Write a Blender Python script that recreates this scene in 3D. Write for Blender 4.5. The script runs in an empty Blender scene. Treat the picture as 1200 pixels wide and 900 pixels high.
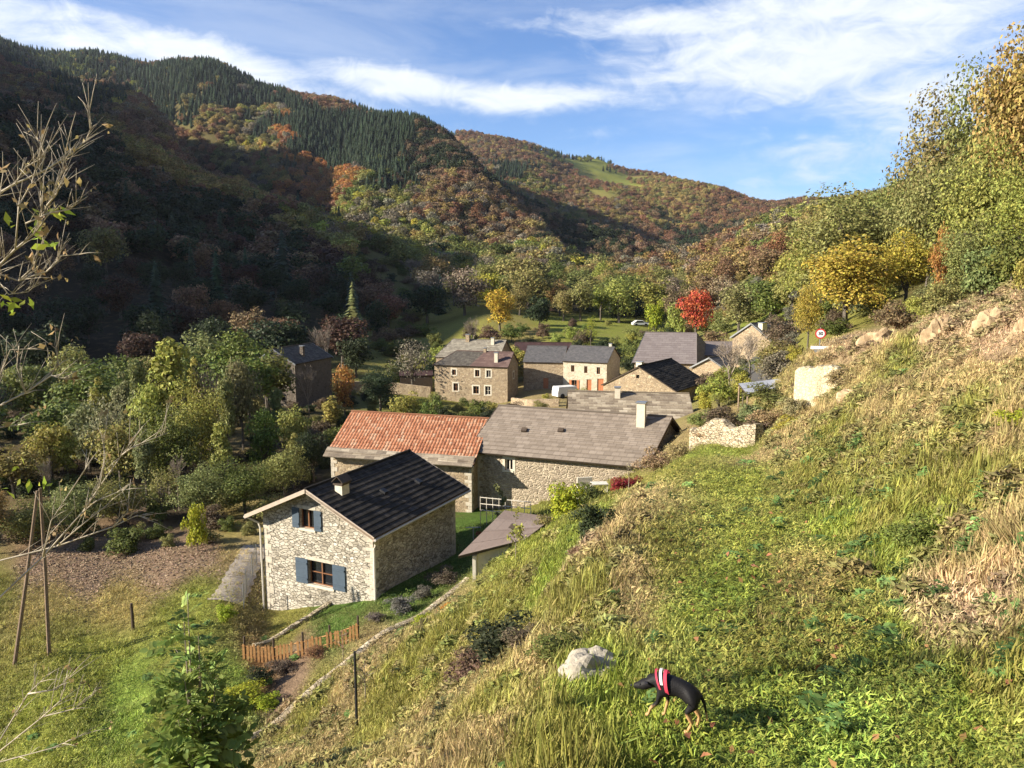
import bpy, bmesh, math, random
import numpy as np
from mathutils import Vector, Matrix, noise as mnoise

# ------------------------------------------------------------------ camera
S = bpy.context.scene
COL = S.collection
PITCH = math.atan(130.0 / 900.0)
FPX = 900.0
cam_d = bpy.data.cameras.new('camera')
cam = bpy.data.objects.new('camera', cam_d)
COL.objects.link(cam)
cam.location = (0, 0, 0)
cam.rotation_euler = (math.pi / 2 - PITCH, 0, 0)
cam_d.sensor_width = 36
cam_d.lens = 36 * FPX / 1200.0
cam_d.clip_start = 0.1
cam_d.clip_end = 20000
S.camera = cam
S.view_settings.view_transform = 'Standard'
S.view_settings.look = 'None'
S.view_settings.gamma = 1
S.view_settings.use_curve_mapping = False
S.view_settings.exposure = 1.38
HAZE_DENSITY = 0.00005
S.cycles.volume_bounces = 0
S.cycles.max_bounces = 4
S.cycles.diffuse_bounces = 2
S.cycles.transparent_max_bounces = 4
S.cycles.transmission_bounces = 2
S.cycles.glossy_bounces = 2

# ------------------------------------------------------------------ sun and sky
SUN_EL = math.radians(24)
SUN_AZ = math.radians(-104)          # compass angle from the view direction (+Y), clockwise
sun_d = bpy.data.lights.new('sun', 'SUN')
sun_d.energy = 5.0
sun_d.angle = math.radians(0.5)
sun_d.color = (1.0, 0.91, 0.75)
sun = bpy.data.objects.new('sun', sun_d)
COL.objects.link(sun)
sdir = Vector((math.sin(SUN_AZ) * math.cos(SUN_EL), math.cos(SUN_AZ) * math.cos(SUN_EL), math.sin(SUN_EL)))
sun.rotation_euler = sdir.to_track_quat('Z', 'Y').to_euler()
sun.location = (-60, -20, 60)

W = bpy.data.worlds.new('World')
S.world = W
W.use_nodes = True
wn = W.node_tree.nodes
wl = W.node_tree.links
wn.clear()

class NT:
    """small helper for node trees"""
    def __init__(s, tree):
        s.t = tree; s.n = tree.nodes; s.l = tree.links
    def new(s, typ, **kw):
        n = s.n.new(typ)
        for k, v in kw.items():
            setattr(n, k, v)
        return n
    def put(s, sock, v):
        if isinstance(v, bpy.types.NodeSocket):
            s.l.new(v, sock)
        elif isinstance(v, (tuple, list)) and len(v) == 3 and sock.type == 'RGBA':
            sock.default_value = (*v, 1)
        else:
            sock.default_value = v
    def math(s, op, a, b=0.0, c=None, clamp=False):
        n = s.new('ShaderNodeMath', operation=op, use_clamp=clamp)
        s.put(n.inputs[0], a); s.put(n.inputs[1], b)
        if c is not None: s.put(n.inputs[2], c)
        return n.outputs[0]
    def mix(s, f, a, b, mode='MIX', clamp=False):
        n = s.new('ShaderNodeMix', data_type='RGBA', blend_type=mode)
        n.clamp_result = clamp
        s.put(n.inputs[0], f); s.put(n.inputs[6], a); s.put(n.inputs[7], b)
        return n.outputs[2]
    def noise(s, vec, scale, detail=4, rough=0.55, dist=0.0):
        n = s.new('ShaderNodeTexNoise')
        if vec is not None: s.l.new(vec, n.inputs['Vector'])
        n.inputs['Scale'].default_value = scale
        n.inputs['Detail'].default_value = detail
        n.inputs['Roughness'].default_value = rough
        n.inputs['Distortion'].default_value = dist
        return n.outputs[0]
    def ramp(s, f, stops, interp='LINEAR'):
        n = s.new('ShaderNodeValToRGB')
        n.color_ramp.interpolation = interp
        e = n.color_ramp.elements
        while len(e) < len(stops): e.new(0.5)
        for i, (p, c) in enumerate(stops):
            e[i].position = p
            e[i].color = (*c, 1) if isinstance(c, (tuple, list)) else (c, c, c, 1)
        s.put(n.inputs[0], f)
        return n.outputs[0]
    def mapr(s, v, a, b, c=0.0, d=1.0, smooth=False):
        n = s.new('ShaderNodeMapRange')
        if smooth: n.interpolation_type = 'SMOOTHSTEP'
        s.put(n.inputs[0], v)
        n.inputs[1].default_value = a; n.inputs[2].default_value = b
        n.inputs[3].default_value = c; n.inputs[4].default_value = d
        return n.outputs[0]

def ray(px, py):
    a = (px - 600) / FPX; b = (450 - py) / FPX
    c, s = math.cos(PITCH), math.sin(PITCH)
    return Vector((a, c + b * s, -s + b * c))
def at(px, py, Y):
    r = ray(px, py)
    return r * (Y / r.y)

g = NT(W.node_tree)
sky = g.new('ShaderNodeTexSky', sky_type='NISHITA')
sky.sun_disc = False
sky.sun_elevation = SUN_EL
sky.sun_rotation = SUN_AZ
sky.altitude = 900
sky.air_density = 1.0
sky.dust_density = 0.4
sky.ozone_density = 2.5
bg1 = g.new('ShaderNodeBackground'); bg1.inputs[1].default_value = 0.062
tint = g.mix(1.0, sky.outputs[0], (0.70, 0.91, 1.20), 'MULTIPLY')
g.put(bg1.inputs[0], tint)
tc = g.new('ShaderNodeTexCoord')
sep = g.new('ShaderNodeSeparateXYZ'); wl.new(tc.outputs['Generated'], sep.inputs[0])
az = g.math('ARCTAN2', sep.outputs[0], sep.outputs[1])
el = g.math('ARCSINE', sep.outputs[2])
comb = g.new('ShaderNodeCombineXYZ'); g.put(comb.inputs[0], az); g.put(comb.inputs[1], el)
# streaky noise, stretched along a gently falling direction
def streak(ang, sx, sy, scale, detail, rough, dist, off=0.0):
    m = g.new('ShaderNodeMapping'); m.vector_type = 'POINT'
    wl.new(comb.outputs[0], m.inputs[0])
    m.inputs['Rotation'].default_value = (0, 0, ang)
    m.inputs['Scale'].default_value = (sx, sy, 1)
    m.inputs['Location'].default_value = (off, off * 0.7, off * 0.3)
    return g.noise(m.outputs[0], scale, detail, rough, dist)
n1 = streak(0.10, 1.0, 3.4, 5.0, 8, 0.62, 0.9, 1.3)
n2 = streak(0.25, 1.0, 2.0, 17.0, 6, 0.65, 1.2, 4.1)
n3 = streak(-0.12, 1.0, 5.5, 3.2, 6, 0.6, 0.4, 7.7)
# cloud banks: (px, py, half width px, half height px, tilt, weight)
banks = [(20, 25, 150, 34, 0.15, .85), (250, 72, 170, 26, 0.22, .95), (470, 97, 110, 20, 0.10, 1.0), (600, 112, 150, 20, 0.05, .95),
         (760, 28, 130, 20, 0.05, .75), (960, 60, 250, 54, 0.0, .88), (1090, 110, 150, 60, 0.2, .7), (870, 98, 90, 14, 0.0, .6),
         (960, 165, 220, 30, 0.0, .35), (420, 130, 120, 20, .2, .3), (700, 150, 160, 26, 0.0, .35), (1010, 10, 220, 40, 0.0, .8),
         (150, 40, 60, 60, .3, .4), (900, 212, 90, 12, 0, .3)]
acc = None
for px, py, hw, hh, tl, wt in banks:
    r = ray(px, py); ca = math.atan2(r.x, r.y); ce = math.atan2(r.z, math.hypot(r.x, r.y))
    dx = g.math('SUBTRACT', az, ca); dy = g.math('SUBTRACT', el, ce)
    c, s_ = math.cos(-tl), math.sin(-tl)
    u = g.math('ADD', g.math('MULTIPLY', dx, c), g.math('MULTIPLY', dy, s_))
    v = g.math('SUBTRACT', g.math('MULTIPLY', dy, c), g.math('MULTIPLY', dx, s_))
    u = g.math('DIVIDE', u, hw / FPX); v = g.math('DIVIDE', v, hh / FPX)
    d = g.math('ADD', g.math('MULTIPLY', u, u), g.math('MULTIPLY', v, v))
    e = g.math('MULTIPLY', g.math('EXPONENT', g.math('MULTIPLY', d, -1.0)), wt)
    acc = e if acc is None else g.math('MAXIMUM', acc, e)
dens = g.math('ADD', g.math('MULTIPLY', acc, 0.62), g.math('MULTIPLY', g.math('SUBTRACT', n1, 0.5), 0.85))
dens = g.math('ADD', dens, g.math('MULTIPLY', g.math('SUBTRACT', n2, 0.5), 0.45))
dens = g.mapr(dens, 0.06, 0.60, 0, 0.97, True)
veil = g.math('MULTIPLY', g.mapr(n3, 0.40, 0.70, 0, 1, True), 0.42)
fade = g.mapr(el, 0.0, 0.35, 0.85, 0.55)
veil = g.math('MULTIPLY', veil, fade)
tot = g.math('MAXIMUM', dens, veil)
bg2 = g.new('ShaderNodeBackground')
ccol = g.mix(n2, (0.66, 0.72, 0.80), (0.90, 0.93, 0.97))
g.put(bg2.inputs[0], ccol); bg2.inputs[1].default_value = 0.50
mx = g.new('ShaderNodeMixShader')
g.put(mx.inputs[0], tot); wl.new(bg1.outputs[0], mx.inputs[1]); wl.new(bg2.outputs[0], mx.inputs[2])
wo = g.new('ShaderNodeOutputWorld'); wl.new(mx.outputs[0], wo.inputs[0])

# ------------------------------------------------------------------ helpers
RNG = np.random.default_rng(11)
random.seed(5)

def tag(o, label=None, cat=None, group=None, kind=None):
    if label: o['label'] = label
    if cat: o['category'] = cat
    if group: o['group'] = group
    if kind: o['kind'] = kind
    return o

def empty(name, loc=(0, 0, 0), rz=0.0):
    o = bpy.data.objects.new(name, None)
    o.empty_display_size = 0.3
    o.location = loc
    o.rotation_euler = (0, 0, rz)
    COL.objects.link(o)
    return o

def np_mesh(name, V, F, mat=None, parent=None, smooth=False, link=True, cols=None, loc=None):
    """V (n,3), F (m,k) with k = 3 or 4, or a list of such arrays"""
    me = bpy.data.meshes.new(name)
    Fs = F if isinstance(F, list) else [F]
    Fs = [np.asarray(f, dtype=np.int32) for f in Fs if len(f)]
    V = np.asarray(V, dtype=np.float32)
    nl = sum(f.size for f in Fs); nf = sum(len(f) for f in Fs)
    me.vertices.add(len(V)); me.vertices.foreach_set('co', V.ravel())
    me.loops.add(nl); me.loops.foreach_set('vertex_index', np.concatenate([f.ravel() for f in Fs]))
    st = []; tt = []; k = 0
    for f in Fs:
        st.append(np.arange(len(f)) * f.shape[1] + k); tt.append(np.full(len(f), f.shape[1])); k += f.size
    me.polygons.add(nf)
    me.polygons.foreach_set('loop_start', np.concatenate(st).astype(np.int32))
    if smooth:
        me.polygons.foreach_set('use_smooth', np.ones(nf, dtype=bool))
    me.update(calc_edges=True)
    if cols is not None:
        a = me.color_attributes.new('cover', 'FLOAT_COLOR', 'POINT')
        c4 = np.ones((len(V), 4), dtype=np.float32); c4[:, :3] = cols
        a.data.foreach_set('color', c4.ravel())
    if mat: me.materials.append(mat)
    o = bpy.data.objects.new(name, me)
    if link: COL.objects.link(o)
    if parent: o.parent = parent
    if loc is not None: o.location = loc
    return o

class MB:
    """collects shapes and links them as one mesh"""
    def __init__(s):
        s.v = []; s.f = []; s.uv = []
    def quad(s, pts, uv=None):
        n = len(s.v)
        s.v += [tuple(p) for p in pts]
        s.f.append(tuple(range(n, n + len(pts))))
        s.uv.append(uv if uv else [(0, 0)] * len(pts))
    def box(s, c, size, rot=None):
        hx, hy, hz = size[0] / 2, size[1] / 2, size[2] / 2
        P = [Vector((x, y, z)) for x in (-hx, hx) for y in (-hy, hy) for z in (-hz, hz)]
        if rot is not None: P = [rot @ p for p in P]
        P = [p + Vector(c) for p in P]
        n = len(s.v); s.v += [tuple(p) for p in P]
        for f in ((0, 1, 3, 2), (4, 6, 7, 5), (0, 4, 5, 1), (2, 3, 7, 6), (0, 2, 6, 4), (1, 5, 7, 3)):
            s.f.append(tuple(n + i for i in f)); s.uv.append([(0, 0)] * 4)
    def prism(s, base, top):
        """base and top: equal length loops of points"""
        n = len(s.v); k = len(base)
        s.v += [tuple(p) for p in base] + [tuple(p) for p in top]
        s.f.append(tuple(n + i for i in reversed(range(k)))); s.uv.append([(0, 0)] * k)
        s.f.append(tuple(n + k + i for i in range(k))); s.uv.append([(0, 0)] * k)
        for i in range(k):
            j = (i + 1) % k
            s.f.append((n + i, n + j, n + k + j, n + k + i)); s.uv.append([(0, 0)] * 4)
    def tube(s, pts, rad, seg=6, cap=True):
        pts = [Vector(p) for p in pts]
        if not hasattr(rad, '__len__'): rad = [rad] * len(pts)
        n0 = len(s.v)
        up = Vector((0.13, 0.21, 0.97))
        for i, p in enumerate(pts):
            d = (pts[min(i + 1, len(pts) - 1)] - pts[max(i - 1, 0)])
            if d.length < 1e-9: d = Vector((0, 0, 1))
            d.normalize()
            a = d.cross(up)
            if a.length < 0.05: a = d.cross(Vector((1, 0, 0)))
            a.normalize(); b = d.cross(a)
            for k in range(seg):
                t = 2 * math.pi * k / seg
                s.v.append(tuple(p + (a * math.cos(t) + b * math.sin(t)) * rad[i]))
        for i in range(len(pts) - 1):
            for k in range(seg):
                k2 = (k + 1) % seg
                s.f.append((n0 + i * seg + k, n0 + i * seg + k2, n0 + (i + 1) * seg + k2, n0 + (i + 1) * seg + k)); s.uv.append([(0, 0)] * 4)
        if cap:
            s.f.append(tuple(n0 + k for k in reversed(range(seg)))); s.uv.append([(0, 0)] * seg)
            m = n0 + (len(pts) - 1) * seg
            s.f.append(tuple(m + k for k in range(seg))); s.uv.append([(0, 0)] * seg)
    def build(s, name, mat, parent=None, smooth=False, loc=None, uv=False, bevel=0):
        me = bpy.data.meshes.new(name)
        me.from_pydata(s.v, [], s.f)
        if uv:
            l = me.uv_layers.new(name='UVMap'); k = 0
            flat = [c for f in s.uv for p in f for c in p]
            l.data.foreach_set('uv', flat)
        if smooth:
            me.polygons.foreach_set('use_smooth', [True] * len(me.polygons))
        me.materials.append(mat)
        me.update()
        o = bpy.data.objects.new(name, me)
        COL.objects.link(o)
        if parent: o.parent = parent
        if loc is not None: o.location = loc
        if bevel:
            b = o.modifiers.new('bevel', 'BEVEL'); b.width = bevel; b.segments = 2
        return o

# value noise in numpy
def _hash(ix, iy, seed):
    h = (ix * 374761393 + iy * 668265263 + seed * 982451653) & 0xffffffff
    h = ((h ^ (h >> 13)) * 1274126177) & 0xffffffff
    h = h ^ (h >> 16)
    return (h & 0xffffff) / float(0xffffff)
def vnoise(x, y, seed=0):
    x = np.asarray(x, float); y = np.asarray(y, float)
    ix = np.floor(x).astype(np.int64); iy = np.floor(y).astype(np.int64)
    fx = x - ix; fy = y - iy
    fx = fx * fx * (3 - 2 * fx); fy = fy * fy * (3 - 2 * fy)
    a = _hash(ix, iy, seed); b = _hash(ix + 1, iy, seed); c = _hash(ix, iy + 1, seed); d = _hash(ix + 1, iy + 1, seed)
    return (a * (1 - fx) + b * fx) * (1 - fy) + (c * (1 - fx) + d * fx) * fy
def fbm(x, y, seed=0, oct=4):
    s = 0; a = 0.5; t = 0
    for i in range(oct):
        s = s + a * vnoise(x * 2 ** i, y * 2 ** i, seed + 17 * i); t += a; a *= 0.5
    return s / t - 0.5
# ------------------------------------------------------------------ terrain
# survey points: the ray through (px, py) of the view meets the ground at distance Y along the valley
SURV = [
 # foot of the frame
 (600,900,4.8),(450,900,8),(380,900,11.5),(330,900,15),(290,900,18),(230,900,20),(100,900,22),(0,900,23),(-150,900,23),
 (780,900,4.64),(1000,900,4.62),(1200,900,4.3),(1300,900,3.6),(690,900,4.7),
 # terrace
 (780,870,5.0),(640,800,7.4),(720,760,7.9),(700,640,13),(745,590,18.5),(800,545,26),(830,530,34),(880,650,11.5),(1000,750,7.3),(900,800,6.1),(870,580,19),(870,540,29.5),
 (960,600,16),(1050,700,8.9),(1110,800,6.1),(895,530,34),(850,525,37.5),(800,650,11.5),(780,720,8.6),(1000,850,5.3),
 # bank on the right
 (1200,800,5.8),(1200,700,7.5),(1200,600,9.6),(1200,500,13.1),(1200,420,18.2),(1200,378,21.5),(1130,700,8.3),(1100,600,11.8),(1100,500,17.3),(1100,430,25),(1100,385,31),
 (1030,560,17),(1030,500,22),(1000,470,28),(1010,420,36),(1010,402,41),(1050,400,36),(1150,380,26),(1300,500,10),(1300,400,15),(1300,330,20),
 (940,500,31),(950,495,35),(925,505,33),(900,515,34.5),(965,415,42),(930,430,46),(960,450,38),
 # slope on the left of the terrace
 (560,800,13),(500,750,19),(418,858,18),(560,700,25),(650,700,15.5),(600,650,29.5),(650,620,28),(650,660,20),(700,610,22),(740,580,29),(780,560,32),(700,590,33),(750,572,38),(640,630,31),
 (480,850,14.5),(520,900,6.2),(380,880,17.5),(450,800,19.5),
 # garden, lawn, path
 (550,680,33),(425,765,27),(300,865,23),(490,725,30),(305,718,36),(433,668,38),(540,650,40),(480,680,36),(560,610,47),(340,745,32),(400,700,35.5),(290,790,28),
 (200,720,34),(160,740,32.5),(50,770,30.5),(290,690,38),(150,690,40),(0,700,39),(260,640,46),(100,650,46),(0,650,46),(150,820,27),(60,830,26),(-100,750,32),(-100,650,46),(240,760,30),(220,850,23.5),
 # village floor
 (400,600,50),(300,600,54),(600,580,56),(740,560,46),(640,540,66),(850,497,40.8),(870,526,36.6),(828,526,37.8),(850,523,38.4),(870,478,48),(820,482,60),(740,505,63),(880,450,66),(920,440,56),
 (200,560,62),(100,560,62),(0,560,62),(-150,560,60),(150,500,82),(0,500,82),(300,500,82),(320,468,100),(420,500,84),(500,490,90),
 (510,468,110),(597,471,108),(560,440,135),(657,455,115),(707,456,114),(745,472,86),(791,474,86),(620,470,104),(750,440,118),(800,440,105),(860,420,110),(900,403,96),
 (600,398,160),(700,380,190),(570,385,170),(780,370,230),(905,379,128),(850,390,140),(660,392,165),(740,385,185),(840,372,190),(520,400,170),(450,430,140),(650,368,225),
 # dark hill on the left: foot, face, spur crest
 (100,440,118),(0,430,125),(-200,420,130),(200,430,125),(350,420,140),(0,360,155),(200,370,160),(350,370,185),(0,300,180),(0,220,235),(0,165,310),(150,290,220),(250,300,260),(350,320,260),(450,345,240),(120,225,280),
 (-60,100,480),(0,128,420),(100,163,410),(200,208,385),(270,238,380),(350,268,350),(430,298,320),(520,340,270),
 (-60,92,600),(30,132,520),(130,172,480),(230,218,440),(330,260,400),
 (0,92,800),(80,118,760),(150,148,700),(200,178,640),(300,236,540),(400,284,420),
 (60,150,850),(130,185,760),(210,235,690),(290,268,600),(350,295,540),
 (100,90,980),(200,115,900),(240,150,800),(330,200,640),(390,240,540),(300,150,800),(400,180,720),(450,220,540),(500,215,580),
 (0,52,1150),(100,68,1150),(210,80,1100),(330,112,1020),(400,124,960),(450,142,900),(500,160,860),
 (0,130,1500),(210,160,1500),(450,230,1300),(-150,110,1500),(0,110,2300),
 (480,158,720),(505,166,690),(535,186,640),(565,214,590),(600,248,520),(640,285,440),(575,222,690),(615,250,640),(665,275,590),(500,240,490),(560,290,420),(500,300,380),(600,320,330),(560,340,270),(640,335,290),(450,290,400),(600,300,400),
 (560,205,735),(620,247,665),(700,278,600),(770,302,540),(660,300,470),(700,320,400),
 (800,305,600),(815,300,640),
 # far hills
 (560,215,1000),(640,255,900),(720,285,800),(520,163,1550),(560,162,1550),(600,170,1550),(650,184,1600),(700,192,1700),(770,208,1650),(830,232,1800),(790,216,1650),
 (530,185,1300),(560,178,1300),(640,198,1250),(620,215,1100),(700,240,1000),(760,262,900),(810,280,820),(690,205,1400),(740,215,1400),
 (720,220,1200),(790,221,1200),(850,226,1200),(900,243,1200),(925,240,1300),(780,245,1050),(850,250,1000),(880,262,850),(830,280,750),
 (560,260,2200),(650,270,2300),(740,280,2300),(830,290,2300),(950,290,2300),(1100,260,2300),(300,230,2000),(550,230,1900),(650,250,2000),(770,260,2000),(700,250,2000),(850,262,1600),(925,275,1700),(640,260,4000),(900,290,4000),(300,260,4000),
 # wooded slope on the right
 (1200,345,30),(1200,320,45),(1200,285,70),(1200,230,110),(1200,180,170),(1100,340,60),(1100,300,100),(1100,255,160),(1100,225,240),(1000,372,62),(1000,330,120),(1000,290,200),(1000,262,300),
 (940,375,90),(940,320,180),(920,290,280),(900,270,420),(860,300,330),(820,315,350),(770,335,330),(700,350,270),(860,350,200),(900,345,170),(980,255,400),(1300,250,60),(1300,150,120),(1200,190,300),(1100,230,420),(1000,250,650),(1050,390,45),
 (800,345,280),(750,350,270),(650,350,270),
]
# points outside the frame, left ridges raised to throw shade into view: (compass angle deg, radius, z)
SURV2 = [(0,0.8,-1.75),(60,0.8,-1.75),(-60,0.8,-1.85),(180,0.8,-1.6),(120,0.8,-1.6),(-120,0.8,-1.7),(0,2.4,-2.35),(30,2.4,-2.5),(-30,2.4,-2.7),(-60,2.4,-3.0),(60,2.4,-1.6),
 (-60,5,-4.6),(-60,10,-9),(-45,10,-9.3),(-60,20,-14),(-60,40,-17),(-75,60,-18),(-90,20,-12),(-90,40,-16),(-90,80,-20),(-120,10,-5),(-120,30,-10),(-150,20,-3),
 (60,5,0.5),(60,10,4),(60,20,9),(60,50,24),(60,120,60),(60,400,150),(60,1500,200),(90,5,1),(90,20,13),(90,100,55),(120,10,3),(120,60,25),(180,10,-1.5),(180,60,-3),(180,400,0),(180,2000,0),(150,20,2),
 (120,400,100),(-150,60,-8),(-150,300,-10),(-150,2000,0),(-120,100,-16),
 (-60,90,-19),(-60,130,-19),(-75,120,-20),(-90,140,-18),(-60,260,35),(-75,200,5),(-90,200,4),
 (-45,255,42),(-42.5,296,63),(-40.5,355,80),(-49,213,26),(-51,320,95),(-47,560,148),(-53.3,536,155),(-58.8,502,176),(-65,474,194),(-70.8,455,197),(-78.2,439,186),(-85,432,166),(-91,432,150),(-99,440,125),(-110,450,90),(-125,450,70),  # unseen ridge and spur, heights set by the shade they cast
 (-58,330,80),(-60,350,85),(-75,320,75),(-90,320,80),
 (-42,820,262),(-45,700,235),(-55,700,230),(-75,700,210),(-95,700,190),(-45,1100,270),(-60,1100,290),(-90,1200,280),(-120,1200,150),(-60,2400,200),(-90,2400,200),(-120,2400,100)]
A = 4.0
px_ = []; pt_ = []
for (x, y, Y) in SURV:
    p = at(x, y, Y); r = math.hypot(p.x, p.y)
    px_.append((A * math.atan2(p.x, p.y), math.log(r))); pt_.append(p.z / r)
for (d, r, z) in SURV2:
    px_.append((A * math.radians(d), math.log(r))); pt_.append(z / r)
    if d == 180: px_.append((-A * math.pi, math.log(r))); pt_.append(z / r)
    if d == -150: px_.append((A * math.radians(210), math.log(r))); pt_.append(z / r)
    if d == 150: px_.append((-A * math.radians(210), math.log(r))); pt_.append(z / r)
px_ = np.array(px_); pt_ = np.array(pt_)
CQ = 0.16
def rk(d2): return np.sqrt(d2 + CQ * CQ)
D2 = ((px_[:, None, :] - px_[None, :, :]) ** 2).sum(-1)
n = len(px_)
M_ = np.zeros((n + 3, n + 3)); M_[:n, :n] = rk(D2) - 0.0 + np.eye(n) * (-0.002)
M_[:n, n] = 1; M_[:n, n + 1:] = px_; M_[n, :n] = 1; M_[n + 1:, :n] = px_.T
wts = np.linalg.solve(M_, np.concatenate([pt_, np.zeros(3)]))

# polar sheet: fine inside the view, coarse outside
phis = np.concatenate([np.arange(-180, -46, 3.0), np.arange(-46, 46, 0.14), np.arange(46, 180.1, 3.0)])
phis[0] = -180; phis[-1] = 180
phis = np.radians(phis)
lr = np.arange(math.log(0.8), math.log(4200), 0.0125)
def coarse_eval():
    pc = np.radians(np.arange(-181.5, 182, 0.75)); lc = np.arange(math.log(0.7), math.log(4500), 0.045)
    out = np.zeros((len(lc), len(pc)))
    for i, l in enumerate(lc):
        q = np.stack([A * pc, np.full(len(pc), l)], 1)
        d2 = ((q[:, None, :] - px_[None]) ** 2).sum(-1)
        out[i] = rk(d2) @ wts[:n] + wts[n] + q @ wts[n + 1:]
    return pc, lc, out
PC, LC, TT = coarse_eval()
def cubic_grid(v, v0, dv):
    f = (v - v0) / dv
    return f
def t_eval(phi, l):
    fx = np.clip((phi - PC[0]) / (PC[1] - PC[0]), 1, len(PC) - 2.001); fy = np.clip((l - LC[0]) / (LC[1] - LC[0]), 1, len(LC) - 2.001)
    ix = np.floor(fx).astype(int); iy = np.floor(fy).astype(int); fx = fx - ix; fy = fy - iy
    def cr(p0, p1, p2, p3, t):
        return p1 + 0.5 * t * (p2 - p0 + t * (2 * p0 - 5 * p1 + 4 * p2 - p3 + t * (3 * (p1 - p2) + p3 - p0)))
    ix = np.clip(ix, 1, len(PC) - 3); iy = np.clip(iy, 1, len(LC) - 3)
    rows = [cr(TT[iy + k, ix - 1], TT[iy + k, ix], TT[iy + k, ix + 1], TT[iy + k, ix + 2], fx) for k in (-1, 0, 1, 2)]
    return cr(rows[0], rows[1], rows[2], rows[3], fy)
def bank_mask(x, y, z=None):
    """1 on the rough bank right of the terrace"""
    foot = 2.8 + 0.263 * y
    return np.clip((x - foot) / 1.2, 0, 1) * np.clip((45 - y) / 8, 0, 1)
def terrace_mask(x, y):
    foot = 2.8 + 0.263 * y
    left = -0.4 + 0.165 * y
    return np.clip((foot - x) / 0.8, 0, 1) * np.clip((x - left) / 1.0, 0, 1)
def H(x, y, detail=True):
    x = np.asarray(x, float); y = np.asarray(y, float)
    r = np.maximum(np.hypot(x, y), 0.75)
    z = t_eval(np.arctan2(x, y), np.log(r)) * r
    if detail:
        tm = terrace_mask(x, y); bm = bank_mask(x, y)
        near = np.clip((70 - r) / 30, 0, 1)
        amp = (0.10 + 0.75 * bm) * near * np.clip(r / 9, 0.25, 1)
        z = z + amp * fbm(x * 0.55, y * 0.55, 3, 4) * (1 - 0.35 * tm)
        z = z + bm * near * 0.35 * np.abs(fbm(x * 1.3, y * 1.3, 9, 3))
        z = z + near * 0.05 * fbm(x * 4, y * 4, 21, 3)
        # small ravines and ribs on the far hills
        far = np.clip((r - 170) / 200, 0, 1)
        z = z + far * 13 * fbm(x / 90.0, y / 90.0, 31, 4)
    return z
def hz(x, y): return float(H(np.array([x]), np.array([y]))[0])
def gp(px, Y):
    """ground point under image column px at distance Y"""
    p = at(px, 450, Y)
    for _ in range(3):
        z = hz(p.x, Y)
        d = Y * math.cos(PITCH) - z * math.sin(PITCH)
        p = Vector(((px - 600) / FPX * d, Y, z))
    return p
def topz(px, py, Y): return at(px, py, Y).z

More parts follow.
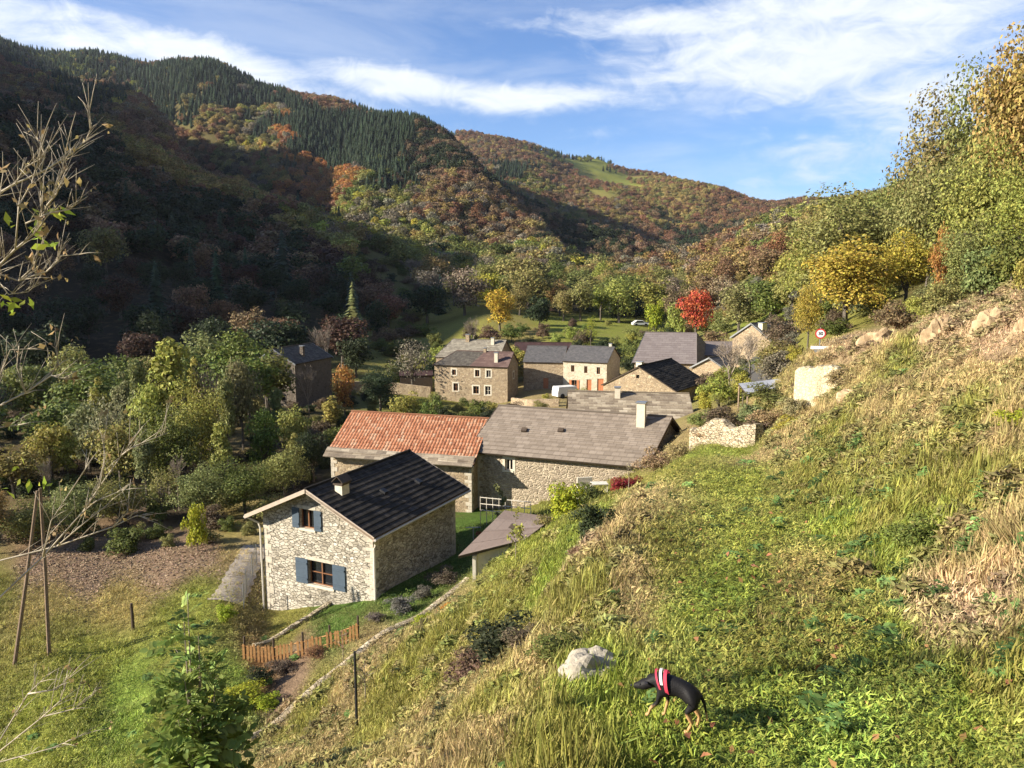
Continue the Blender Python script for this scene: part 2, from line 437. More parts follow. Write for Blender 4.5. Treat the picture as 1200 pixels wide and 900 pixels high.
# cover colours (linear albedo) anchored at survey points
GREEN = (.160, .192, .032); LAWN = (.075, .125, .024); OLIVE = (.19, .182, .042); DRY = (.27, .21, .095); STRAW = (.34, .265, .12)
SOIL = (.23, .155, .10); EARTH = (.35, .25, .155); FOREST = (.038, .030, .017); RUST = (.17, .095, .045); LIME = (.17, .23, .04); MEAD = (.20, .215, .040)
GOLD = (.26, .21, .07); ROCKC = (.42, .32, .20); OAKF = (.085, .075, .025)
COVER = [(780,870,5,GREEN),(900,850,5.3,GREEN),(1000,880,4.8,LIME),(1150,850,5.5,GREEN),(650,880,5,OLIVE),(560,880,6,DRY),(700,800,7,GREEN),(900,760,7,OLIVE),(1000,720,8,OLIVE),(850,700,9.5,GREEN),
 (960,690,9.5,GOLD),(800,640,12,OLIVE),(880,620,13.5,MEAD),(870,570,21,MEAD),(850,535,33,GREEN),(740,690,10,DRY),(720,620,15,DRY),(760,590,20,STRAW),(790,560,26,OLIVE),
 (1060,760,7,GREEN),(1000,620,14,GREEN),(960,560,20,OLIVE),(1060,650,10.5,GREEN),(1120,720,8,EARTH),(1180,700,7.6,EARTH),(1190,640,9,DRY),(1150,600,10.7,OLIVE),(1130,560,12.5,OLIVE),
 (1180,540,12,OLIVE),(1200,500,13,DRY),(1120,620,10.5,GREEN),(1160,480,15.5,OLIVE),(1060,440,28,OLIVE),(1080,540,15,OLIVE),(980,520,24,OLIVE),(1040,600,13,OLIVE),(1200,440,16.5,STRAW),(700,720,10.5,OLIVE),(600,830,8,OLIVE),(660,730,13,OLIVE),(520,780,17.5,OLIVE),(450,870,15.5,OLIVE),(1100,500,17.3,STRAW),(1150,450,19,STRAW),(1050,480,23,DRY),(1020,440,33,STRAW),(980,480,29,DRY),(1020,540,18,OLIVE),(940,540,24,DRY),(900,545,27,DRY),
 (1190,385,21,EARTH),(1120,395,30,EARTH),(1030,400,38,EARTH),(950,520,29,STRAW),(1150,650,9,DRY),(1150,850,5.5,GREEN),(1190,790,6,OLIVE),
 (620,780,8.5,DRY),(560,800,13,DRY),(500,850,13.5,DRY),(480,800,18,OLIVE),(560,740,20,OLIVE),(520,700,27.5,DRY),(600,700,20,OLIVE),(650,680,17.5,GREEN),(620,650,28,MEAD),(690,640,14.5,EARTH),(700,620,21,GREEN),(740,580,29,OLIVE),
 (400,870,17,DRY),(350,850,21,OLIVE),(420,800,21.5,DRY),(450,750,25,DRY),(330,890,17,DRY),(380,810,23,OLIVE),
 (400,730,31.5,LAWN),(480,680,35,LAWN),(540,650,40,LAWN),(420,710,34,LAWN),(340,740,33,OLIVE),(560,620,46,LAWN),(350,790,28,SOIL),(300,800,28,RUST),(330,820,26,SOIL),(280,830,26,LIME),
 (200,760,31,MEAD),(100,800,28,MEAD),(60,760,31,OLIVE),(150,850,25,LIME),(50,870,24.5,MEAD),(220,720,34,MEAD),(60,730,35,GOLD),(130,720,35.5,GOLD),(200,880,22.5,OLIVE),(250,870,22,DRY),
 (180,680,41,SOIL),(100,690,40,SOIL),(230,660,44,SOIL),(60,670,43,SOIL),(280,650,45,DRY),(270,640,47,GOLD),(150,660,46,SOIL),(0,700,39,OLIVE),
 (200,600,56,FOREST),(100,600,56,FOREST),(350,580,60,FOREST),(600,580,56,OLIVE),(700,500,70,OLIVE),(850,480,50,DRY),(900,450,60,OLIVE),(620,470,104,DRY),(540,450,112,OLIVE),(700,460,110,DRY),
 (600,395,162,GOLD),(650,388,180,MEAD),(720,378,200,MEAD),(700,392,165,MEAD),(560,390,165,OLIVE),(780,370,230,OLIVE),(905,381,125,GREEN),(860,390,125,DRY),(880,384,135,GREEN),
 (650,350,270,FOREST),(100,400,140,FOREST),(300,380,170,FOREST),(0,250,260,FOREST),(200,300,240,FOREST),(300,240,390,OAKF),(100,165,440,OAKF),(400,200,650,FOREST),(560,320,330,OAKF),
 (560,165,1500,RUST),(640,195,1300,RUST),(700,203,1500,MEAD),(730,212,1400,MEAD),(690,208,1300,OLIVE),(750,220,1250,GOLD),(770,206,1650,RUST),(820,225,1200,RUST),(600,230,1050,RUST),(850,240,1100,OAKF),
 (1000,300,200,OAKF),(1150,300,80,OAKF),(900,290,300,OAKF),(1100,350,55,OAKF),(800,320,330,OAKF),(1000,380,60,OLIVE)]
cp_ = []; cc_ = []
for (x, y, Y, c) in COVER:
    p = at(x, y, Y); r = math.hypot(p.x, p.y)
    cp_.append((A * math.atan2(p.x, p.y), math.log(r))); cc_.append(c)
cp_ = np.array(cp_); cc_ = np.array(cc_)
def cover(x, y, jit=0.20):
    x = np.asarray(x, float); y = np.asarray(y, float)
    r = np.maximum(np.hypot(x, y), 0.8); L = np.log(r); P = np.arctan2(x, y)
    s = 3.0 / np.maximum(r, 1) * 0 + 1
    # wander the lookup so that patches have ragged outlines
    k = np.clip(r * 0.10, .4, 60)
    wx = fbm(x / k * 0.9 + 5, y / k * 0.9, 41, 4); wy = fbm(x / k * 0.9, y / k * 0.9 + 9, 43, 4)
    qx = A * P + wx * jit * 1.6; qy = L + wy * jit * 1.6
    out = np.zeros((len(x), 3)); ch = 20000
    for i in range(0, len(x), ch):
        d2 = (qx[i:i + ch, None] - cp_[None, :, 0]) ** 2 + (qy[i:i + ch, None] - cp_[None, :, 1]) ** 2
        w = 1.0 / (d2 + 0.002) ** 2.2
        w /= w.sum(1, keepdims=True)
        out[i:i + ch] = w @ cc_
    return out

PH, LR = np.meshgrid(phis, lr)
RR = np.exp(LR)
XX = RR * np.sin(PH); YY = RR * np.cos(PH)
ZZ = H(XX.ravel(), YY.ravel()).reshape(XX.shape)
nr, nc = XX.shape
ZZ[:, -1] = ZZ[:, 0] = 0.5 * (ZZ[:, -1] + ZZ[:, 0])
XX[:, -1] = XX[:, 0]; YY[:, -1] = YY[:, 0]
CV = cover(XX.ravel(), YY.ravel())
V = np.stack([XX.ravel(), YY.ravel(), ZZ.ravel()], 1)
def grid_faces(r0, r1):
    i = np.arange(r0, r1 - 1)[:, None]; j = np.arange(nc - 1)[None, :]
    a = (i * nc + j).ravel()
    return np.stack([a, a + nc, a + nc + 1, a + 1], 1)[:, ::-1]
split = int(np.searchsorted(lr, math.log(135)))

def new_mat(name):
    m = bpy.data.materials.new(name); m.use_nodes = True
    t = NT(m.node_tree); t.n.clear()
    out = t.new('ShaderNodeOutputMaterial')
    b = t.new('ShaderNodeBsdfPrincipled')
    b.inputs['Roughness'].default_value = 0.85
    b.inputs['Specular IOR Level'].default_value = 0.25
    t.l.new(b.outputs[0], out.inputs[0])
    return m, t, b, out
def ground_mat():
    m, t, b, out = new_mat('ground_cover')
    at_ = t.new('ShaderNodeAttribute'); at_.attribute_name = 'cover'
    geo = t.new('ShaderNodeNewGeometry')
    pos = geo.outputs['Position']
    na = t.noise(pos, 2.2, 6, 0.7); nb = t.noise(pos, 14.0, 4, 0.7); nc_ = t.noise(pos, 0.5, 4, 0.6)
    f = t.math('MULTIPLY', t.mapr(na, 0.3, 0.7, 0.72, 1.3), t.mapr(nb, 0.3, 0.7, 0.62, 1.4))
    col = t.mix(1.0, at_.outputs[0], f, 'MULTIPLY')
    col = t.mix(t.mapr(nc_, 0.52, 0.68, 0, 0.35), col, (.20, .13, .07))
    t.put(b.inputs['Base Color'], col)
    b.inputs['Roughness'].default_value = 0.95
    b.inputs['Specular IOR Level'].default_value = 0.1
    bp = t.new('ShaderNodeBump'); bp.inputs['Strength'].default_value = 0.9; bp.inputs['Distance'].default_value = 0.14
    t.put(bp.inputs['Height'], t.math('ADD', nb, na)); t.l.new(bp.outputs[0], b.inputs['Normal'])
    return m
M_GROUND = ground_mat()
used1 = np.arange(0, split * nc)
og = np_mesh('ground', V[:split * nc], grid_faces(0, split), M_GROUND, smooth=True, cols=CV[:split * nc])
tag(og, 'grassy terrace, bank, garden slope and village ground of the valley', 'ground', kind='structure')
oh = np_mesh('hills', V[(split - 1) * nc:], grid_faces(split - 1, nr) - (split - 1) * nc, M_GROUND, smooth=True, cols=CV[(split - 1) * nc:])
tag(oh, 'wooded valley hillsides and distant hills', 'hills', kind='structure')
# small patch closing the sheet under the camera
ring = V[:nc - 1]
pc_ = np_mesh('ground', np.vstack([ring, [[0, 0, float(ring[:, 2].mean())]]]), np.array([[i, nc - 1, (i + 1) % (nc - 1)] for i in range(nc - 1)])[:, ::-1], M_GROUND, smooth=True, cols=np.tile(GREEN, (nc, 1)))
tag(pc_, 'grass underfoot at the top of the slope', 'ground', kind='structure')
# ------------------------------------------------------------------ foliage materials and tree kinds
def leaf_mat(name, trans=0.32, var=0.5, fixed=None):
    m, t, b, out = new_mat(name)
    if fixed is None:
        a = t.new('ShaderNodeAttribute'); a.attribute_type = 'INSTANCER'; a.attribute_name = 'tint'; base = a.outputs[0]
    else:
        r = t.new('ShaderNodeRGB'); r.outputs[0].default_value = (*fixed, 1); base = r.outputs[0]
    geo = t.new('ShaderNodeNewGeometry')
    rnd = geo.outputs['Random Per Island']
    hs = t.new('ShaderNodeHueSaturation')
    t.put(hs.inputs['Hue'], t.mapr(rnd, 0, 1, 0.475, 0.525))
    t.put(hs.inputs['Value'], t.mapr(t.math('FRACT', t.math('MULTIPLY', rnd, 7.31)), 0, 1, 1 - var, 1 + var))
    t.l.new(base, hs.inputs['Color'])
    b.inputs['Roughness'].default_value = 0.6
    b.inputs['Specular IOR Level'].default_value = 0.2
    t.l.new(hs.outputs[0], b.inputs['Base Color'])
    tr = t.new('ShaderNodeBsdfTranslucent'); t.l.new(hs.outputs[0], tr.inputs[0])
    mx = t.new('ShaderNodeMixShader'); mx.inputs[0].default_value = trans
    t.l.new(b.outputs[0], mx.inputs[1]); t.l.new(tr.outputs[0], mx.inputs[2]); t.l.new(mx.outputs[0], out.inputs[0])
    return m
M_LEAF = leaf_mat('foliage')
def bark_mat(name, c1, c2):
    m, t, b, out = new_mat(name)
    geo = t.new('ShaderNodeNewGeometry')
    n = t.noise(geo.outputs['Position'], 9, 5, 0.7)
    t.put(b.inputs['Base Color'], t.mix(t.mapr(n, .3, .7), c1, c2))
    return m
M_BARK = bark_mat('bark', (.05, .04, .03), (.17, .145, .115))
M_TWIG = bark_mat('twig_bark', (.14, .11, .085), (.34, .28, .22))
M_TWIG2 = bark_mat('pale_twig_bark', (.26, .22, .16), (.55, .48, .37))

def leaf_quads(C, N, size, rng, aspect=1.5, curl=0.0):
    """one leaf-shaped four cornered face per centre, tilted round its normal"""
    n = len(C)
    N = N / (np.linalg.norm(N, axis=1, keepdims=True) + 1e-9)
    R = rng.normal(size=(n, 3)); T = np.cross(N, R); T /= (np.linalg.norm(T, axis=1, keepdims=True) + 1e-9)
    B = np.cross(N, T)
    s = (size * rng.uniform(0.6, 1.35, n))[:, None]
    a = C - T * s * aspect * .5; c = C + T * s * aspect * .5
    b = C + B * s * .42 + N * s * curl; d = C - B * s * .42 + N * s * curl
    V = np.stack([a, b, c, d], 1).reshape(-1, 3)
    F = np.arange(4 * n).reshape(n, 4)
    return V, F

def sphere_dirs(rng, n):
    d = rng.normal(size=(n, 3)); return d / np.linalg.norm(d, axis=1, keepdims=True)

def crown_data(seed, n, size, shape='round', lobes=18, gap=0.25):
    """crown of a tree of unit height, made of lobes carrying leaf faces"""
    rng = np.random.default_rng(seed)
    if shape == 'round': cz, rx, rz, lo = 0.56, 0.36, 0.42, 0.2
    elif shape == 'tall': cz, rx, rz, lo = 0.56, 0.19, 0.44, 0.15
    elif shape == 'wide': cz, rx, rz, lo = 0.56, 0.50, 0.40, 0.2
    elif shape == 'bush': cz, rx, rz, lo = 0.48, 0.55, 0.48, 0.1
    Cc = []; Rc = []
    for i in range(lobes):
        d = sphere_dirs(rng, 1)[0]; k = rng.uniform(0.2, 0.86)
        c = np.array([d[0] * rx * k, d[1] * rx * k, cz + d[2] * rz * k])
        if shape == 'tall': c[:2] *= (1.25 - c[2] * 0.8)
        Cc.append(c); Rc.append(rng.uniform(0.26, 0.5) * rx * (1.0 if shape != 'bush' else .8))
    Cc = np.array(Cc); Rc = np.array(Rc)
    w = Rc ** 2; idx = rng.choice(lobes, n, p=w / w.sum())
    d = sphere_dirs(rng, n)
    d[:, 2] = np.where(d[:, 2] < -0.55, -d[:, 2] * rng.uniform(0, 1, n), d[:, 2])
    rr = Rc[idx] * (1 + rng.normal(0, .16, n))
    # clumping: keep faces where a wobble in direction is high
    wob = np.sin(d[:, 0] * 7 + idx) + np.sin(d[:, 1] * 8 + idx * 2.1) + np.sin(d[:, 2] * 7.5 + idx * .7)
    keep = wob > (-3 + 4.2 * gap + rng.normal(0, .5, n))
    P = Cc[idx] + d * rr[:, None] * np.array([1, 1, .9])
    Nn = d + rng.normal(0, .55, (n, 3)) + np.array([0, 0, .25])
    P = P[keep]; Nn = Nn[keep]
    ok = P[:, 2] > 0.03
    return leaf_quads(P[ok], Nn[ok], size, rng), Cc, Rc

def trunk_data(seed, Cc, thick=0.022, shape='round', seg=6, tips=10, top=0.75):
    rng = random.Random(seed); mb = MB()
    lean = (rng.uniform(-.03, .03), rng.uniform(-.03, .03))
    main = [(lean[0] * k * 1.5, lean[1] * k * 1.5, -0.05 + k * (top + .05)) for k in (0, .25, .5, .75, 1)]
    mb.tube(main, [thick * 1.25, thick, thick * .8, thick * .55, thick * .25], seg)
    for i in range(min(tips, len(Cc))):
        c = Cc[i]; k = rng.uniform(.25, .6) * top
        s = Vector((lean[0] * k, lean[1] * k, k)); e = Vector(c)
        if e.z < s.z: s.z = max(.12, e.z - .12)
        m = s.lerp(e, .5) + Vector((rng.uniform(-.03, .03), rng.uniform(-.03, .03), .02))
        mb.tube([s, m, e], [thick * .5, thick * .33, thick * .12], max(3, seg - 2), False)
    return mb

def bare_data(seed, depth=5, thick=0.02, spread=0.55, splits=3, seg=3):
    """leafless crown: a fan of forking twigs, unit height"""
    rng = random.Random(seed); mb = MB()
    def grow(p, d, ln, r, k):
        mid = p + d * ln * .5 + Vector((rng.uniform(-1, 1), rng.uniform(-1, 1), rng.uniform(-.3, .6))) * ln * .08
        e = p + d * ln
        mb.tube([p, mid, e], [r, r * .8, r * .6], seg if k < 3 else 3, False)
        if k == 0: return
        for i in range(splits + (1 if rng.random() < .4 else 0)):
            nd = (d + Vector((rng.uniform(-1, 1), rng.uniform(-1, 1), rng.uniform(-.35, .55))) * spread).normalized()
            grow(p.lerp(e, rng.uniform(.45, 1.0)), nd, ln * rng.uniform(.62, .82), max(r * .55, .0016), k - 1)
    grow(Vector((0, 0, -.04)), Vector((rng.uniform(-.05, .05), rng.uniform(-.05, .05), 1)).normalized(), .34, thick, depth)
    return mb

def conifer_data(seed, levels=24, per=9, w=0.2, low=0.04):
    rng = np.random.default_rng(seed); V = []; F = []
    for k in range(levels):
        z = low + (1 - low) * (k / levels) ** 0.9 + rng.normal(0, .006)
        R = w * (1 - z) ** .8 + .012
        for i in range(per):
            a = 2 * math.pi * (i + rng.uniform(-.35, .35)) / per + k * .9
            r = R * rng.uniform(.7, 1.2); dr = .35 * r
            ca, sa = math.cos(a), math.sin(a); wd = r * rng.uniform(.28, .45)
            n = len(V)
            V += [(ca * r * .08, sa * r * .08, z + .03), (ca * r * .6 - sa * wd, sa * r * .6 + ca * wd, z - dr * .45), (ca * r, sa * r, z - dr), (ca * r * .6 + sa * wd, sa * r * .6 - ca * wd, z - dr * .45)]
            F.append((n, n + 1, n + 2, n + 3))
    n = len(V); V += [(0.012, 0, .93), (-.006, .01, .93), (-.006, -.01, .93), (0, 0, 1.02)]
    F += [(n, n + 1, n + 3, n + 3)][:0]
    return np.array(V), np.array(F)

# mesh library: each entry = (crown mesh, trunk mesh), all of unit height
LIB = {}
def lib_mesh(o):
    me = o.data; bpy.data.objects.remove(o); return me
def add_kind(key, crown, trunk):
    LIB[key] = (crown, trunk)
def mk_broad(key, seed, n, size, shape, lobes, gap, thick=.022, tips=10):
    (Vq, Fq), Cc, Rc = crown_data(seed, n, size, shape, lobes, gap)
    c = lib_mesh(np_mesh('crown', Vq, Fq, M_LEAF))
    t = lib_mesh(trunk_data(seed, Cc, thick, shape, 6, tips).build('trunk', M_BARK))
    add_kind(key, c, t)
for i in range(4): mk_broad('near%d' % i, 100 + i, 11000, .017, 'round', 34, .30 + .05 * i, .02, 16)
for i in range(2): mk_broad('nearwide%d' % i, 120 + i, 13000, .019, 'wide', 40, .32, .02, 18)
for i in range(3): mk_broad('mid%d' % i, 200 + i, 3400, .030, 'round', 22, .3)
for i in range(2): mk_broad('midtall%d' % i, 220 + i, 3600, .024, 'tall', 26, .28)
for i in range(2): mk_broad('sparse%d' % i, 240 + i, 1500, .020, 'round', 20, .45, .02, 20)
for i in range(2): mk_broad('bush%d' % i, 260 + i, 4200, .040, 'bush', 22, .3, .02, 10)
for i in range(3): mk_broad('far%d' % i, 300 + i, 950, .056, 'round', 14, .3, .025, 5)
for i in range(2):
    V_, F_ = conifer_data(400 + i)
    c = lib_mesh(np_mesh('crown', V_, F_, M_LEAF))
    mb = MB(); mb.tube([(0, 0, -.05), (0, 0, .5), (0, 0, .97)], [.018, .011, .003], 4)
    add_kind('conifer%d' % i, c, lib_mesh(mb.build('trunk', M_BARK)))
for i in range(2):
    b = lib_mesh(bare_data(500 + i, 5, .018, .6, 3).build('branches', M_TWIG))
    add_kind('bare%d' % i, None, b)

_used = set()
TREES = []
def tree(kind, p, h, w, tint, name, label, cat='tree', group=None, rz=None):
    """p: ground point, h: height in m, w: crown width in m"""
    c, t = LIB[kind]
    base = {'r': .72, 'w': 1.0, 't': .40, 'b': 1.1, 'c': .36}
    uw = 1.0 if 'wide' in kind else .40 if 'tall' in kind else 1.05 if 'bush' in kind else .36 if 'conifer' in kind else .8 if 'bare' in kind else .76
    o = empty(name, p, random.uniform(0, 6.28) if rz is None else rz)
    s = w / uw
    o.scale = (s, s * random.uniform(.9, 1.1), h)
    tag(o, label, cat, group)
    if c is not None:
        k = bpy.data.objects.new('crown', c); COL.objects.link(k); k.parent = o
        j = [v * random.uniform(.9, 1.1) for v in tint]
        k['tint'] = j
    k = bpy.data.objects.new('trunk' if c is not None else 'branches', t); COL.objects.link(k); k.parent = o
    TREES.append((p.x, p.y, w / 2))
    return o

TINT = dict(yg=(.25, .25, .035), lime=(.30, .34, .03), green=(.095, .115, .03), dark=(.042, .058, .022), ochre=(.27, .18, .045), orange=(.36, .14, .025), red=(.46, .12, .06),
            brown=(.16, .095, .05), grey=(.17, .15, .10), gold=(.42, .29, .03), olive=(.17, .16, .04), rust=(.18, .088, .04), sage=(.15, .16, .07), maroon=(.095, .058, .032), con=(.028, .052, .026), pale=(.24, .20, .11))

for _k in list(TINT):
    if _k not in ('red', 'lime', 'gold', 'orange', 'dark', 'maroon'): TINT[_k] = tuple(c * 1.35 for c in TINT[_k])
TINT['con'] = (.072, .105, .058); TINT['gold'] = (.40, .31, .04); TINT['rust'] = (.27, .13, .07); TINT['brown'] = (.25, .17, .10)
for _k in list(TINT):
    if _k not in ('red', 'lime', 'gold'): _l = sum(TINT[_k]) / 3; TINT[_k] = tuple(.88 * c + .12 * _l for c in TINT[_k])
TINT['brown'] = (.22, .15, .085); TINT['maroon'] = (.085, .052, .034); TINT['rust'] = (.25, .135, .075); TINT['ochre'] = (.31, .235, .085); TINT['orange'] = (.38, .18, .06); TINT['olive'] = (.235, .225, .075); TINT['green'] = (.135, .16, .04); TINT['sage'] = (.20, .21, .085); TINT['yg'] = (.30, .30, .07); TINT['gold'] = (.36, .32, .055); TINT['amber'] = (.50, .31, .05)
# ---- trees placed one by one: (px, top py, Y, width px, kind, tint, name, label)
HAND = [
 (205,379,68,62,'midtall0','yg','poplar_tree','tall yellow green tree lit against the dark hillside, highest of the left grove'),
 (178,432,66,50,'mid1','yg','deciduous_tree','pale green tree at the left foot of the tallest yellow green tree'),
 (148,432,72,30,'midtall1','sage','poplar_tree','slim pale green tree with a narrow tip left of the tallest tree'),
 (105,470,64,60,'mid0','sage','deciduous_tree','pale green rounded tree in the left grove above the ploughed field'),
 (62,485,60,60,'mid2','yg','deciduous_tree','yellow green tree behind the twisted foreground branches'),
 (18,520,57,70,'mid1','olive','deciduous_tree','dull olive tree at the left edge of the grove'),
 (130,450,62,56,'sparse0','pale','deciduous_tree','thin leaved tan tree in front of the slim pale tree'),
 (252,405,70,50,'sparse1','pale','deciduous_tree','half bare pinkish brown tree right of the tallest yellow green tree'),
 (238,440,62,70,'near0','yg','deciduous_tree','broad yellow green tree standing in front of the half bare brown tree'),
 (285,402,72,44,'mid2','sage','deciduous_tree','upright grey green tree next to the shaded stone house'),
 (200,475,58,86,'near1','green','deciduous_tree','large green tree at the middle of the left grove'),
 (310,478,64,46,'mid0','green','deciduous_tree','green tree directly in front of the shaded stone house'),
 (325,447,73,22,'midtall0','sage','poplar_tree','thin pale poplar in front of the shaded house wall'),
 (348,470,66,40,'mid1','yg','deciduous_tree','yellow green tree right of the thin pale poplar'),
 (362,415,88,34,'bare0','grey','bare_tree','leafless grey tree right of the shaded stone house'),
 (384,362,118,44,'bare1','grey','bare_tree','pale leafless tree high behind the shaded house'),
 (404,426,90,32,'mid0','orange','deciduous_tree','small orange tree left of the dark round tree'),
 (388,462,80,34,'midtall1','yg','deciduous_tree','narrow yellow green tree below the small orange tree'),
 (335,520,56,64,'near2','olive','deciduous_tree','olive tree left of the red tiled barn corner'),
 (288,535,53,70,'near0','green','deciduous_tree','green leafy tree behind the black tiled house gable'),
 (240,545,52,70,'near1','sage','deciduous_tree','grey green leafy tree above the ploughed field'),
 (190,540,52,60,'sparse0','olive','deciduous_tree','thin trunked open tree at the back of the ploughed field'),
 (140,555,51,70,'near2','olive','deciduous_tree','brownish green tree left above the ploughed field'),
 (92,560,50,66,'near3','sage','deciduous_tree','grey green tree behind the leaning wooden poles'),
 (38,585,47,66,'near0','olive','deciduous_tree','olive tree behind the leaning wooden poles at the frame edge'),
 (-15,560,46,60,'near1','ochre','deciduous_tree','ochre tree cut by the left frame edge'),
 (232,583,45,30,'bush0','lime','round_shrub','bright lime green round shrub at the edge of the grove'),
 (368,500,60,44,'near3','dark','deciduous_tree','dark tree between the yellow green tree and the barn'),
 (398,492,66,36,'mid2','green','deciduous_tree','green tree directly left of the red barn roof'),
 (446,427,94,60,'near2','dark','evergreen_tree','round dark green tree left of the large stone house'),
 (484,386,112,62,'sparse1','grey','deciduous_tree','grey brown rounded tree behind the left end of the slab roofed house'),
 (478,455,78,44,'mid1','yg','deciduous_tree','yellow green tree just behind the ridge of the red barn'),
 (503,463,76,36,'bush1','green','deciduous_tree','dark green shrub in front of the large stone house left corner'),
 (120,438,66,28,'midtall1','yg','poplar_tree','slim yellow green tree at the left side of the left grove'),
 (167,408,71,28,'midtall0','sage','poplar_tree','slim grey green tree just left of the tallest yellow green tree'),
 (231,414,71,26,'midtall1','yg','poplar_tree','slim yellow green tree just right of the tallest yellow green tree'),
 (268,428,66,26,'midtall0','sage','poplar_tree','narrow grey green tree right of the half bare brown tree'),
 (80,498,60,28,'midtall1','yg','poplar_tree','narrow yellow green tree above the crossing wooden poles'),
 (303,452,69,24,'midtall0','olive','poplar_tree','narrow olive tree before the left corner of the shaded house'),
 (172,498,56,30,'midtall1','sage','poplar_tree','narrow grey green tree low in the middle of the grove'),
 (262,482,57,32,'midtall0','yg','poplar_tree','narrow yellow green tree low in the grove above the black roof'),
 (345,505,59,26,'midtall1','olive','poplar_tree','narrow olive tree left of the red barn corner'),
 (210,520,54,28,'bare0','grey','bare_tree','leafless grey tree low in the grove above the ploughed field'),
 (60,520,55,30,'bare1','grey','bare_tree','leafless grey tree low in the grove behind the wooden poles'),
 (125,257,185,62,'mid2','olive','deciduous_tree','sunlit olive tree alone on the dark left hillside'),
 (333,268,215,34,'conifer0','con','conifer_tree','dark conifer on the shaded hillside above the leafless trees'),
 (415,330,150,30,'conifer1','sage','conifer_tree','grey green conifer at the foot of the hillside'),
 (586,337,168,44,'mid0','amber','deciduous_tree','golden orange tree at the head of the meadow'),
 (553,362,150,26,'bare0','grey','bare_tree','leafless grey tree left of the golden orange tree'),
 (618,292,235,66,'mid1','olive','deciduous_tree','large olive crowned tree above the golden orange tree'),
 (632,343,180,40,'bush0','dark','evergreen_tree','dark evergreen clump right of the golden orange tree'),
 (455,338,190,46,'mid2','rust','deciduous_tree','rusty brown tree at the foot of the dark hillside'),
 (690,322,235,64,'mid0','olive','deciduous_tree','wide olive tree behind the meadow terraces'),
 (768,349,158,22,'mid1','lime','deciduous_tree','small bright yellow green tree on the meadow left of the red tree'),
 (792,354,150,26,'bush1','yg','deciduous_tree','yellow green rounded tree touching the red tree'),
 (815,329,146,44,'mid2','red','red_maple_tree','bright red autumn tree beyond the roofs'),
 (692,366,150,16,'sparse0','lime','deciduous_tree','small pale lime tree in front of the white van on the meadow'),
 (725,346,205,32,'bush0','dark','evergreen_tree','dark rounded tree left of the white car'),
 (745,350,205,30,'bush1','dark','evergreen_tree','dark bushy tree beside the parked white car'),
 (866,330,135,60,'mid0','olive','deciduous_tree','olive tree right of the red tree'),
 (903,318,128,66,'mid2','green','deciduous_tree','green tree above the bright green meadow strip'),
 (848,312,170,50,'sparse1','pale','deciduous_tree','tan thin leaved tree behind the red tree'),
 (836,372,64,0,'','','',''),
 (855,380,60,74,'bare0','grey','bare_tree','large leafless grey brown tree right of the black gable roof'),
 (878,372,66,50,'bare1','grey','bare_tree','twiggy leafless tree below the slate roof on the right'),
 (908,398,58,54,'near1','olive','deciduous_tree','olive green tree below the road sign'),
 (870,432,53,28,'mid1','yg','deciduous_tree','yellow green bushy tree in front of the leafless tree'),
 (826,455,57,26,'bush0','gold','garden_shrub','yellow leaved shrub at the right corner of the stone gable barn'),
 (842,458,55,30,'sparse0','yg','deciduous_tree','sparse yellow green sapling beside the yellow leaved shrub'),
 (903,448,41,66,'bush1','green','rounded_bush','dense dark green bush left of the bright retaining wall'),
 (878,470,40,36,'bush0','sage','rounded_bush','grey green bush above the end wall of the terrace'),
 (932,405,50,22,'bush1','gold','rounded_bush','orange yellow bush left of the bright retaining wall'),
 (990,268,55,118,'near2','gold','oak_tree','big golden green oak right behind the road sign'),
 (946,325,62,34,'near3','gold','deciduous_tree','orange yellow tree at the left edge of the big golden oak'),
 (1095,104,78,120,'near0','olive','oak_tree','tall olive oak with an open rounded top on the right skyline'),
 (1180,5,62,120,'near2','ochre','oak_tree','tallest ochre oak at the top right corner'),
 (1150,70,70,110,'near1','olive','oak_tree','olive oak on the skyline between the open topped oak and the corner oak'),
 (1150,165,52,120,'nearwide1','yg','oak_tree','wide yellow green oak low on the right slope'),
 (1085,190,60,110,'nearwide0','olive','oak_tree','wide dark stemmed oak in the middle of the right slope'),
 (1195,190,44,100,'near3','yg','oak_tree','yellow green oak cut by the right frame edge'),
 (1040,205,82,90,'near1','olive','oak_tree','olive oak above the big golden oak'),
 (1060,262,56,80,'near2','gold','oak_tree','golden oak right of the road sign oak'),
 (1130,255,46,70,'near0','olive','oak_tree','shorter olive oak just above the rocky bank'),
 (1100,262,50,26,'mid0','orange','deciduous_tree','small orange tree among the green oaks on the right slope'),
 (1000,215,110,80,'near3','olive','oak_tree','olive oak on the skyline above the village end of the slope'),
 (960,236,130,70,'near1','ochre','oak_tree','ochre oak where the right skyline meets the valley gap'),
 (1150,282,36,60,'bush0','sage','broom_bush','grey green broom bush at the top of the rocky bank'),
 (1185,262,33,60,'bush1','green','broom_bush','green broom bush at the right end of the rocky bank crest'),
 (1205,290,26,46,'bush0','yg','broom_bush','yellow green bush at the frame edge on top of the bank'),
 (1050,350,42,60,'bush1','brown','dry_bush','dry brown bush on the left shoulder of the rocky bank'),
 (1100,325,38,50,'bush0','olive','dry_bush','olive scrub bush on the crest of the rocky bank'),
]
for (px, ty, Y, wp, kind, ti, nm, lb) in HAND:
    if not kind: continue
    p = gp(px, Y)
    h = topz(px, ty, Y) - p.z
    dd = Y * math.cos(PITCH) - p.z * math.sin(PITCH)
    w = wp / FPX * dd
    if h < .5: print('LOW', lb, h)
    h = max(h, 1.0)
    cat = 'bush' if ('bush' in nm or 'shrub' in nm) else 'tree'
    tree(kind, p, h, w, TINT[ti], nm, lb, cat)

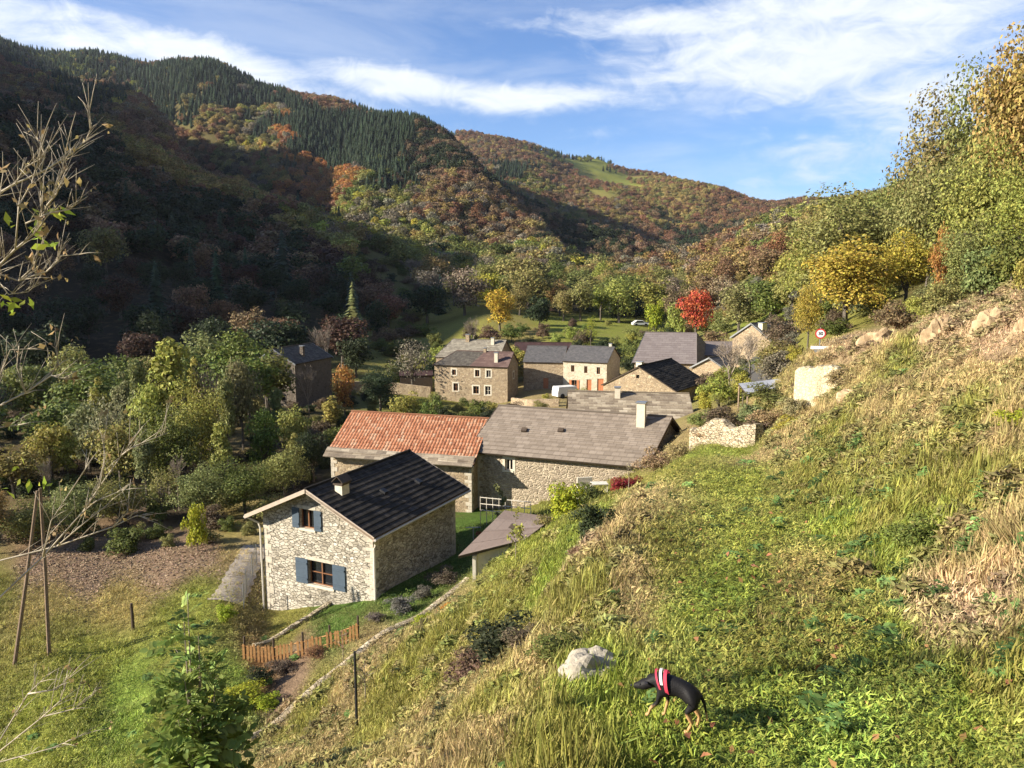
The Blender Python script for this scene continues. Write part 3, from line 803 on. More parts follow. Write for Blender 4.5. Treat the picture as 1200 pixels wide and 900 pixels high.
# ---- mixed woods: which kinds grow where
MIX = dict(
 con=[('conifer', 'con', 1.0)], none=[],
 conmix=[('conifer', 'con', .7), ('far', 'green', .15), ('far', 'yg', .07), ('far', 'brown', .08)],
 rust=[('far', 'rust', .5), ('far', 'brown', .4), ('far', 'ochre', .10)],
 orange=[('far', 'orange', .6), ('far', 'rust', .25), ('far', 'ochre', .15)],
 brown=[('far', 'brown', .45), ('far', 'ochre', .25), ('far', 'grey', .15), ('far', 'rust', .15)],
 mixed=[('far', 'olive', .34), ('far', 'ochre', .2), ('far', 'green', .16), ('far', 'grey', .16), ('far', 'yg', .08), ('far', 'gold', .03), ('far', 'dark', .03)],
 dark=[('far', 'maroon', .15), ('far', 'brown', .22), ('far', 'dark', .55), ('conifer', 'con', .08)],  # tints kept dark to put the hillside's shade into the crowns
 ochre=[('far', 'ochre', .5), ('far', 'olive', .25), ('far', 'rust', .25)],
 oak=[('far', 'olive', .45), ('far', 'yg', .2), ('far', 'ochre', .2), ('far', 'green', .1), ('far', 'gold', .05)])
SPEC = [(0,60,1100,'conmix'),(60,75,1050,'conmix'),(30,90,780,'rust'),(10,100,760,'rust'),(80,105,800,'brown'),(150,80,1000,'conmix'),(210,90,1000,'con'),(220,74,1080,'rust'),(300,110,950,'con'),(345,112,1000,'rust'),(395,122,940,'rust'),
 (260,130,880,'con'),(330,140,850,'con'),(400,145,850,'con'),(450,155,850,'con'),(400,180,760,'con'),(450,200,650,'con'),(360,170,760,'con'),(480,190,750,'con'),(500,180,800,'con'),(200,110,900,'con'),(150,110,900,'conmix'),
 (265,158,800,'ochre'),(290,165,780,'mixed'),(330,170,720,'orange'),(300,185,700,'mixed'),(360,205,640,'orange'),(390,215,600,'orange'),(350,225,600,'orange'),(340,195,650,'mixed'),
 (100,140,650,'conmix'),(60,120,560,'brown'),(160,160,560,'brown'),(250,200,500,'brown'),(330,240,470,'brown'),(130,155,480,'ochre'),(200,200,420,'ochre'),(290,245,390,'ochre'),(400,290,340,'mixed'),(230,190,480,'rust'),
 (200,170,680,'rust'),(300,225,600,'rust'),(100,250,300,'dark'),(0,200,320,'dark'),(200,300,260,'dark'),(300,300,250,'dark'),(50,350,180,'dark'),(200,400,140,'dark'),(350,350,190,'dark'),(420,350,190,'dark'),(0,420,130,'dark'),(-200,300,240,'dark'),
 (430,240,480,'mixed'),(480,260,450,'mixed'),(540,250,520,'brown'),(500,300,380,'mixed'),(450,300,340,'mixed'),(570,310,340,'mixed'),(620,330,300,'mixed'),(600,280,450,'brown'),(470,220,560,'conmix'),(560,230,650,'dark'),(650,290,500,'dark'),(700,300,520,'dark'),(520,200,760,'dark'),
 (640,345,260,'mixed'),(720,335,300,'mixed'),(800,320,330,'mixed'),(770,300,400,'brown'),
 (560,165,1500,'rust'),(600,172,1500,'rust'),(540,160,1550,'conmix'),(650,185,1500,'conmix'),(560,195,1250,'brown'),(620,205,1150,'ochre'),(640,225,1000,'mixed'),(600,215,1100,'con'),(660,205,1250,'rust'),(690,225,1100,'rust'),(700,203,1500,'none'),(735,213,1400,'none'),(690,210,1350,'none'),(715,222,1250,'none'),
 (740,195,1650,'rust'),(700,192,1700,'conmix'),(750,265,900,'rust'),(710,250,950,'brown'),(800,280,800,'dark'),(760,225,1200,'ochre'),(800,220,1200,'ochre'),(780,250,1000,'ochre'),(850,218,1250,'rust'),(880,230,1200,'rust'),(850,245,1000,'rust'),(840,270,800,'dark'),(910,240,1200,'rust'),
 (860,290,350,'brown'),(900,280,350,'brown'),(880,320,250,'brown'),(940,270,300,'oak'),(1000,240,300,'oak'),(1050,220,250,'oak'),(1100,250,120,'oak'),(1200,200,150,'oak'),(1000,300,180,'oak'),(950,310,170,'oak'),(1100,300,80,'oak'),(1000,250,600,'oak'),(920,260,420,'mixed'),(1200,100,300,'oak')]
sp_xy = []
for (x, y, Y, c) in SPEC:
    p = at(x, y, Y); r = math.hypot(p.x, p.y); sp_xy.append((A * math.atan2(p.x, p.y), math.log(r)))
sp_xy = np.array(sp_xy)
def species(x, y):
    r = np.hypot(x, y)
    wx = fbm(x / 60, y / 60, 71, 4) * .5; wy = fbm(x / 60 + 7, y / 60, 73, 4) * .5
    q = np.stack([A * np.arctan2(x, y) + wx, np.log(r) + wy], 1)
    out = np.zeros(len(x), int)
    for i in range(0, len(x), 5000):
        d2 = ((q[i:i + 5000, None] - sp_xy[None]) ** 2).sum(-1)
        out[i:i + 5000] = d2.argmin(1)
    return [SPEC[k][3] for k in out]

def scatter(r0, r1, a0, a1, step, step_r=0.0, seed=1, keep=None):
    """jittered points, spacing step + step_r * distance"""
    rng = np.random.default_rng(seed); P = []
    r = r0
    while r < r1:
        s = step + step_r * r
        n = int(r * math.radians(a1 - a0) / s)
        if n > 0:
            a = math.radians(a0) + (np.arange(n) + rng.uniform(-.42, .42, n)) * math.radians(a1 - a0) / n
            rr = r + rng.uniform(-.42, .42, n) * s
            P.append(np.stack([rr * np.sin(a), rr * np.cos(a)], 1))
        r += s
    return np.concatenate(P)
def project(P):
    c, s = math.cos(PITCH), math.sin(PITCH)
    d = P[:, 1] * c - P[:, 2] * s; u = P[:, 1] * s + P[:, 2] * c
    return 600 + FPX * P[:, 0] / d, 450 - FPX * u / d
WORDS = dict(con='dark green', green='green', yg='yellow green', brown='brown', ochre='ochre', grey='greyish', rust='rusty red', maroon='dull maroon', orange='orange', olive='olive', gold='golden', dark='very dark green', sage='sage')
def fill(P, seed, place, group, kinds=None, hmin=7, hmax=12, maxd=None, wr=(.75, 1.05)):
    rng = random.Random(seed); z = H(P[:, 0], P[:, 1]); sp = species(P[:, 0], P[:, 1]); cnt = 0
    P3 = np.stack([P[:, 0], P[:, 1], z], 1); u, v = project(P3)
    for i in range(len(P)):
        mix = MIX[sp[i]]
        if not mix or not (-80 < u[i] < 1290): continue
        if any((P[i, 0] - t[0]) ** 2 + (P[i, 1] - t[1]) ** 2 < (t[2] * .75 + 1.6) ** 2 for t in TREES): continue
        k = rng.random(); s = 0
        for (kd, ti, w_) in mix:
            s += w_
            if k <= s: break
        h = rng.uniform(hmin, hmax)
        if kd == 'conifer':
            kind = 'conifer%d' % rng.randrange(2); w = h * rng.uniform(.40, .52); h *= 1.25; nm = 'conifer_tree'; noun = 'conifer'
        else:
            kind = (kinds or 'mid') + str(rng.randrange(3)); w = h * rng.uniform(*wr); nm = 'deciduous_tree'; noun = 'broadleaf tree'
            if ti == 'grey' and rng.random() < .5:
                kind = 'bare%d' % rng.randrange(2); nm = 'bare_tree'; noun = 'bare tree'
        tree(kind, Vector((P[i, 0], P[i, 1], z[i])), h, w, TINT[ti], nm, '%s %s %s' % (WORDS[ti], noun, place), 'tree', group)
        cnt += 1
    print('filled', place, cnt)
# individual trees of the nearer woods
def inpx(P, x0, x1, y0=None, y1=None):
    z = H(P[:, 0], P[:, 1]); u, v = project(np.stack([P[:, 0], P[:, 1], z], 1))
    m = (u > x0) & (u < x1)
    if y0 is not None: m &= (v > y0) & (v < y1)
    return P[m]
P = scatter(46, 120, 20, 36, 6.5, .02, 21)
def right_ok(P):
    # above the road and the bank crest only
    return P[(P[:, 0] > 22 + 0.02 * P[:, 1]) & (P[:, 0] > (.44 - .06 * (P[:, 1] > 62)) * P[:, 1])]
fill(right_ok(P), 3, 'on the wooded slope right of the road sign', 'trees on the right hand slope', 'near', 9, 13)
P = scatter(120, 260, 12, 36, 7.5, .02, 22)
fill(P[P[:, 0] > .32 * P[:, 1]], 4, 'on the upper part of the right hand slope', 'trees on the upper right hand slope', 'mid', 8, 12)
P = scatter(200, 330, -11, 17, 8.5, .006, 23)
fill(inpx(P, 480, 930), 5, 'in the woods behind the meadow', 'trees behind the meadow', 'mid', 8, 13)
P = scatter(128, 235, -36, -7, 9.0, .012, 24)
fill(inpx(P, -60, 480), 6, 'at the shaded foot of the left hillside', 'trees on the shaded foot of the left hillside', 'mid', 7.5, 11)
# undergrowth between the grove trees
P = scatter(50, 112, -36, -9, 7.5, .0, 25)
P = P[(P[:, 0] < -20 - 0.10 * (P[:, 1] - 50)) & (P[:, 1] > 48)]
SPEC_SAVE = MIX['dark']; MIX['dark'] = [('far', 'green', .4), ('far', 'sage', .25), ('far', 'olive', .35)]; MIX['mixed_save'] = MIX['mixed']
fill(P, 7, 'in the thick grove left of the barn', 'trees of the grove left of the barn', 'mid', 6, 9.5)
MIX['dark'] = SPEC_SAVE

# ---- far woods: one object per wood, trees placed by geometry nodes
def forest(name, label, P, sp, protos, seed, hmin, hmax, flt):
    """P ground points, flt chooses the crown kind this object carries"""
    rng = random.Random(seed); z = H(P[:, 0], P[:, 1])
    pts = []; sc = []; tn = []; ix = []; rot = []
    for i in range(len(P)):
        mix = MIX[sp[i]]
        if not mix: continue
        k = rng.random(); s = 0
        for (kd, ti, w_) in mix:
            s += w_
            if k <= s: break
        if (kd == 'conifer') != flt: continue
        h = rng.uniform(hmin, hmax)
        if flt: w = h * rng.uniform(.44, .58) / .36; h *= 1.15
        else: w = h * rng.uniform(.8, 1.15) / .76
        pts.append((P[i, 0], P[i, 1], z[i] - (.12 * h if not flt else 0.3))); sc.append((w, w, h)); ix.append(rng.randrange(len(protos)))
        j = rng.uniform(.68, 1.32); h *= rng.uniform(.8, 1.15); tn.append(tuple(c * j * rng.uniform(.93, 1.07) for c in TINT[ti])); rot.append(rng.uniform(0, 6.28))
    me = bpy.data.meshes.new(name); me.vertices.add(len(pts)); me.vertices.foreach_set('co', np.array(pts, dtype=np.float32).ravel())
    a = me.attributes.new('sc', 'FLOAT_VECTOR', 'POINT'); a.data.foreach_set('vector', np.array(sc, dtype=np.float32).ravel())
    a = me.attributes.new('tint', 'FLOAT_COLOR', 'POINT'); a.data.foreach_set('color', np.hstack([np.array(tn), np.ones((len(tn), 1))]).astype(np.float32).ravel())
    a = me.attributes.new('ix', 'INT', 'POINT'); a.data.foreach_set('value', np.array(ix, dtype=np.int32))
    a = me.attributes.new('rot', 'FLOAT', 'POINT'); a.data.foreach_set('value', np.array(rot, dtype=np.float32))
    me.update()
    o = bpy.data.objects.new(name, me); COL.objects.link(o)
    tag(o, label, 'forest', kind='stuff')
    gn_instances(o, protos)
    print(name, len(pts))
    return o
def gn_instances(o, protos):
    ng = bpy.data.node_groups.new(o.name + '_nodes', 'GeometryNodeTree')
    ng.interface.new_socket('Geometry', in_out='INPUT', socket_type='NodeSocketGeometry')
    ng.interface.new_socket('Geometry', in_out='OUTPUT', socket_type='NodeSocketGeometry')
    N = ng.nodes; L = ng.links
    gi = N.new('NodeGroupInput'); go = N.new('NodeGroupOutput')
    iop = N.new('GeometryNodeInstanceOnPoints')
    join = N.new('GeometryNodeJoinGeometry')
    for p in protos:
        oi = N.new('GeometryNodeObjectInfo'); oi.inputs['Object'].default_value = p; oi.inputs['As Instance'].default_value = True
        oi.transform_space = 'ORIGINAL'
        L.new(oi.outputs['Geometry'], join.inputs[0])
    def na(nm, typ):
        n = N.new('GeometryNodeInputNamedAttribute'); n.data_type = typ; n.inputs[0].default_value = nm; return n.outputs['Attribute']
    L.new(gi.outputs[0], iop.inputs['Points']); L.new(join.outputs[0], iop.inputs['Instance'])
    iop.inputs['Pick Instance'].default_value = True
    L.new(na('ix', 'INT'), iop.inputs['Instance Index'])
    L.new(na('sc', 'FLOAT_VECTOR'), iop.inputs['Scale'])
    cx = N.new('ShaderNodeCombineXYZ'); L.new(na('rot', 'FLOAT'), cx.inputs[2]); L.new(na('tilta', 'FLOAT'), cx.inputs[0]); L.new(na('tiltb', 'FLOAT'), cx.inputs[1]); L.new(cx.outputs[0], iop.inputs['Rotation'])
    L.new(iop.outputs[0], go.inputs[0])
    md = o.modifiers.new('scatter', 'NODES'); md.node_group = ng

# one real tree of each far kind stands on the hillside; the woods repeat its crown
def far_tree(kind, px, Y, h, w, ti, nm, lb):
    o = tree(kind, gp(px, Y), h, w, TINT[ti], nm, lb)
    return [c for c in o.children if c.name.startswith('crown')][0]
bpy.context.view_layer.update()
PB = [far_tree('far0', 452, 330, 11, 10, 'ochre', 'deciduous_tree', 'ochre rounded tree on the sunlit foot of the conifer hill'),
      far_tree('far1', 470, 300, 11, 10, 'olive', 'deciduous_tree', 'olive rounded tree low on the sunlit foot of the conifer hill'),
      far_tree('far2', 505, 285, 10, 9, 'olive', 'deciduous_tree', 'olive round headed tree at the end of the shaded spur')]
PN = [far_tree('conifer0', 398, 360, 14, 5, 'con', 'conifer_tree', 'single dark conifer on the lit crest of the near spur'),
      far_tree('conifer1', 350, 365, 13, 5, 'con', 'conifer_tree', 'single conifer behind the near spur crest')]
def merged(r0, r1, a0, a1, st, sr, seed):
    P = scatter(r0, r1, a0, a1, st, sr, seed); return P
Pn = np.concatenate([merged(236, 420, -37, -11, 6.4, .003, 31), merged(330, 420, -11, 14, 7.0, .003, 35)])
Pm = merged(420, 1340, -37, 3, 6.0, .0024, 32)
Pc = merged(560, 1340, -36, -3, 5.0, .0018, 37)
Pf = merged(640, 1760, -8, 24, 7.0, .0032, 33)
Pr = np.concatenate([merged(262, 640, 14, 37, 7.5, .004, 34), merged(420, 640, 3, 14, 7.5, .004, 36)])
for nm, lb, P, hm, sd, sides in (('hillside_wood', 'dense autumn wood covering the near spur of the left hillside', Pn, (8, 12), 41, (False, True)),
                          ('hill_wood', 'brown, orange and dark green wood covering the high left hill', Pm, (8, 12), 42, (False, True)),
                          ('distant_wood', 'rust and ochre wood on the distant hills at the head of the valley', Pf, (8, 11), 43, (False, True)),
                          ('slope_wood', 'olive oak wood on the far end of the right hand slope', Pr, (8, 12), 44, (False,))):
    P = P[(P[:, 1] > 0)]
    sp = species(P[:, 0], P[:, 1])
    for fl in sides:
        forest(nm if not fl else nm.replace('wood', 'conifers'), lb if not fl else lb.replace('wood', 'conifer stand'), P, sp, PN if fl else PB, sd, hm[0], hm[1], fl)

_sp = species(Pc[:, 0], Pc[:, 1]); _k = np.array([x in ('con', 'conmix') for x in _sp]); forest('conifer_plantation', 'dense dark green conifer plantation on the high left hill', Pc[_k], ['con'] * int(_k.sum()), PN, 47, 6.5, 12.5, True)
# ------------------------------------------------------------------ building materials
def stone_mat(name, cols, mortar, scale=3.2, flat=1.7, bump=0.6, dirt=0.25, edge=0.10):
    m, t, b, out = new_mat(name)
    tcn = t.new('ShaderNodeTexCoord')
    mp = t.new('ShaderNodeMapping'); t.l.new(tcn.outputs['Object'], mp.inputs[0]); mp.inputs['Scale'].default_value = (1, 1, flat)
    nz = t.new('ShaderNodeTexNoise'); t.l.new(tcn.outputs['Object'], nz.inputs['Vector']); nz.inputs['Scale'].default_value = 2.3; nz.inputs['Detail'].default_value = 3
    ad = t.new('ShaderNodeVectorMath', operation='MULTIPLY_ADD'); t.l.new(nz.outputs['Color'], ad.inputs[0]); ad.inputs[1].default_value = (.42, .42, .42); t.l.new(mp.outputs[0], ad.inputs[2])
    vo = t.new('ShaderNodeTexVoronoi', feature='DISTANCE_TO_EDGE'); vo.inputs['Scale'].default_value = scale; t.l.new(ad.outputs[0], vo.inputs['Vector'])
    vc = t.new('ShaderNodeTexVoronoi'); vc.inputs['Scale'].default_value = scale; t.l.new(ad.outputs[0], vc.inputs['Vector'])
    sp = t.new('ShaderNodeSeparateColor'); t.l.new(vc.outputs['Color'], sp.inputs[0])
    k = len(cols); st = t.ramp(sp.outputs[0], [(i / (k - 1) if k > 1 else 0, c) for i, c in enumerate(cols)])
    fine = t.noise(tcn.outputs['Object'], 11, 5, .7)
    st = t.mix(1.0, st, t.mapr(fine, .25, .75, .65, 1.3), 'MULTIPLY')
    col = t.mix(t.mapr(vo.outputs['Distance'], edge * .35, edge, 1, 0, True), st, mortar)
    dn = t.noise(tcn.outputs['Object'], .45, 4, .6)
    col = t.mix(t.mapr(dn, .42, .70, 0, dirt), col, tuple(c * .45 for c in mortar))
    t.put(b.inputs['Base Color'], col); b.inputs['Roughness'].default_value = .92; b.inputs['Specular IOR Level'].default_value = .12
    bp = t.new('ShaderNodeBump'); bp.inputs['Strength'].default_value = bump; bp.inputs['Distance'].default_value = .06
    hgt = t.math('ADD', t.mapr(vo.outputs['Distance'], 0, edge * 1.6, 0, 1, True), t.math('MULTIPLY', t.math('ADD', fine, sp.outputs[1]), .5))
    t.put(bp.inputs['Height'], hgt); t.l.new(bp.outputs[0], b.inputs['Normal'])
    return m
M_ST1 = stone_mat('pale_rubble_stone', [(.22, .195, .16), (.46, .41, .33), (.55, .50, .42), (.32, .28, .22), (.62, .57, .48), (.42, .37, .29), (.54, .49, .40)], (.33, .285, .22), 4.0, 1.8, 1.2, .35, .035)
M_ST2 = stone_mat('squared_block_stone', [(.22, .175, .13), (.36, .29, .21), (.30, .24, .18), (.44, .36, .26)], (.50, .42, .31), 3.2, 2.0, .8, .2, .11)
M_ST3 = stone_mat('ochre_rubble_stone', [(.30, .22, .14), (.42, .32, .21), (.26, .19, .13), (.50, .40, .27)], (.44, .355, .24), 3.3, 1.5, .8, .35, .06)
M_ST4 = stone_mat('cream_limed_stone', [(.48, .42, .30), (.58, .52, .39), (.40, .33, .23), (.60, .55, .43)], (.58, .52, .40), 3.0, 1.5, .5, .25, .06)
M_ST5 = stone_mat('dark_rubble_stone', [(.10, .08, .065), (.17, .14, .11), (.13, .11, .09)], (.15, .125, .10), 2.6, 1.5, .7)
M_DRY = stone_mat('dry_stone', [(.34, .27, .18), (.50, .42, .29), (.42, .34, .23), (.56, .48, .35)], (.20, .155, .10), 4.2, 2.2, 1.0, .2, .05)
M_PALEWALL = stone_mat('pale_block_wall', [(.55, .47, .31), (.62, .54, .37), (.50, .41, .26)], (.50, .41, .26), 6.5, 1.0, .6, .35, .05)

def roof_mat(name, cols, rough=.8, course=.33, tile=.3, joint=.55, round_=False, moss=None, spec=.2):
    m, t, b, out = new_mat(name)
    uv = t.new('ShaderNodeUVMap'); uv.uv_map = 'UVMap'
    br = t.new('ShaderNodeTexBrick'); t.l.new(uv.outputs[0], br.inputs['Vector'])
    br.inputs['Scale'].default_value = 1; br.inputs['Brick Width'].default_value = tile; br.inputs['Row Height'].default_value = course
    br.inputs['Mortar Size'].default_value = .012; br.inputs['Mortar Smooth'].default_value = .3
    br.inputs['Color1'].default_value = (0, 0, 0, 1); br.inputs['Color2'].default_value = (1, 1, 1, 1); br.inputs['Mortar'].default_value = (.5, .5, .5, 1)
    tcn = t.new('ShaderNodeTexCoord')
    n = t.noise(tcn.outputs['Object'], .8, 5, .65); n2 = t.noise(tcn.outputs['Object'], 7, 4, .7)
    f = t.math('ADD', t.math('MULTIPLY', br.outputs['Color'], .45), t.math('ADD', t.math('MULTIPLY', n, .45), t.math('MULTIPLY', n2, .45)))
    k = len(cols)
    col = t.ramp(t.mapr(f, .3, 1.0), [(i / (k - 1), c) for i, c in enumerate(cols)])
    col = t.mix(t.math('MULTIPLY', br.outputs['Fac'], joint), col, tuple(c * .3 for c in cols[0]))
    if moss: col = t.mix(t.mapr(n2, .5, .62, 0, .8), col, moss)
    t.put(b.inputs['Base Color'], col); b.inputs['Roughness'].default_value = rough; b.inputs['Specular IOR Level'].default_value = spec
    bp = t.new('ShaderNodeBump'); bp.inputs['Strength'].default_value = .7; bp.inputs['Distance'].default_value = .04
    hgt = t.math('SUBTRACT', t.math('MULTIPLY', n2, .6), br.outputs['Fac'])
    if round_:
        s = t.new('ShaderNodeSeparateXYZ'); t.l.new(uv.outputs[0], s.inputs[0])
        w = t.math('ABSOLUTE', t.math('SINE', t.math('MULTIPLY', s.outputs[0], math.pi / .24)))
        hgt = t.math('ADD', hgt, t.math('MULTIPLY', w, 1.0)); bp.inputs['Distance'].default_value = .06
    t.put(bp.inputs['Height'], hgt); t.l.new(bp.outputs[0], b.inputs['Normal'])
    return m
R_BLACK = roof_mat('black_roof_tiles', [(.022, .020, .018), (.042, .038, .034), (.075, .066, .058)], .9, .33, .3, .5, False, None, .08)
R_GREY = roof_mat('grey_brown_roof_tiles', [(.155, .125, .10), (.215, .175, .14), (.265, .22, .18)], .8, .36, .5)
R_TERRA = roof_mat('terracotta_tiles', [(.13, .055, .035), (.31, .125, .065), (.39, .18, .10), (.40, .29, .20)], .85, .38, .24, .5, True)
R_LAUZE = roof_mat('lichen_stone_slabs', [(.07, .055, .042), (.20, .16, .12), (.30, .25, .185), (.46, .40, .31)], .95, .31, .7, .35)
R_SLATE = roof_mat('dark_slates', [(.055, .052, .055), (.10, .095, .095), (.14, .13, .125)], .65, .25, .3, .4, False, None, .4)
R_ASLATE = roof_mat('lichened_dark_slates', [(.055, .048, .042), (.10, .088, .075), (.16, .145, .12)], .9, .28, .35, .5)
R_REDBR = roof_mat('reddish_brown_roofing', [(.10, .062, .055), (.14, .09, .078), (.19, .13, .11)], .85, .4, .8, .3)
R_MAUVE = roof_mat('mauve_grey_roofing', [(.15, .125, .12), (.19, .16, .155), (.22, .19, .18)], .75, .5, 1.0, .25)
R_PALE = roof_mat('pale_slab_roofing', [(.16, .14, .11), (.27, .24, .19), (.36, .33, .26)], .9, .35, .5, .6)
R_SHED = roof_mat('brown_felt_roofing', [(.20, .15, .125), (.24, .185, .155), (.28, .22, .19)], .9, 1.0, 1.2, .15)
R_ZINC = roof_mat('zinc_sheet', [(.30, .31, .34), (.42, .43, .46), (.50, .51, .54)], .45, 3.0, .6, .3, False, None, .5)
R_DRED = roof_mat('dark_red_sheeting', [(.035, .02, .02), (.06, .032, .03), (.08, .045, .04)], .8, .5, .5, .3)

def flat_mat(name, c, rough=.7, spec=.3, metal=0, var=.15, sc=6):
    m, t, b, out = new_mat(name)
    geo = t.new('ShaderNodeNewGeometry'); n = t.noise(geo.outputs['Position'], sc, 4, .65)
    t.put(b.inputs['Base Color'], t.mix(1.0, c, t.mapr(n, .25, .75, 1 - var, 1 + var), 'MULTIPLY'))
    b.inputs['Roughness'].default_value = rough; b.inputs['Specular IOR Level'].default_value = spec; b.inputs['Metallic'].default_value = metal
    return m
M_QUOIN = flat_mat('dressed_stone', (.46, .41, .33), .9, .1, 0, .35, 5)
M_WHITE = flat_mat('weathered_white_paint', (.62, .57, .48)); M_SHUT = flat_mat('slate_blue_paint', (.06, .085, .115)); M_SHUT2 = flat_mat('orange_wood_paint', (.42, .16, .07))
M_FRAME = flat_mat('brown_window_wood', (.20, .09, .04)); M_DARK = flat_mat('dark_interior', (.012, .011, .010)); M_WOOD = flat_mat('weathered_wood', (.26, .19, .13), var=.35, sc=12)
M_WOODD = flat_mat('dark_wood', (.07, .05, .035), var=.3); M_RENDER = flat_mat('cream_render', (.58, .52, .41)); M_METAL = flat_mat('galvanised_metal', (.30, .31, .32), .4, .5, .6)
M_VERGE = flat_mat('pinkish_verge_board', (.42, .34, .27)); M_GUT = flat_mat('pale_gutter_metal', (.40, .38, .35), .5); M_BLACK = flat_mat('black_metal', (.02, .02, .022), .5)
mg, tg, bgl, og_ = new_mat('window_glass'); bgl.inputs['Base Color'].default_value = (.015, .017, .02, 1); bgl.inputs['Roughness'].default_value = .08; bgl.inputs['Specular IOR Level'].default_value = .6
M_GLASS = mg

# ------------------------------------------------------------------ house builder
def wall_mb(mb, P, a0, b0, a1, b1, zb, topf, holes, depth=.22):
    """one wall from (a0,b0) to (a1,b1) in plan; topf(s) gives its top; holes = (s0, s1, z0, z1) along the wall"""
    Ln = math.hypot(a1 - a0, b1 - b0); ua, ub = (a1 - a0) / Ln, (b1 - b0) / Ln; na, nb = ub, -ua   # outward = right of travel
    def Q(s, z, d=0): return P(a0 + ua * s - na * d, b0 + ub * s - nb * d, z)
    xs = {0, Ln}
    for k in getattr(topf, 'breaks', []): xs.add(k)
    for h in holes: xs |= {h[0], h[1]}
    xs = sorted(xs)
    for x0, x1 in zip(xs[:-1], xs[1:]):
        hs = sorted([h for h in holes if h[0] < x1 - 1e-6 and h[1] > x0 + 1e-6], key=lambda h: h[2])
        z = zb
        for h in hs:
            mb.quad([Q(x0, z), Q(x1, z), Q(x1, h[2]), Q(x0, h[2])]); z = h[3]
        mb.quad([Q(x0, z), Q(x1, z), Q(x1, topf(x1)), Q(x0, topf(x0))])
    for (s0, s1, z0, z1) in holes:
        mb.quad([Q(s0, z0), Q(s1, z0), Q(s1, z0, depth), Q(s0, z0, depth)]); mb.quad([Q(s0, z1), Q(s0, z1, depth), Q(s1, z1, depth), Q(s1, z1)])
        mb.quad([Q(s0, z0), Q(s0, z0, depth), Q(s0, z1, depth), Q(s0, z1)]); mb.quad([Q(s1, z0), Q(s1, z1), Q(s1, z1, depth), Q(s1, z0, depth)])
    return Q

def slope_mb(mb, E0, E1, R0, R1, course=.33, lip=.03, lift=0.0, wav=0.0):
    """stepped courses between eave line E0-E1 and ridge line R0-R1"""
    E0, E1, R0, R1 = map(Vector, (E0, E1, R0, R1))
    Ls = ((R0 + R1) / 2 - (E0 + E1) / 2).length; n = max(2, int(Ls / course)); W_ = (E1 - E0).length
    nrm = (E1 - E0).cross((R0 + R1) / 2 - E0).normalized()
    if nrm.z < 0: nrm = -nrm
    m = max(1, int(W_ / 1.1)) if wav else 1
    rs = random.Random(int(W_ * 100))
    sag = [[rs.uniform(-wav, wav) for _ in range(m + 1)] for _ in range(n + 1)]
    def pt(k, j, up):
        t = k / n; a = E0.lerp(R0, t); c = E1.lerp(R1, t)
        return a.lerp(c, j / m) + nrm * (lift + up + sag[int(k)][j])
    for k in range(n):
        for j in range(m):
            a, b, c, d = pt(k, j, lip), pt(k, j + 1, lip), pt(k + 1, j + 1, 0.004), pt(k + 1, j, 0.004)
            u0 = W_ * j / m; u1 = W_ * (j + 1) / m; v0 = Ls * k / n + .001; v1 = Ls * (k + 1) / n - .001
            mb.quad([a, b, c, d], [(u0, v0), (u1, v0), (u1, v1), (u0, v1)])
            e, f = pt(k, j, -.002 if k else -.02), pt(k, j + 1, -.002 if k else -.02)
            mb.quad([e, f, b, a], [(u0, v0), (u1, v0), (u1, v0), (u0, v0)])

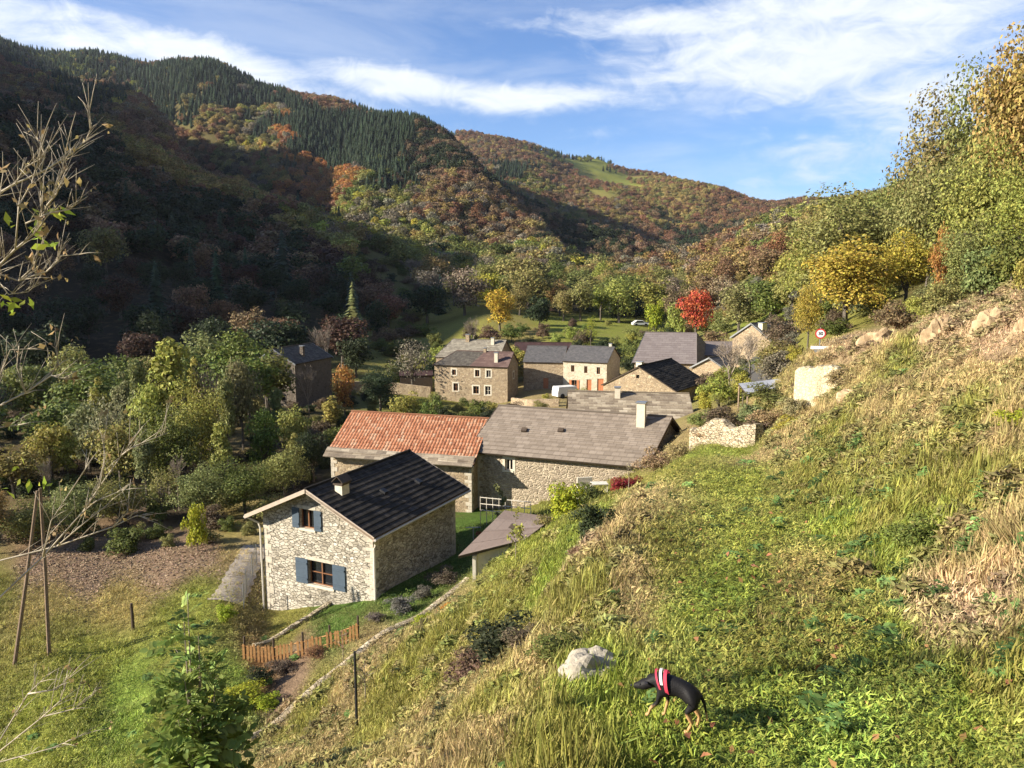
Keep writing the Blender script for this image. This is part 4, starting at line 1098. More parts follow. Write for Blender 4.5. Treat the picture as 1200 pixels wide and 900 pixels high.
def house(name, label, X, Y, r, L, Wd, ze, h, zg, axis='x', skew=0.0, over=.35, gover=.25, wall=M_ST3, roof=R_SLATE, roof2=None, course=.33, lip=.03, wav=.015,
          hip0=0, hip1=0, wins=(), zb=None, chims=(), quoin=False, verge=None, gutter=False, soffit=M_WOODD, thick=.12, cat='house', split_u=None):
    """roof outline L x Wd at eave height ze, ridge along local x ('x') or local y ('y'); walls stand inside the overhang"""
    root = empty(name, (X, Y, zg), r); tag(root, label, cat)
    ts = math.tan(skew)
    cs, sn = math.cos(skew), math.sin(skew)
    def P(a, b, z): return Vector((a - b * sn, b * cs, z - zg))
    zb = zb if zb is not None else zg - 1.5
    ox, oy = (gover, over) if axis == 'x' else (over, gover)
    def rz(a, b):      # underside of the roof over plan point
        if axis == 'x': v = 1 - abs(b - Wd / 2) / (Wd / 2)
        else: v = 1 - abs(a - L / 2) / (L / 2)
        return ze + h * max(0, v) - .10
    mb = MB()
    A0, A1, B0, B1 = ox, L - ox, oy, Wd - oy
    corners = [(A0, B0), (A1, B0), (A1, B1), (A0, B1)]
    qs = []
    for i in range(4):
        a0, b0 = corners[i]; a1, b1 = corners[(i + 1) % 4]; Ln = math.hypot(a1 - a0, b1 - b0)
        def topf(s, a0=a0, b0=b0, a1=a1, b1=b1, Ln=Ln):
            t = s / Ln; return rz(a0 + (a1 - a0) * t, b0 + (b1 - b0) * t)
        hipped = (axis == 'x' and ((i == 1 and hip1) or (i == 3 and hip0)))
        if hipped:
            def topf(s): return ze + h * oy / (Wd / 2) - .1
        elif (axis == 'x' and i in (1, 3)) or (axis == 'y' and i in (0, 2)): topf.breaks = [Ln / 2]
        holes = [(w[1], w[1] + w[3], w[2], w[2] + w[4]) for w in wins if w[0] == i]
        qs.append(wall_mb(mb, P, a0, b0, a1, b1, zb, topf, holes))
    mb.build('wall', wall, root)
    if quoin:
        rq = random.Random(2)
        for (ca, cb_, sa, sb_) in ((A0, B0, 1, 1), (A1, B0, -1, 1), (A1, B1, -1, -1)):
            q_ = MB(); z_ = zg - .6; k_ = 0
            while z_ < ze - .35:
                hh_ = rq.uniform(.20, .34); la, lb_ = ((.46, .24) if k_ % 2 else (.24, .46)); la *= rq.uniform(.8, 1.15); lb_ *= rq.uniform(.8, 1.15)
                q_.box(P(ca + sa * (la / 2 - .018), cb_ + sb_ * (lb_ / 2 - .018), z_ + hh_ / 2), (la, lb_, hh_ - .02)); z_ += hh_; k_ += 1
            q_.build('corner_stones', M_QUOIN, root, bevel=.012)
    # roof
    rb = MB(); rb2 = MB()
    if axis == 'x':
        E = [P(0, 0, ze), P(L, 0, ze), P(L, Wd, ze), P(0, Wd, ze)]; R0 = P(hip0, Wd / 2, ze + h); R1 = P(L - hip1, Wd / 2, ze + h)
        if split_u:
            f = split_u / L
            slope_mb(rb, E[0], E[0].lerp(E[1], f), R0, R0.lerp(R1, f), course, lip, 0, wav); slope_mb(rb2, E[0].lerp(E[1], f), E[1], R0.lerp(R1, f), R1, course, lip, 0, wav)
        else: slope_mb(rb, E[0], E[1], R0, R1, course, lip, 0, wav)
        slope_mb(rb, E[2], E[3], R1, R0, course, lip, 0, wav)
        if hip0: slope_mb(rb, E[3], E[0], R0, R0, course, lip, 0, wav)
        if hip1: slope_mb(rb, E[1], E[2], R1, R1, course, lip, 0, wav)
        sl = [(E[0], E[1], R1, R0), (E[2], E[3], R0, R1)]
        if hip0: sl.append((E[3], E[0], R0, R0))
        if hip1: sl.append((E[1], E[2], R1, R1))
        ridge = (R0, R1); verges = [] if (hip0 and hip1) else ([(E[0], R0, E[3])] if not hip0 else []) + ([(E[1], R1, E[2])] if not hip1 else [])
        eaves = [(E[0], E[1]), (E[2], E[3])]
    else:
        E = [P(0, 0, ze), P(0, Wd, ze), P(L, Wd, ze), P(L, 0, ze)]; R0 = P(L / 2, 0, ze + h); R1 = P(L / 2, Wd, ze + h)
        slope_mb(rb, E[1], E[0], R1, R0, course, lip, 0, wav); slope_mb(rb, E[3], E[2], R0, R1, course, lip, 0, wav)
        sl = [(E[0], E[1], R1, R0), (E[2], E[3], R0, R1)]; ridge = (R0, R1)
        verges = [(E[0], R0, E[3]), (E[1], R1, E[2])]; eaves = [(E[0], E[1]), (E[2], E[3])]
    rf = rb.build('roof', roof, root, uv=True)
    if split_u: rb2.build('roof', roof2, root, uv=True)['label'] = 'reddish brown right hand part of the roof'
    # underside slab
    sb = MB()
    for q in sl:
        n = (q[1] - q[0]).cross(q[2] - q[0]).normalized()
        if n.z < 0: n = -n
        sb.prism([p - n * thick for p in q[:4]], [p - n * .022 for p in q[:4]])
    sb.build('roof_underside', soffit, root)
    rd = MB(); rr = random.Random(3); k = max(2, int((ridge[1] - ridge[0]).length / .45)); pts = []
    rd.tube([ridge[0].lerp(ridge[1], i / k) + Vector((0, 0, .02 + rr.uniform(-.008, .008))) for i in range(k + 1)], .085, 6)
    if hip1 and axis == 'x':
        for e in (E[1], E[2]): rd.tube([R1, e], .07, 6)
    if hip0 and axis == 'x':
        for e in (E[0], E[3]): rd.tube([R0, e], .07, 6)
    rd.build('ridge_tiles', roof if not split_u else roof2, rf)
    if verge:
        for (e, rg, e2) in verges[:2]:
            vb = MB()
            for a, b in ((e, rg), (e2, rg)):
                out_ = Vector((0, 0, 0))
                vb.prism([a + Vector((0, 0, -.17)), b + Vector((0, 0, -.17)), b + Vector((0, 0, .035)), a + Vector((0, 0, .035))],
                         [p + d for p, d in zip([a + Vector((0, 0, -.17)), b + Vector((0, 0, -.17)), b + Vector((0, 0, .035)), a + Vector((0, 0, .035))], [(b - a).cross(Vector((0, 0, 1))).normalized() * .035] * 4)])
            vb.build('verge_board', verge, root)
    if gutter:
        for a, b in eaves[:(1 if axis == 'x' else 2)]:
            gb = MB(); d = (b - a).normalized(); o_ = d.cross(Vector((0, 0, 1))); mid = P(L / 2, Wd / 2, ze)
            if (a + o_ - mid).length < (a - o_ - mid).length: o_ = -o_
            gb.tube([a + o_ * .05 + Vector((0, 0, -.10)), b + o_ * .05 + Vector((0, 0, -.10))], .06, 6); gb.build('gutter', M_GUT, root)
    # windows and doors: (wall index, s, z, width, height, style)
    for w in wins:
        i, s, z, ww, hh, style = w[:6]; Q = qs[i]
        if style in ('door', 'barn_door', 'orange_door'):
            d = MB(); d.prism([Q(s, z, .16), Q(s + ww, z, .16), Q(s + ww, z + hh, .16), Q(s, z + hh, .16)], [Q(s, z, .12), Q(s + ww, z, .12), Q(s + ww, z + hh, .12), Q(s, z + hh, .12)])
            for kx in range(1, 4): 
                x = s + ww * kx / 4; d.prism([Q(x - .012, z, .12), Q(x + .012, z, .12), Q(x + .012, z + hh, .12), Q(x - .012, z + hh, .12)], [Q(x - .012, z, .10), Q(x + .012, z, .10), Q(x + .012, z + hh, .10), Q(x - .012, z + hh, .10)])
            d.build('door', {'door': M_WOODD, 'barn_door': M_WOODD, 'orange_door': M_SHUT2}[style], root)
            continue
        fr = MB(); t_ = .05
        def bar(x0, x1, z0, z1, d0=.17, d1=.12):
            fr.prism([Q(x0, z0, d0), Q(x1, z0, d0), Q(x1, z1, d0), Q(x0, z1, d0)], [Q(x0, z0, d1), Q(x1, z0, d1), Q(x1, z1, d1), Q(x0, z1, d1)])
        if style == 'hole':
            pn = MB(); pn.quad([Q(s, z, .215), Q(s + ww, z, .215), Q(s + ww, z + hh, .215), Q(s, z + hh, .215)]); pn.build('window', M_DARK, root); continue
        bar(s, s + t_, z, z + hh); bar(s + ww - t_, s + ww, z, z + hh); bar(s + t_, s + ww - t_, z, z + t_); bar(s + t_, s + ww - t_, z + hh - t_, z + hh)
        bar(s + ww / 2 - .03, s + ww / 2 + .03, z + t_, z + hh - t_)
        if hh > 1.0: bar(s + t_, s + ww / 2 - .03, z + hh * .5 - .02, z + hh * .5 + .02); bar(s + ww / 2 + .03, s + ww - t_, z + hh * .5 - .02, z + hh * .5 + .02)
        f = fr.build('window', M_FRAME if style != 'white' else M_WHITE, root)
        pn = MB(); pn.quad([Q(s, z, .205), Q(s + ww, z, .205), Q(s + ww, z + hh, .205), Q(s, z + hh, .205)]); pn.build('pane', M_GLASS, f)
        si = MB(); si.prism([Q(s - .08, z - .12, .2), Q(s + ww + .08, z - .12, .2), Q(s + ww + .08, z + .005, .2), Q(s - .08, z + .005, .2)], [Q(s - .08, z - .12, -.06), Q(s + ww + .08, z - .12, -.06), Q(s + ww + .08, z - .005, -.06), Q(s - .08, z - .005, -.06)])
        si.build('sill', M_RENDER, f)
        if style in ('shutter', 'plain'):
            lt = MB(); lt.prism([Q(s - .12, z + hh + .01, .05), Q(s + ww + .12, z + hh + .01, .05), Q(s + ww + .12, z + hh + .17, .05), Q(s - .12, z + hh + .17, .05)], [Q(s - .12, z + hh + .01, -.02), Q(s + ww + .12, z + hh + .01, -.02), Q(s + ww + .12, z + hh + .17, -.02), Q(s - .12, z + hh + .17, -.02)]); lt.build('lintel', M_QUOIN, root)
        if style in ('shutter', 'orange'):
            for sx in (s - ww * .5 - .03, s + ww + .03):
                sh = MB(); sh.prism([Q(sx, z - .02, -.02), Q(sx + ww * .5, z - .02, -.02), Q(sx + ww * .5, z + hh + .02, -.02), Q(sx, z + hh + .02, -.02)], [Q(sx, z - .02, -.06), Q(sx + ww * .5, z - .02, -.06), Q(sx + ww * .5, z + hh + .02, -.06), Q(sx, z + hh + .02, -.06)])
                for zz in (.15, .8): sh.prism([Q(sx + .03, z + hh * zz, -.06), Q(sx + ww * .5 - .03, z + hh * zz, -.06), Q(sx + ww * .5 - .03, z + hh * zz + .08, -.06), Q(sx + .03, z + hh * zz + .08, -.06)], [Q(sx + .03, z + hh * zz, -.085), Q(sx + ww * .5 - .03, z + hh * zz, -.085), Q(sx + ww * .5 - .03, z + hh * zz + .08, -.085), Q(sx + .03, z + hh * zz + .08, -.085)])
                sh.build('shutter', M_SHUT if style == 'shutter' else M_SHUT2, root)
        if style in ('white', 'surround'):
            lb = MB()
            for (x0, x1, z0, z1) in ((s - .18, s - .005, z - .15, z + hh + .2), (s + ww + .005, s + ww + .18, z - .15, z + hh + .2), (s, s + ww, z + hh + .005, z + hh + .2)):
                lb.prism([Q(x0, z0, .02), Q(x1, z0, .02), Q(x1, z1, .02), Q(x0, z1, .02)], [Q(x0, z0, -.02), Q(x1, z0, -.02), Q(x1, z1, -.02), Q(x0, z1, -.02)])
            lb.build('window_surround', M_RENDER, root)
    for (a, b, cw, cd, top, mat_, cap) in chims:
        z0 = rz(a, b) - .3; c = MB(); p = P(a, b, (z0 + ze + top) / 2); c.box(p, (cw, cd, top + ze - z0))
        co = c.build('chimney', mat_, rf)
        k_ = MB(); k_.box(P(a, b, ze + top + .05), (cw + .12, cd + .12, .08))
        if cap == 'peak':
            q = P(a, b, ze + top)
            for sgn in (-1, 1):
                k_.prism([q + Vector((sgn * (cw / 2 + .12), -cd / 2 - .1, .12)), q + Vector((sgn * (cw / 2 + .12), cd / 2 + .1, .12)), q + Vector((0, cd / 2 + .1, .42)), q + Vector((0, -cd / 2 - .1, .42))],
                         [q + Vector((sgn * (cw / 2 + .12), -cd / 2 - .1, .16)), q + Vector((sgn * (cw / 2 + .12), cd / 2 + .1, .16)), q + Vector((0, cd / 2 + .1, .46)), q + Vector((0, -cd / 2 - .1, .46))])
        k_.build('chimney_cap', M_WOODD if cap == 'peak' else M_METAL, rf)
    return root, P, qs

# ------------------------------------------------------------------ the village
h1, P1, Q1 = house('stone_house', 'pale stone house with black tiled roof and slate blue shutters, nearest of the village', -13.06, 36.23, -.45, 7.67, 8.8, -11.7, 1.75, -16.6,
    axis='y', over=.55, gover=.65, quoin=True, wall=M_ST1, roof=R_BLACK, course=.33, lip=.035, wav=.006, zb=-18.6, verge=M_VERGE, gutter=True, soffit=M_WOOD,
    wins=[(0, 2.35, -12.1, .85, .95, 'shutter'), (0, 2.75, -14.85, 1.45, 1.2, 'shutter')],
    chims=[(4.75, 1.55, .42, .55, 1.75, M_RENDER, 'peak')])
for a in (.42, 7.25):
    d = MB(); p = P1(a, .60, -11.85)
    d.tube([p + Vector((-.35 if a < 1 else .35, -.5, 0)), p + Vector((-.1 if a < 1 else .1, -.06, -.35)), Vector((p.x, p.y - .05, p.z - .6)), Vector((p.x, p.y - .05, p.z - 4.9))], .05, 6)
    d.build('downpipe', M_WHITE, h1)
for (a, b) in ((5.7, 3.6), (6.0, 6.3)):
    s = MB(); zz = -11.7 + 1.75 * (1 - abs(a - 3.835) / 3.835) + .09
    s.box(P1(a, b, zz), (.35, .3, .12), Matrix.Rotation(math.atan(1.75 / 3.835), 3, 'Y')); s.build('roof_vent', M_BLACK, h1)
h2, P2, Q2 = house('long_stone_house', 'long stone house with wide grey brown tiled roof and two white chimneys', -3.13, 50.98, -.367, 12.35, 7.65, -12.0, 2.63, -16.2, skew=-.232,
    over=.5, gover=.4, quoin=True, wall=M_ST2, roof=R_GREY, course=.36, lip=.03, wav=.012, zb=-18.5, verge=M_WOODD, soffit=M_WOODD,
    wins=[(0, 2.15, -13.15, .55, .75, 'white')],
    chims=[(10.6, 3.1, .55, .5, 3.55, M_RENDER, 'flat')])
for (a, b) in ((3.1, 1.9), (5.6, 2.1)):
    s = MB(); zz = -12 + 2.63 * b / 3.825 + .06
    s.box(P2(a, b, zz + .05), (.38, .32, .14), Matrix.Rotation(math.atan(2.63 / 3.825), 3, 'X')); s.build('roof_vent', M_WOODD, h2)
barn, P3, Q3 = house('tiled_barn', 'stone barn with bright orange terracotta tiled roof', -13.0, 52.2, -.28, 10.9, 9.2, -12.5, 2.25, -16.8, skew=.07, over=.4, gover=.25, quoin=True, wall=M_ST3, roof=R_TERRA, course=.38, lip=.035, wav=.02,
    zb=-18.5, gutter=True, wins=[(0, 8.1, -14.6, .5, .6, 'hole')])
lz = MB(); slope_mb(lz, P3(-.05, -.25, -12.62), P3(10.85, -.25, -12.62), P3(-.05, .62, -12.11), P3(10.85, .62, -12.11), .36, .05, .05, .04)
lz.build('stone_eave_slabs', R_LAUZE, barn, uv=True)
hA, PA, QA = house('large_stone_house', 'tall two storey rubble stone house with half reddish roof, left of the cream house', -11.5, 110.77, -.264, 11.33, 6.3, -13.2, 1.82, -18.3, over=.25, gover=.15, wall=M_ST3, roof=R_ASLATE, roof2=R_REDBR, course=.3, lip=.03,
    hip0=2.6, split_u=5.6, zb=-20.5, wins=[(0, 2.7, -14.6, .6, .8, 'surround'), (0, 6.2, -14.7, .65, .95, 'surround'), (0, 7.9, -14.75, .65, 1.0, 'white'), (0, 2.9, -16.9, .7, 1.1, 'surround'), (0, 5.9, -17.2, .85, 1.1, 'surround'), (0, 7.7, -17.3, .8, 1.25, 'white'), (1, 3.0, -15.2, .6, .9, 'surround')],
    chims=[(9.3, 1.1, .5, .5, 1.9, M_RENDER, 'flat'), (7.0, 3.1, .4, .4, 2.3, M_ST3, 'flat')])
hA2, _, _ = house('slab_roofed_house', 'stone house with pale stone slab roof behind the large two storey house', -12.3, 121.5, -.26, 10.6, 9.2, -13.2, 2.5, -18.3, over=.2, gover=.15, wall=M_ST3, roof=R_PALE, course=.35, lip=.05, wav=.05, zb=-20,
    hip0=1.5, chims=[(4.2, 4.2, .6, .6, 3.3, M_ST3, 'flat'), (8.6, 3.6, .5, .5, 2.9, M_RENDER, 'flat')])
hB1, _, _ = house('stone_barn', 'plain rubble stone barn with grey roof joined to the cream house', 1.6, 114.6, -.2, 6.2, 8.1, -13.2, 2.06, -17.3, over=.25, gover=.1, wall=M_ST3, roof=R_SLATE, course=.28, lip=.02, zb=-19,
    wins=[(0, 3.0, -17.2, .8, 1.6, 'orange_door')])
hB2, _, _ = house('cream_house', 'cream stone house with orange shutters and doors under a dark slate roof', 7.3, 111.9, -.40, 6.9, 7.7, -12.75, 1.95, -17.2, over=.25, gover=.15, wall=M_ST4, roof=R_SLATE, course=.28, lip=.02, zb=-19,
    wins=[(0, 1.2, -14.3, .5, .95, 'plain'), (0, 3.2, -14.4, .5, 1.0, 'plain'), (0, 5.1, -14.45, .5, 1.0, 'plain'), (0, 1.35, -16.9, .75, 1.4, 'orange'), (0, 3.6, -17.1, .75, 1.8, 'orange_door'), (0, 5.2, -17.2, .95, 2.1, 'orange_door')],
    chims=[(6.2, 4.0, .4, .4, 2.4, M_RENDER, 'flat')])
hC, _, _ = house('hipped_barn', 'large barn with high mauve grey hipped roof behind the black roofed gable', 17.0, 108.5, -.2, 9.0, 12.0, -12.6, 3.9, -17, skew=-.28, over=.3, gover=.3, wall=M_ST3, roof=R_MAUVE, course=.5, lip=.015, wav=0.004, zb=-19, hip1=1.6, verge=M_METAL)
hE, _, _ = house('lean_to_house', 'low stone house with grey roof right of the high hipped roof', 23.4, 100.5, -.75, 5.5, 7.5, -12.3, 1.5, -15.5, axis='y', over=.25, gover=.3, wall=M_ST3, roof=R_SLATE, course=.4, lip=.02, zb=-18, verge=M_METAL)
hE2, _, _ = house('grey_roofed_house', 'low house with flat grey roof between the hipped roof and the leafless tree', 26.5, 112.0, -.15, 8.0, 7.0, -11.9, 1.7, -15.5, over=.25, gover=.2, wall=M_ST3, roof=R_MAUVE, course=.4, lip=.02, zb=-17)
hD, _, _ = house('gabled_stone_barn', 'stone barn with plain sunlit gable and black shaded roof slope', 9.99, 85.3, -.60, 9.0, 9.2, -12.4, 2.4, -15.6, axis='y', over=.2, gover=.15, wall=M_ST3, roof=R_BLACK, course=.3, lip=.02, zb=-17.5,
    wins=[(0, 4.0, -11.35, .38, .38, 'hole'), (0, 5.6, -13.35, .22, .2, 'hole'), (0, 4.6, -13.4, .22, .2, 'hole'), (1, .3, -14.9, 1.6, 2.0, 'barn_door')], chims=[(4.1, 1.2, .7, .45, 2.7, M_RENDER, 'flat')])
hF, _, _ = house('slab_roofed_shed', 'long low outbuilding with mottled stone slab roof behind the long grey house', 4.6, 61.0, -.16, 10.2, 8.3, -12.45, 2.45, -15.5, skew=.12, over=.25, gover=.15, wall=M_ST3, roof=R_LAUZE, course=.31, lip=.03, wav=.035, zb=-17.5,
    chims=[(4.2, 3.6, .45, .45, 2.9, M_RENDER, 'flat')])
hS, _, _ = house('shaded_stone_house', 'stone house standing in shade among the trees of the left grove', -32.97, 96.5, -.31, 6.4, 9.0, -11.2, 1.8, -16.5, axis='y', over=.2, gover=.2, wall=M_ST5, roof=R_ASLATE, course=.3, lip=.02, zb=-19, verge=M_METAL,
    wins=[(0, 2.7, -14.2, .6, .8, 'hole'), (0, 3.9, -15.9, .5, .7, 'hole')], chims=[(5.2, 3.5, .45, .45, 1.9, M_ST5, 'flat')])
hR, _, _ = house('dark_red_shed', 'small shed with dark red roof left of the large stone house', -17.4, 117.5, .12, 5.2, 3.5, -15.7, .5, -18, over=.1, gover=.1, wall=M_WOODD, roof=R_DRED, course=.5, lip=.01, zb=-20, cat='shed')
hK, _, _ = house('dark_low_barn', 'low barn with very dark reddish roof behind the slab roofed house', .3, 139.5, -.05, 10.6, 7.0, -14.2, 1.4, -17, over=.1, gover=.1, wall=M_ST5, roof=R_DRED, course=.5, lip=.01, zb=-19, cat='barn')
hG, _, _ = house('far_slate_house', 'stone house with narrow dark slate roof below the green meadow strip, far right', 30.6, 90.5, .62, 9.5, 6.0, -7.9, 1.9, -11.5, axis='x', over=.25, gover=.2, wall=M_ST3, roof=R_SLATE, course=.3, lip=.02, zb=-15, verge=M_METAL,
    chims=[(1.0, 2.0, .9, .6, 1.9, M_RENDER, 'flat')])

# garden shed with mono pitch roof and cream wall
sh = empty('garden_shed', (-.3, 32.6, -13.4), -.02); tag(sh, 'small cream walled shed with sloping brown roof beside the yellow shrub', 'shed')
def lp(v, o=sh):
    return Matrix.Rotation(-o.rotation_euler.z, 3, 'Z') @ (Vector(v) - o.location)
A1_, B1_, C1_, D1_ = [Vector(v) for v in ((-2.27, 31.0, -11.82), (.55, 32.0, -11.45), (1.95, 34.6, -11.30), (-.35, 34.9, -11.05))]
m_ = MB(); m_.prism([lp(p) - Vector((0, 0, .09)) for p in (A1_, B1_, C1_, D1_)], [lp(p) for p in (A1_, B1_, C1_, D1_)]); 
rb_ = MB(); slope_mb(rb_, lp(A1_) + Vector((0, 0, .005)), lp(B1_) + Vector((0, 0, .005)), lp(D1_) + Vector((0, 0, .005)), lp(C1_) + Vector((0, 0, .005)), .9, .012, .004)
m_.build('roof_edge', M_WOODD, sh); rb_.build('roof', R_SHED, sh, uv=True)
wA, wB, wC = Vector((-1.62, 31.45, 0)), Vector((.30, 32.15, 0)), Vector((1.5, 34.3, 0)); wD = Vector((-.5, 34.4, 0))
m_ = MB()
for a, b, t0, t1 in ((wA, wB, -11.93, -11.62), (wD, wA, -11.2, -11.93)):
    a0, b0 = lp((a.x, a.y, -15)), lp((b.x, b.y, -15)); a1, b1 = lp((a.x, a.y, t0)), lp((b.x, b.y, t1)); nrm = (b0 - a0).cross(Vector((0, 0, 1))).normalized() * -.12
    m_.prism([a0, b0, b1, a1], [a0 + nrm, b0 + nrm, b1 + nrm, a1 + nrm])
m_.build('wall', M_RENDER, sh)
m_ = MB()
for p, t in ((wA, -11.95), (wB, -11.62), (wC, -11.45)): m_.box(lp((p.x, p.y, (t - 14.6) / 2)), (.14, .14, 14.6 + t))
m_.build('corner_post', M_WHITE, sh)

# small tin roofed shelter on posts above the end wall
tsd = empty('tin_shelter', (14.4, 43.6, -8.4)); tag(tsd, 'small open shelter with pale zinc sheet roof behind the dark green bush', 'shelter')
q = [Vector(v) - tsd.location for v in ((13.2, 42.6, -6.75), (15.7, 43.7, -6.60), (15.9, 45.3, -6.25), (13.1, 44.0, -6.35))]
m_ = MB(); slope_mb(m_, q[0], q[1], q[3], q[2], .6, .02, .02); m_.build('roof', R_ZINC, tsd, uv=True)
m_ = MB(); m_.prism([p - Vector((0, 0, .05)) for p in q], q); m_.build('roof_frame', M_WOODD, tsd)
for p in q:
    m_ = MB(); m_.tube([p * .96 + Vector((0, 0, -.05)), Vector((p.x * .96, p.y * .96, -1.6))], .05, 6); m_.build('post', M_WOOD, tsd)
# ------------------------------------------------------------------ walls, fences, road, small built things
def ribbon(name, pts, width, mat, lift, label, cat, kind='structure', seg=14):
    """sheet draped on the ground along pts [(x, y)]"""
    P = [Vector((*p, 0)) for p in pts]; C = []
    for i in range(len(P) - 1):
        for k in range(seg): C.append(P[i].lerp(P[i + 1], k / seg))
    C.append(P[-1]); V = []; F = []; m = 7
    for i, c in enumerate(C):
        d = (C[min(i + 1, len(C) - 1)] - C[max(i - 1, 0)]).normalized(); n_ = Vector((d.y, -d.x, 0))
        for j in range(m):
            q = c + n_ * width * ((j / (m - 1)) - .5) * (1 + .08 * math.sin(i * 1.3 + j)); V.append((q.x, q.y, 0))
    V = np.array(V); V[:, 2] = H(V[:, 0], V[:, 1]) + lift
    for i in range(len(C) - 1):
        for j in range(m - 1):
            a = i * m + j; F.append((a, a + 1, a + m + 1, a + m))
    o = np_mesh(name, V, np.array(F), mat, smooth=True); tag(o, label, cat, kind=kind); return o
M_GRAVEL = flat_mat('pale_gravel', (.40, .34, .27), .95, .1, 0, .3, 9)
M_ROAD = flat_mat('worn_asphalt', (.075, .07, .065), .9, .2, 0, .25, 5)
def xy(px, Y): p = gp(px, Y); return (p.x, p.y)
ribbon('path', [xy(262, 35.6), xy(274, 37.4), xy(284, 40.5), xy(300, 46)], 1.5, M_GRAVEL, .05, 'pale gravel path running along the left side of the nearest stone house', 'path')
ribbon('road', [xy(1010, 46), xy(965, 46), xy(925, 52), xy(905, 62), xy(880, 78), xy(870, 92)], 3.4, M_ROAD, .06, 'narrow village road behind the round speed limit sign', 'road')

def stone_wall(name, pts, h, th, mat, label, base=-.6, rag=.08, cat='wall', n=10, follow=True):
    """free standing or retaining wall along ground points [(x, y, top z or None)]"""
    rs = random.Random(len(label)); L = []; mb = MB(); P = []
    for i in range(len(pts) - 1):
        for k in range(n): P.append([pts[i][j] + (pts[i + 1][j] - pts[i][j]) * k / n if pts[i][j] is not None else None for j in range(3)])
    P.append(list(pts[-1])); prev = None; prof = []
    for i, p in enumerate(P):
        a = P[max(i - 1, 0)]; b = P[min(i + 1, len(P) - 1)]; d = Vector((b[0] - a[0], b[1] - a[1], 0)).normalized(); nn = Vector((d.y, -d.x, 0))
        g0 = hz(p[0], p[1]); t = (g0 + h if p[2] is None else p[2]) + rag * 1.3 * math.sin(i * .55 + len(label)) * .6 + rs.uniform(-.35, .35) * rag
        c = Vector((p[0], p[1], 0)); w0 = th * .5 * rs.uniform(.9, 1.1); w1 = w0 * .85
        m_ = (g0 + t) / 2
        prof.append([c - nn * w0 + Vector((0, 0, g0 + base)), c - nn * w0 * 1.04 + Vector((0, 0, m_ + rs.uniform(-.05, .05))), c - nn * w1 + Vector((0, 0, t)), c + Vector((0, 0, t + rs.uniform(0, .06))), c + nn * w1 + Vector((0, 0, t + rs.uniform(-.03, .03))), c + nn * w0 + Vector((0, 0, g0 + base))])
    for a, b in zip(prof[:-1], prof[1:]):
        for k in range(5): mb.quad([a[k], b[k], b[k + 1], a[k + 1]])
    mb.quad(prof[0][::-1]); mb.quad(prof[-1])
    o = mb.build(name, mat); tag(o, label, cat); return o
p = [at(812, 500, 40), at(845, 500, 38.6), at(890, 500, 36.2)]
stone_wall('retaining_wall', [(p[0].x, p[0].y, -8.05), (p[1].x, p[1].y, -7.45), (p[2].x, p[2].y, -7.35)], 1, .6, M_DRY, 'pale dry stone wall closing the far end of the grass terrace', -1.5, .24)
p = [at(936, 440, 37.5), at(962, 440, 36.4), at(992, 440, 35.6)]
stone_wall('retaining_wall', [(p[0].x, p[0].y, -4.75), (p[1].x, p[1].y, -4.35), (p[2].x, p[2].y, -4.45)], 1, .7, M_PALEWALL, 'bright cream retaining wall under the road below the round sign', -2.4, .12)
stone_wall('stone_edging', [(*xy(292, 22.6), None), (*xy(345, 24.3), None), (*xy(425, 27.2), None), (*xy(490, 30), None), (*xy(548, 33), None)], .15, .34, M_DRY, 'long low stone edging between the lawn and the steep grass slope', -.5, .03)
stone_wall('stone_edging', [(*xy(298, 31.0), None), (*xy(345, 33.0), None), (*xy(400, 35.5), None), (*xy(436, 37.6), None)], .16, .26, M_DRY, 'short pale stone edging running down from the house corner to the garden', -.4, .02)
stone_wall('garden_wall', [(*xy(600, 104), None), (*xy(625, 98), None), (*xy(655, 97), None)], 1.0, .4, M_ST3, 'low stone wall with a gate pier in front of the plain barn', -.5, .05)
stone_wall('garden_wall', [(*xy(395, 110), None), (*xy(450, 112), None), (*xy(505, 111), None)], 1.6, .5, M_ST3, 'grey stone garden wall left of the large stone house', -.5, .05)

# orange picket fence of the kitchen garden
M_PICKET = flat_mat('orange_stained_wood', (.46, .25, .10), .8, .2, 0, .35, 8)
a, b = gp(284, 29.4), gp(421, 29.0)
pf = empty('picket_fence', ((a + b) / 2)); tag(pf, 'orange brown wooden picket fence at the top of the kitchen garden', 'fence')
rs = random.Random(9); n_p = 32; o_ = pf.location
for k in range(n_p):
    t = (k + .5) / n_p
    if k in (14, 22): continue
    c = a.lerp(b, t); c.z = hz(c.x, c.y); hh = rs.uniform(.60, .74); m_ = MB(); q = c - o_; ln = rs.uniform(-.03, .03)
    m_.prism([q + Vector((-.045, -.01, -.1)), q + Vector((.045, -.01, -.1)), q + Vector((.045 + ln, -.01, hh)), q + Vector((ln, -.01, hh + .06)), q + Vector((-.045 + ln, -.01, hh))],
             [q + Vector((-.045, .012, -.1)), q + Vector((.045, .012, -.1)), q + Vector((.045 + ln, .012, hh)), q + Vector((ln, .012, hh + .06)), q + Vector((-.045 + ln, .012, hh))])
    m_.build('picket', M_PICKET, pf)
for zz in (.22, .6):
    m_ = MB(); pts = [a.lerp(b, t) for t in (0, .25, .5, .75, 1)]
    m_.tube([Vector((q.x, q.y + .03, hz(q.x, q.y) + zz)) - o_ for q in pts], .025, 4); m_.build('rail', M_PICKET, pf)
for t in (0.02, .27, .52, .75, .99):
    q = a.lerp(b, t); q.z = hz(q.x, q.y); m_ = MB(); m_.tube([q - o_ + Vector((0, .07, -.2)), q - o_ + Vector((0, .07, 1.0))], .045, 6); m_.build('post', M_WOODD, pf)

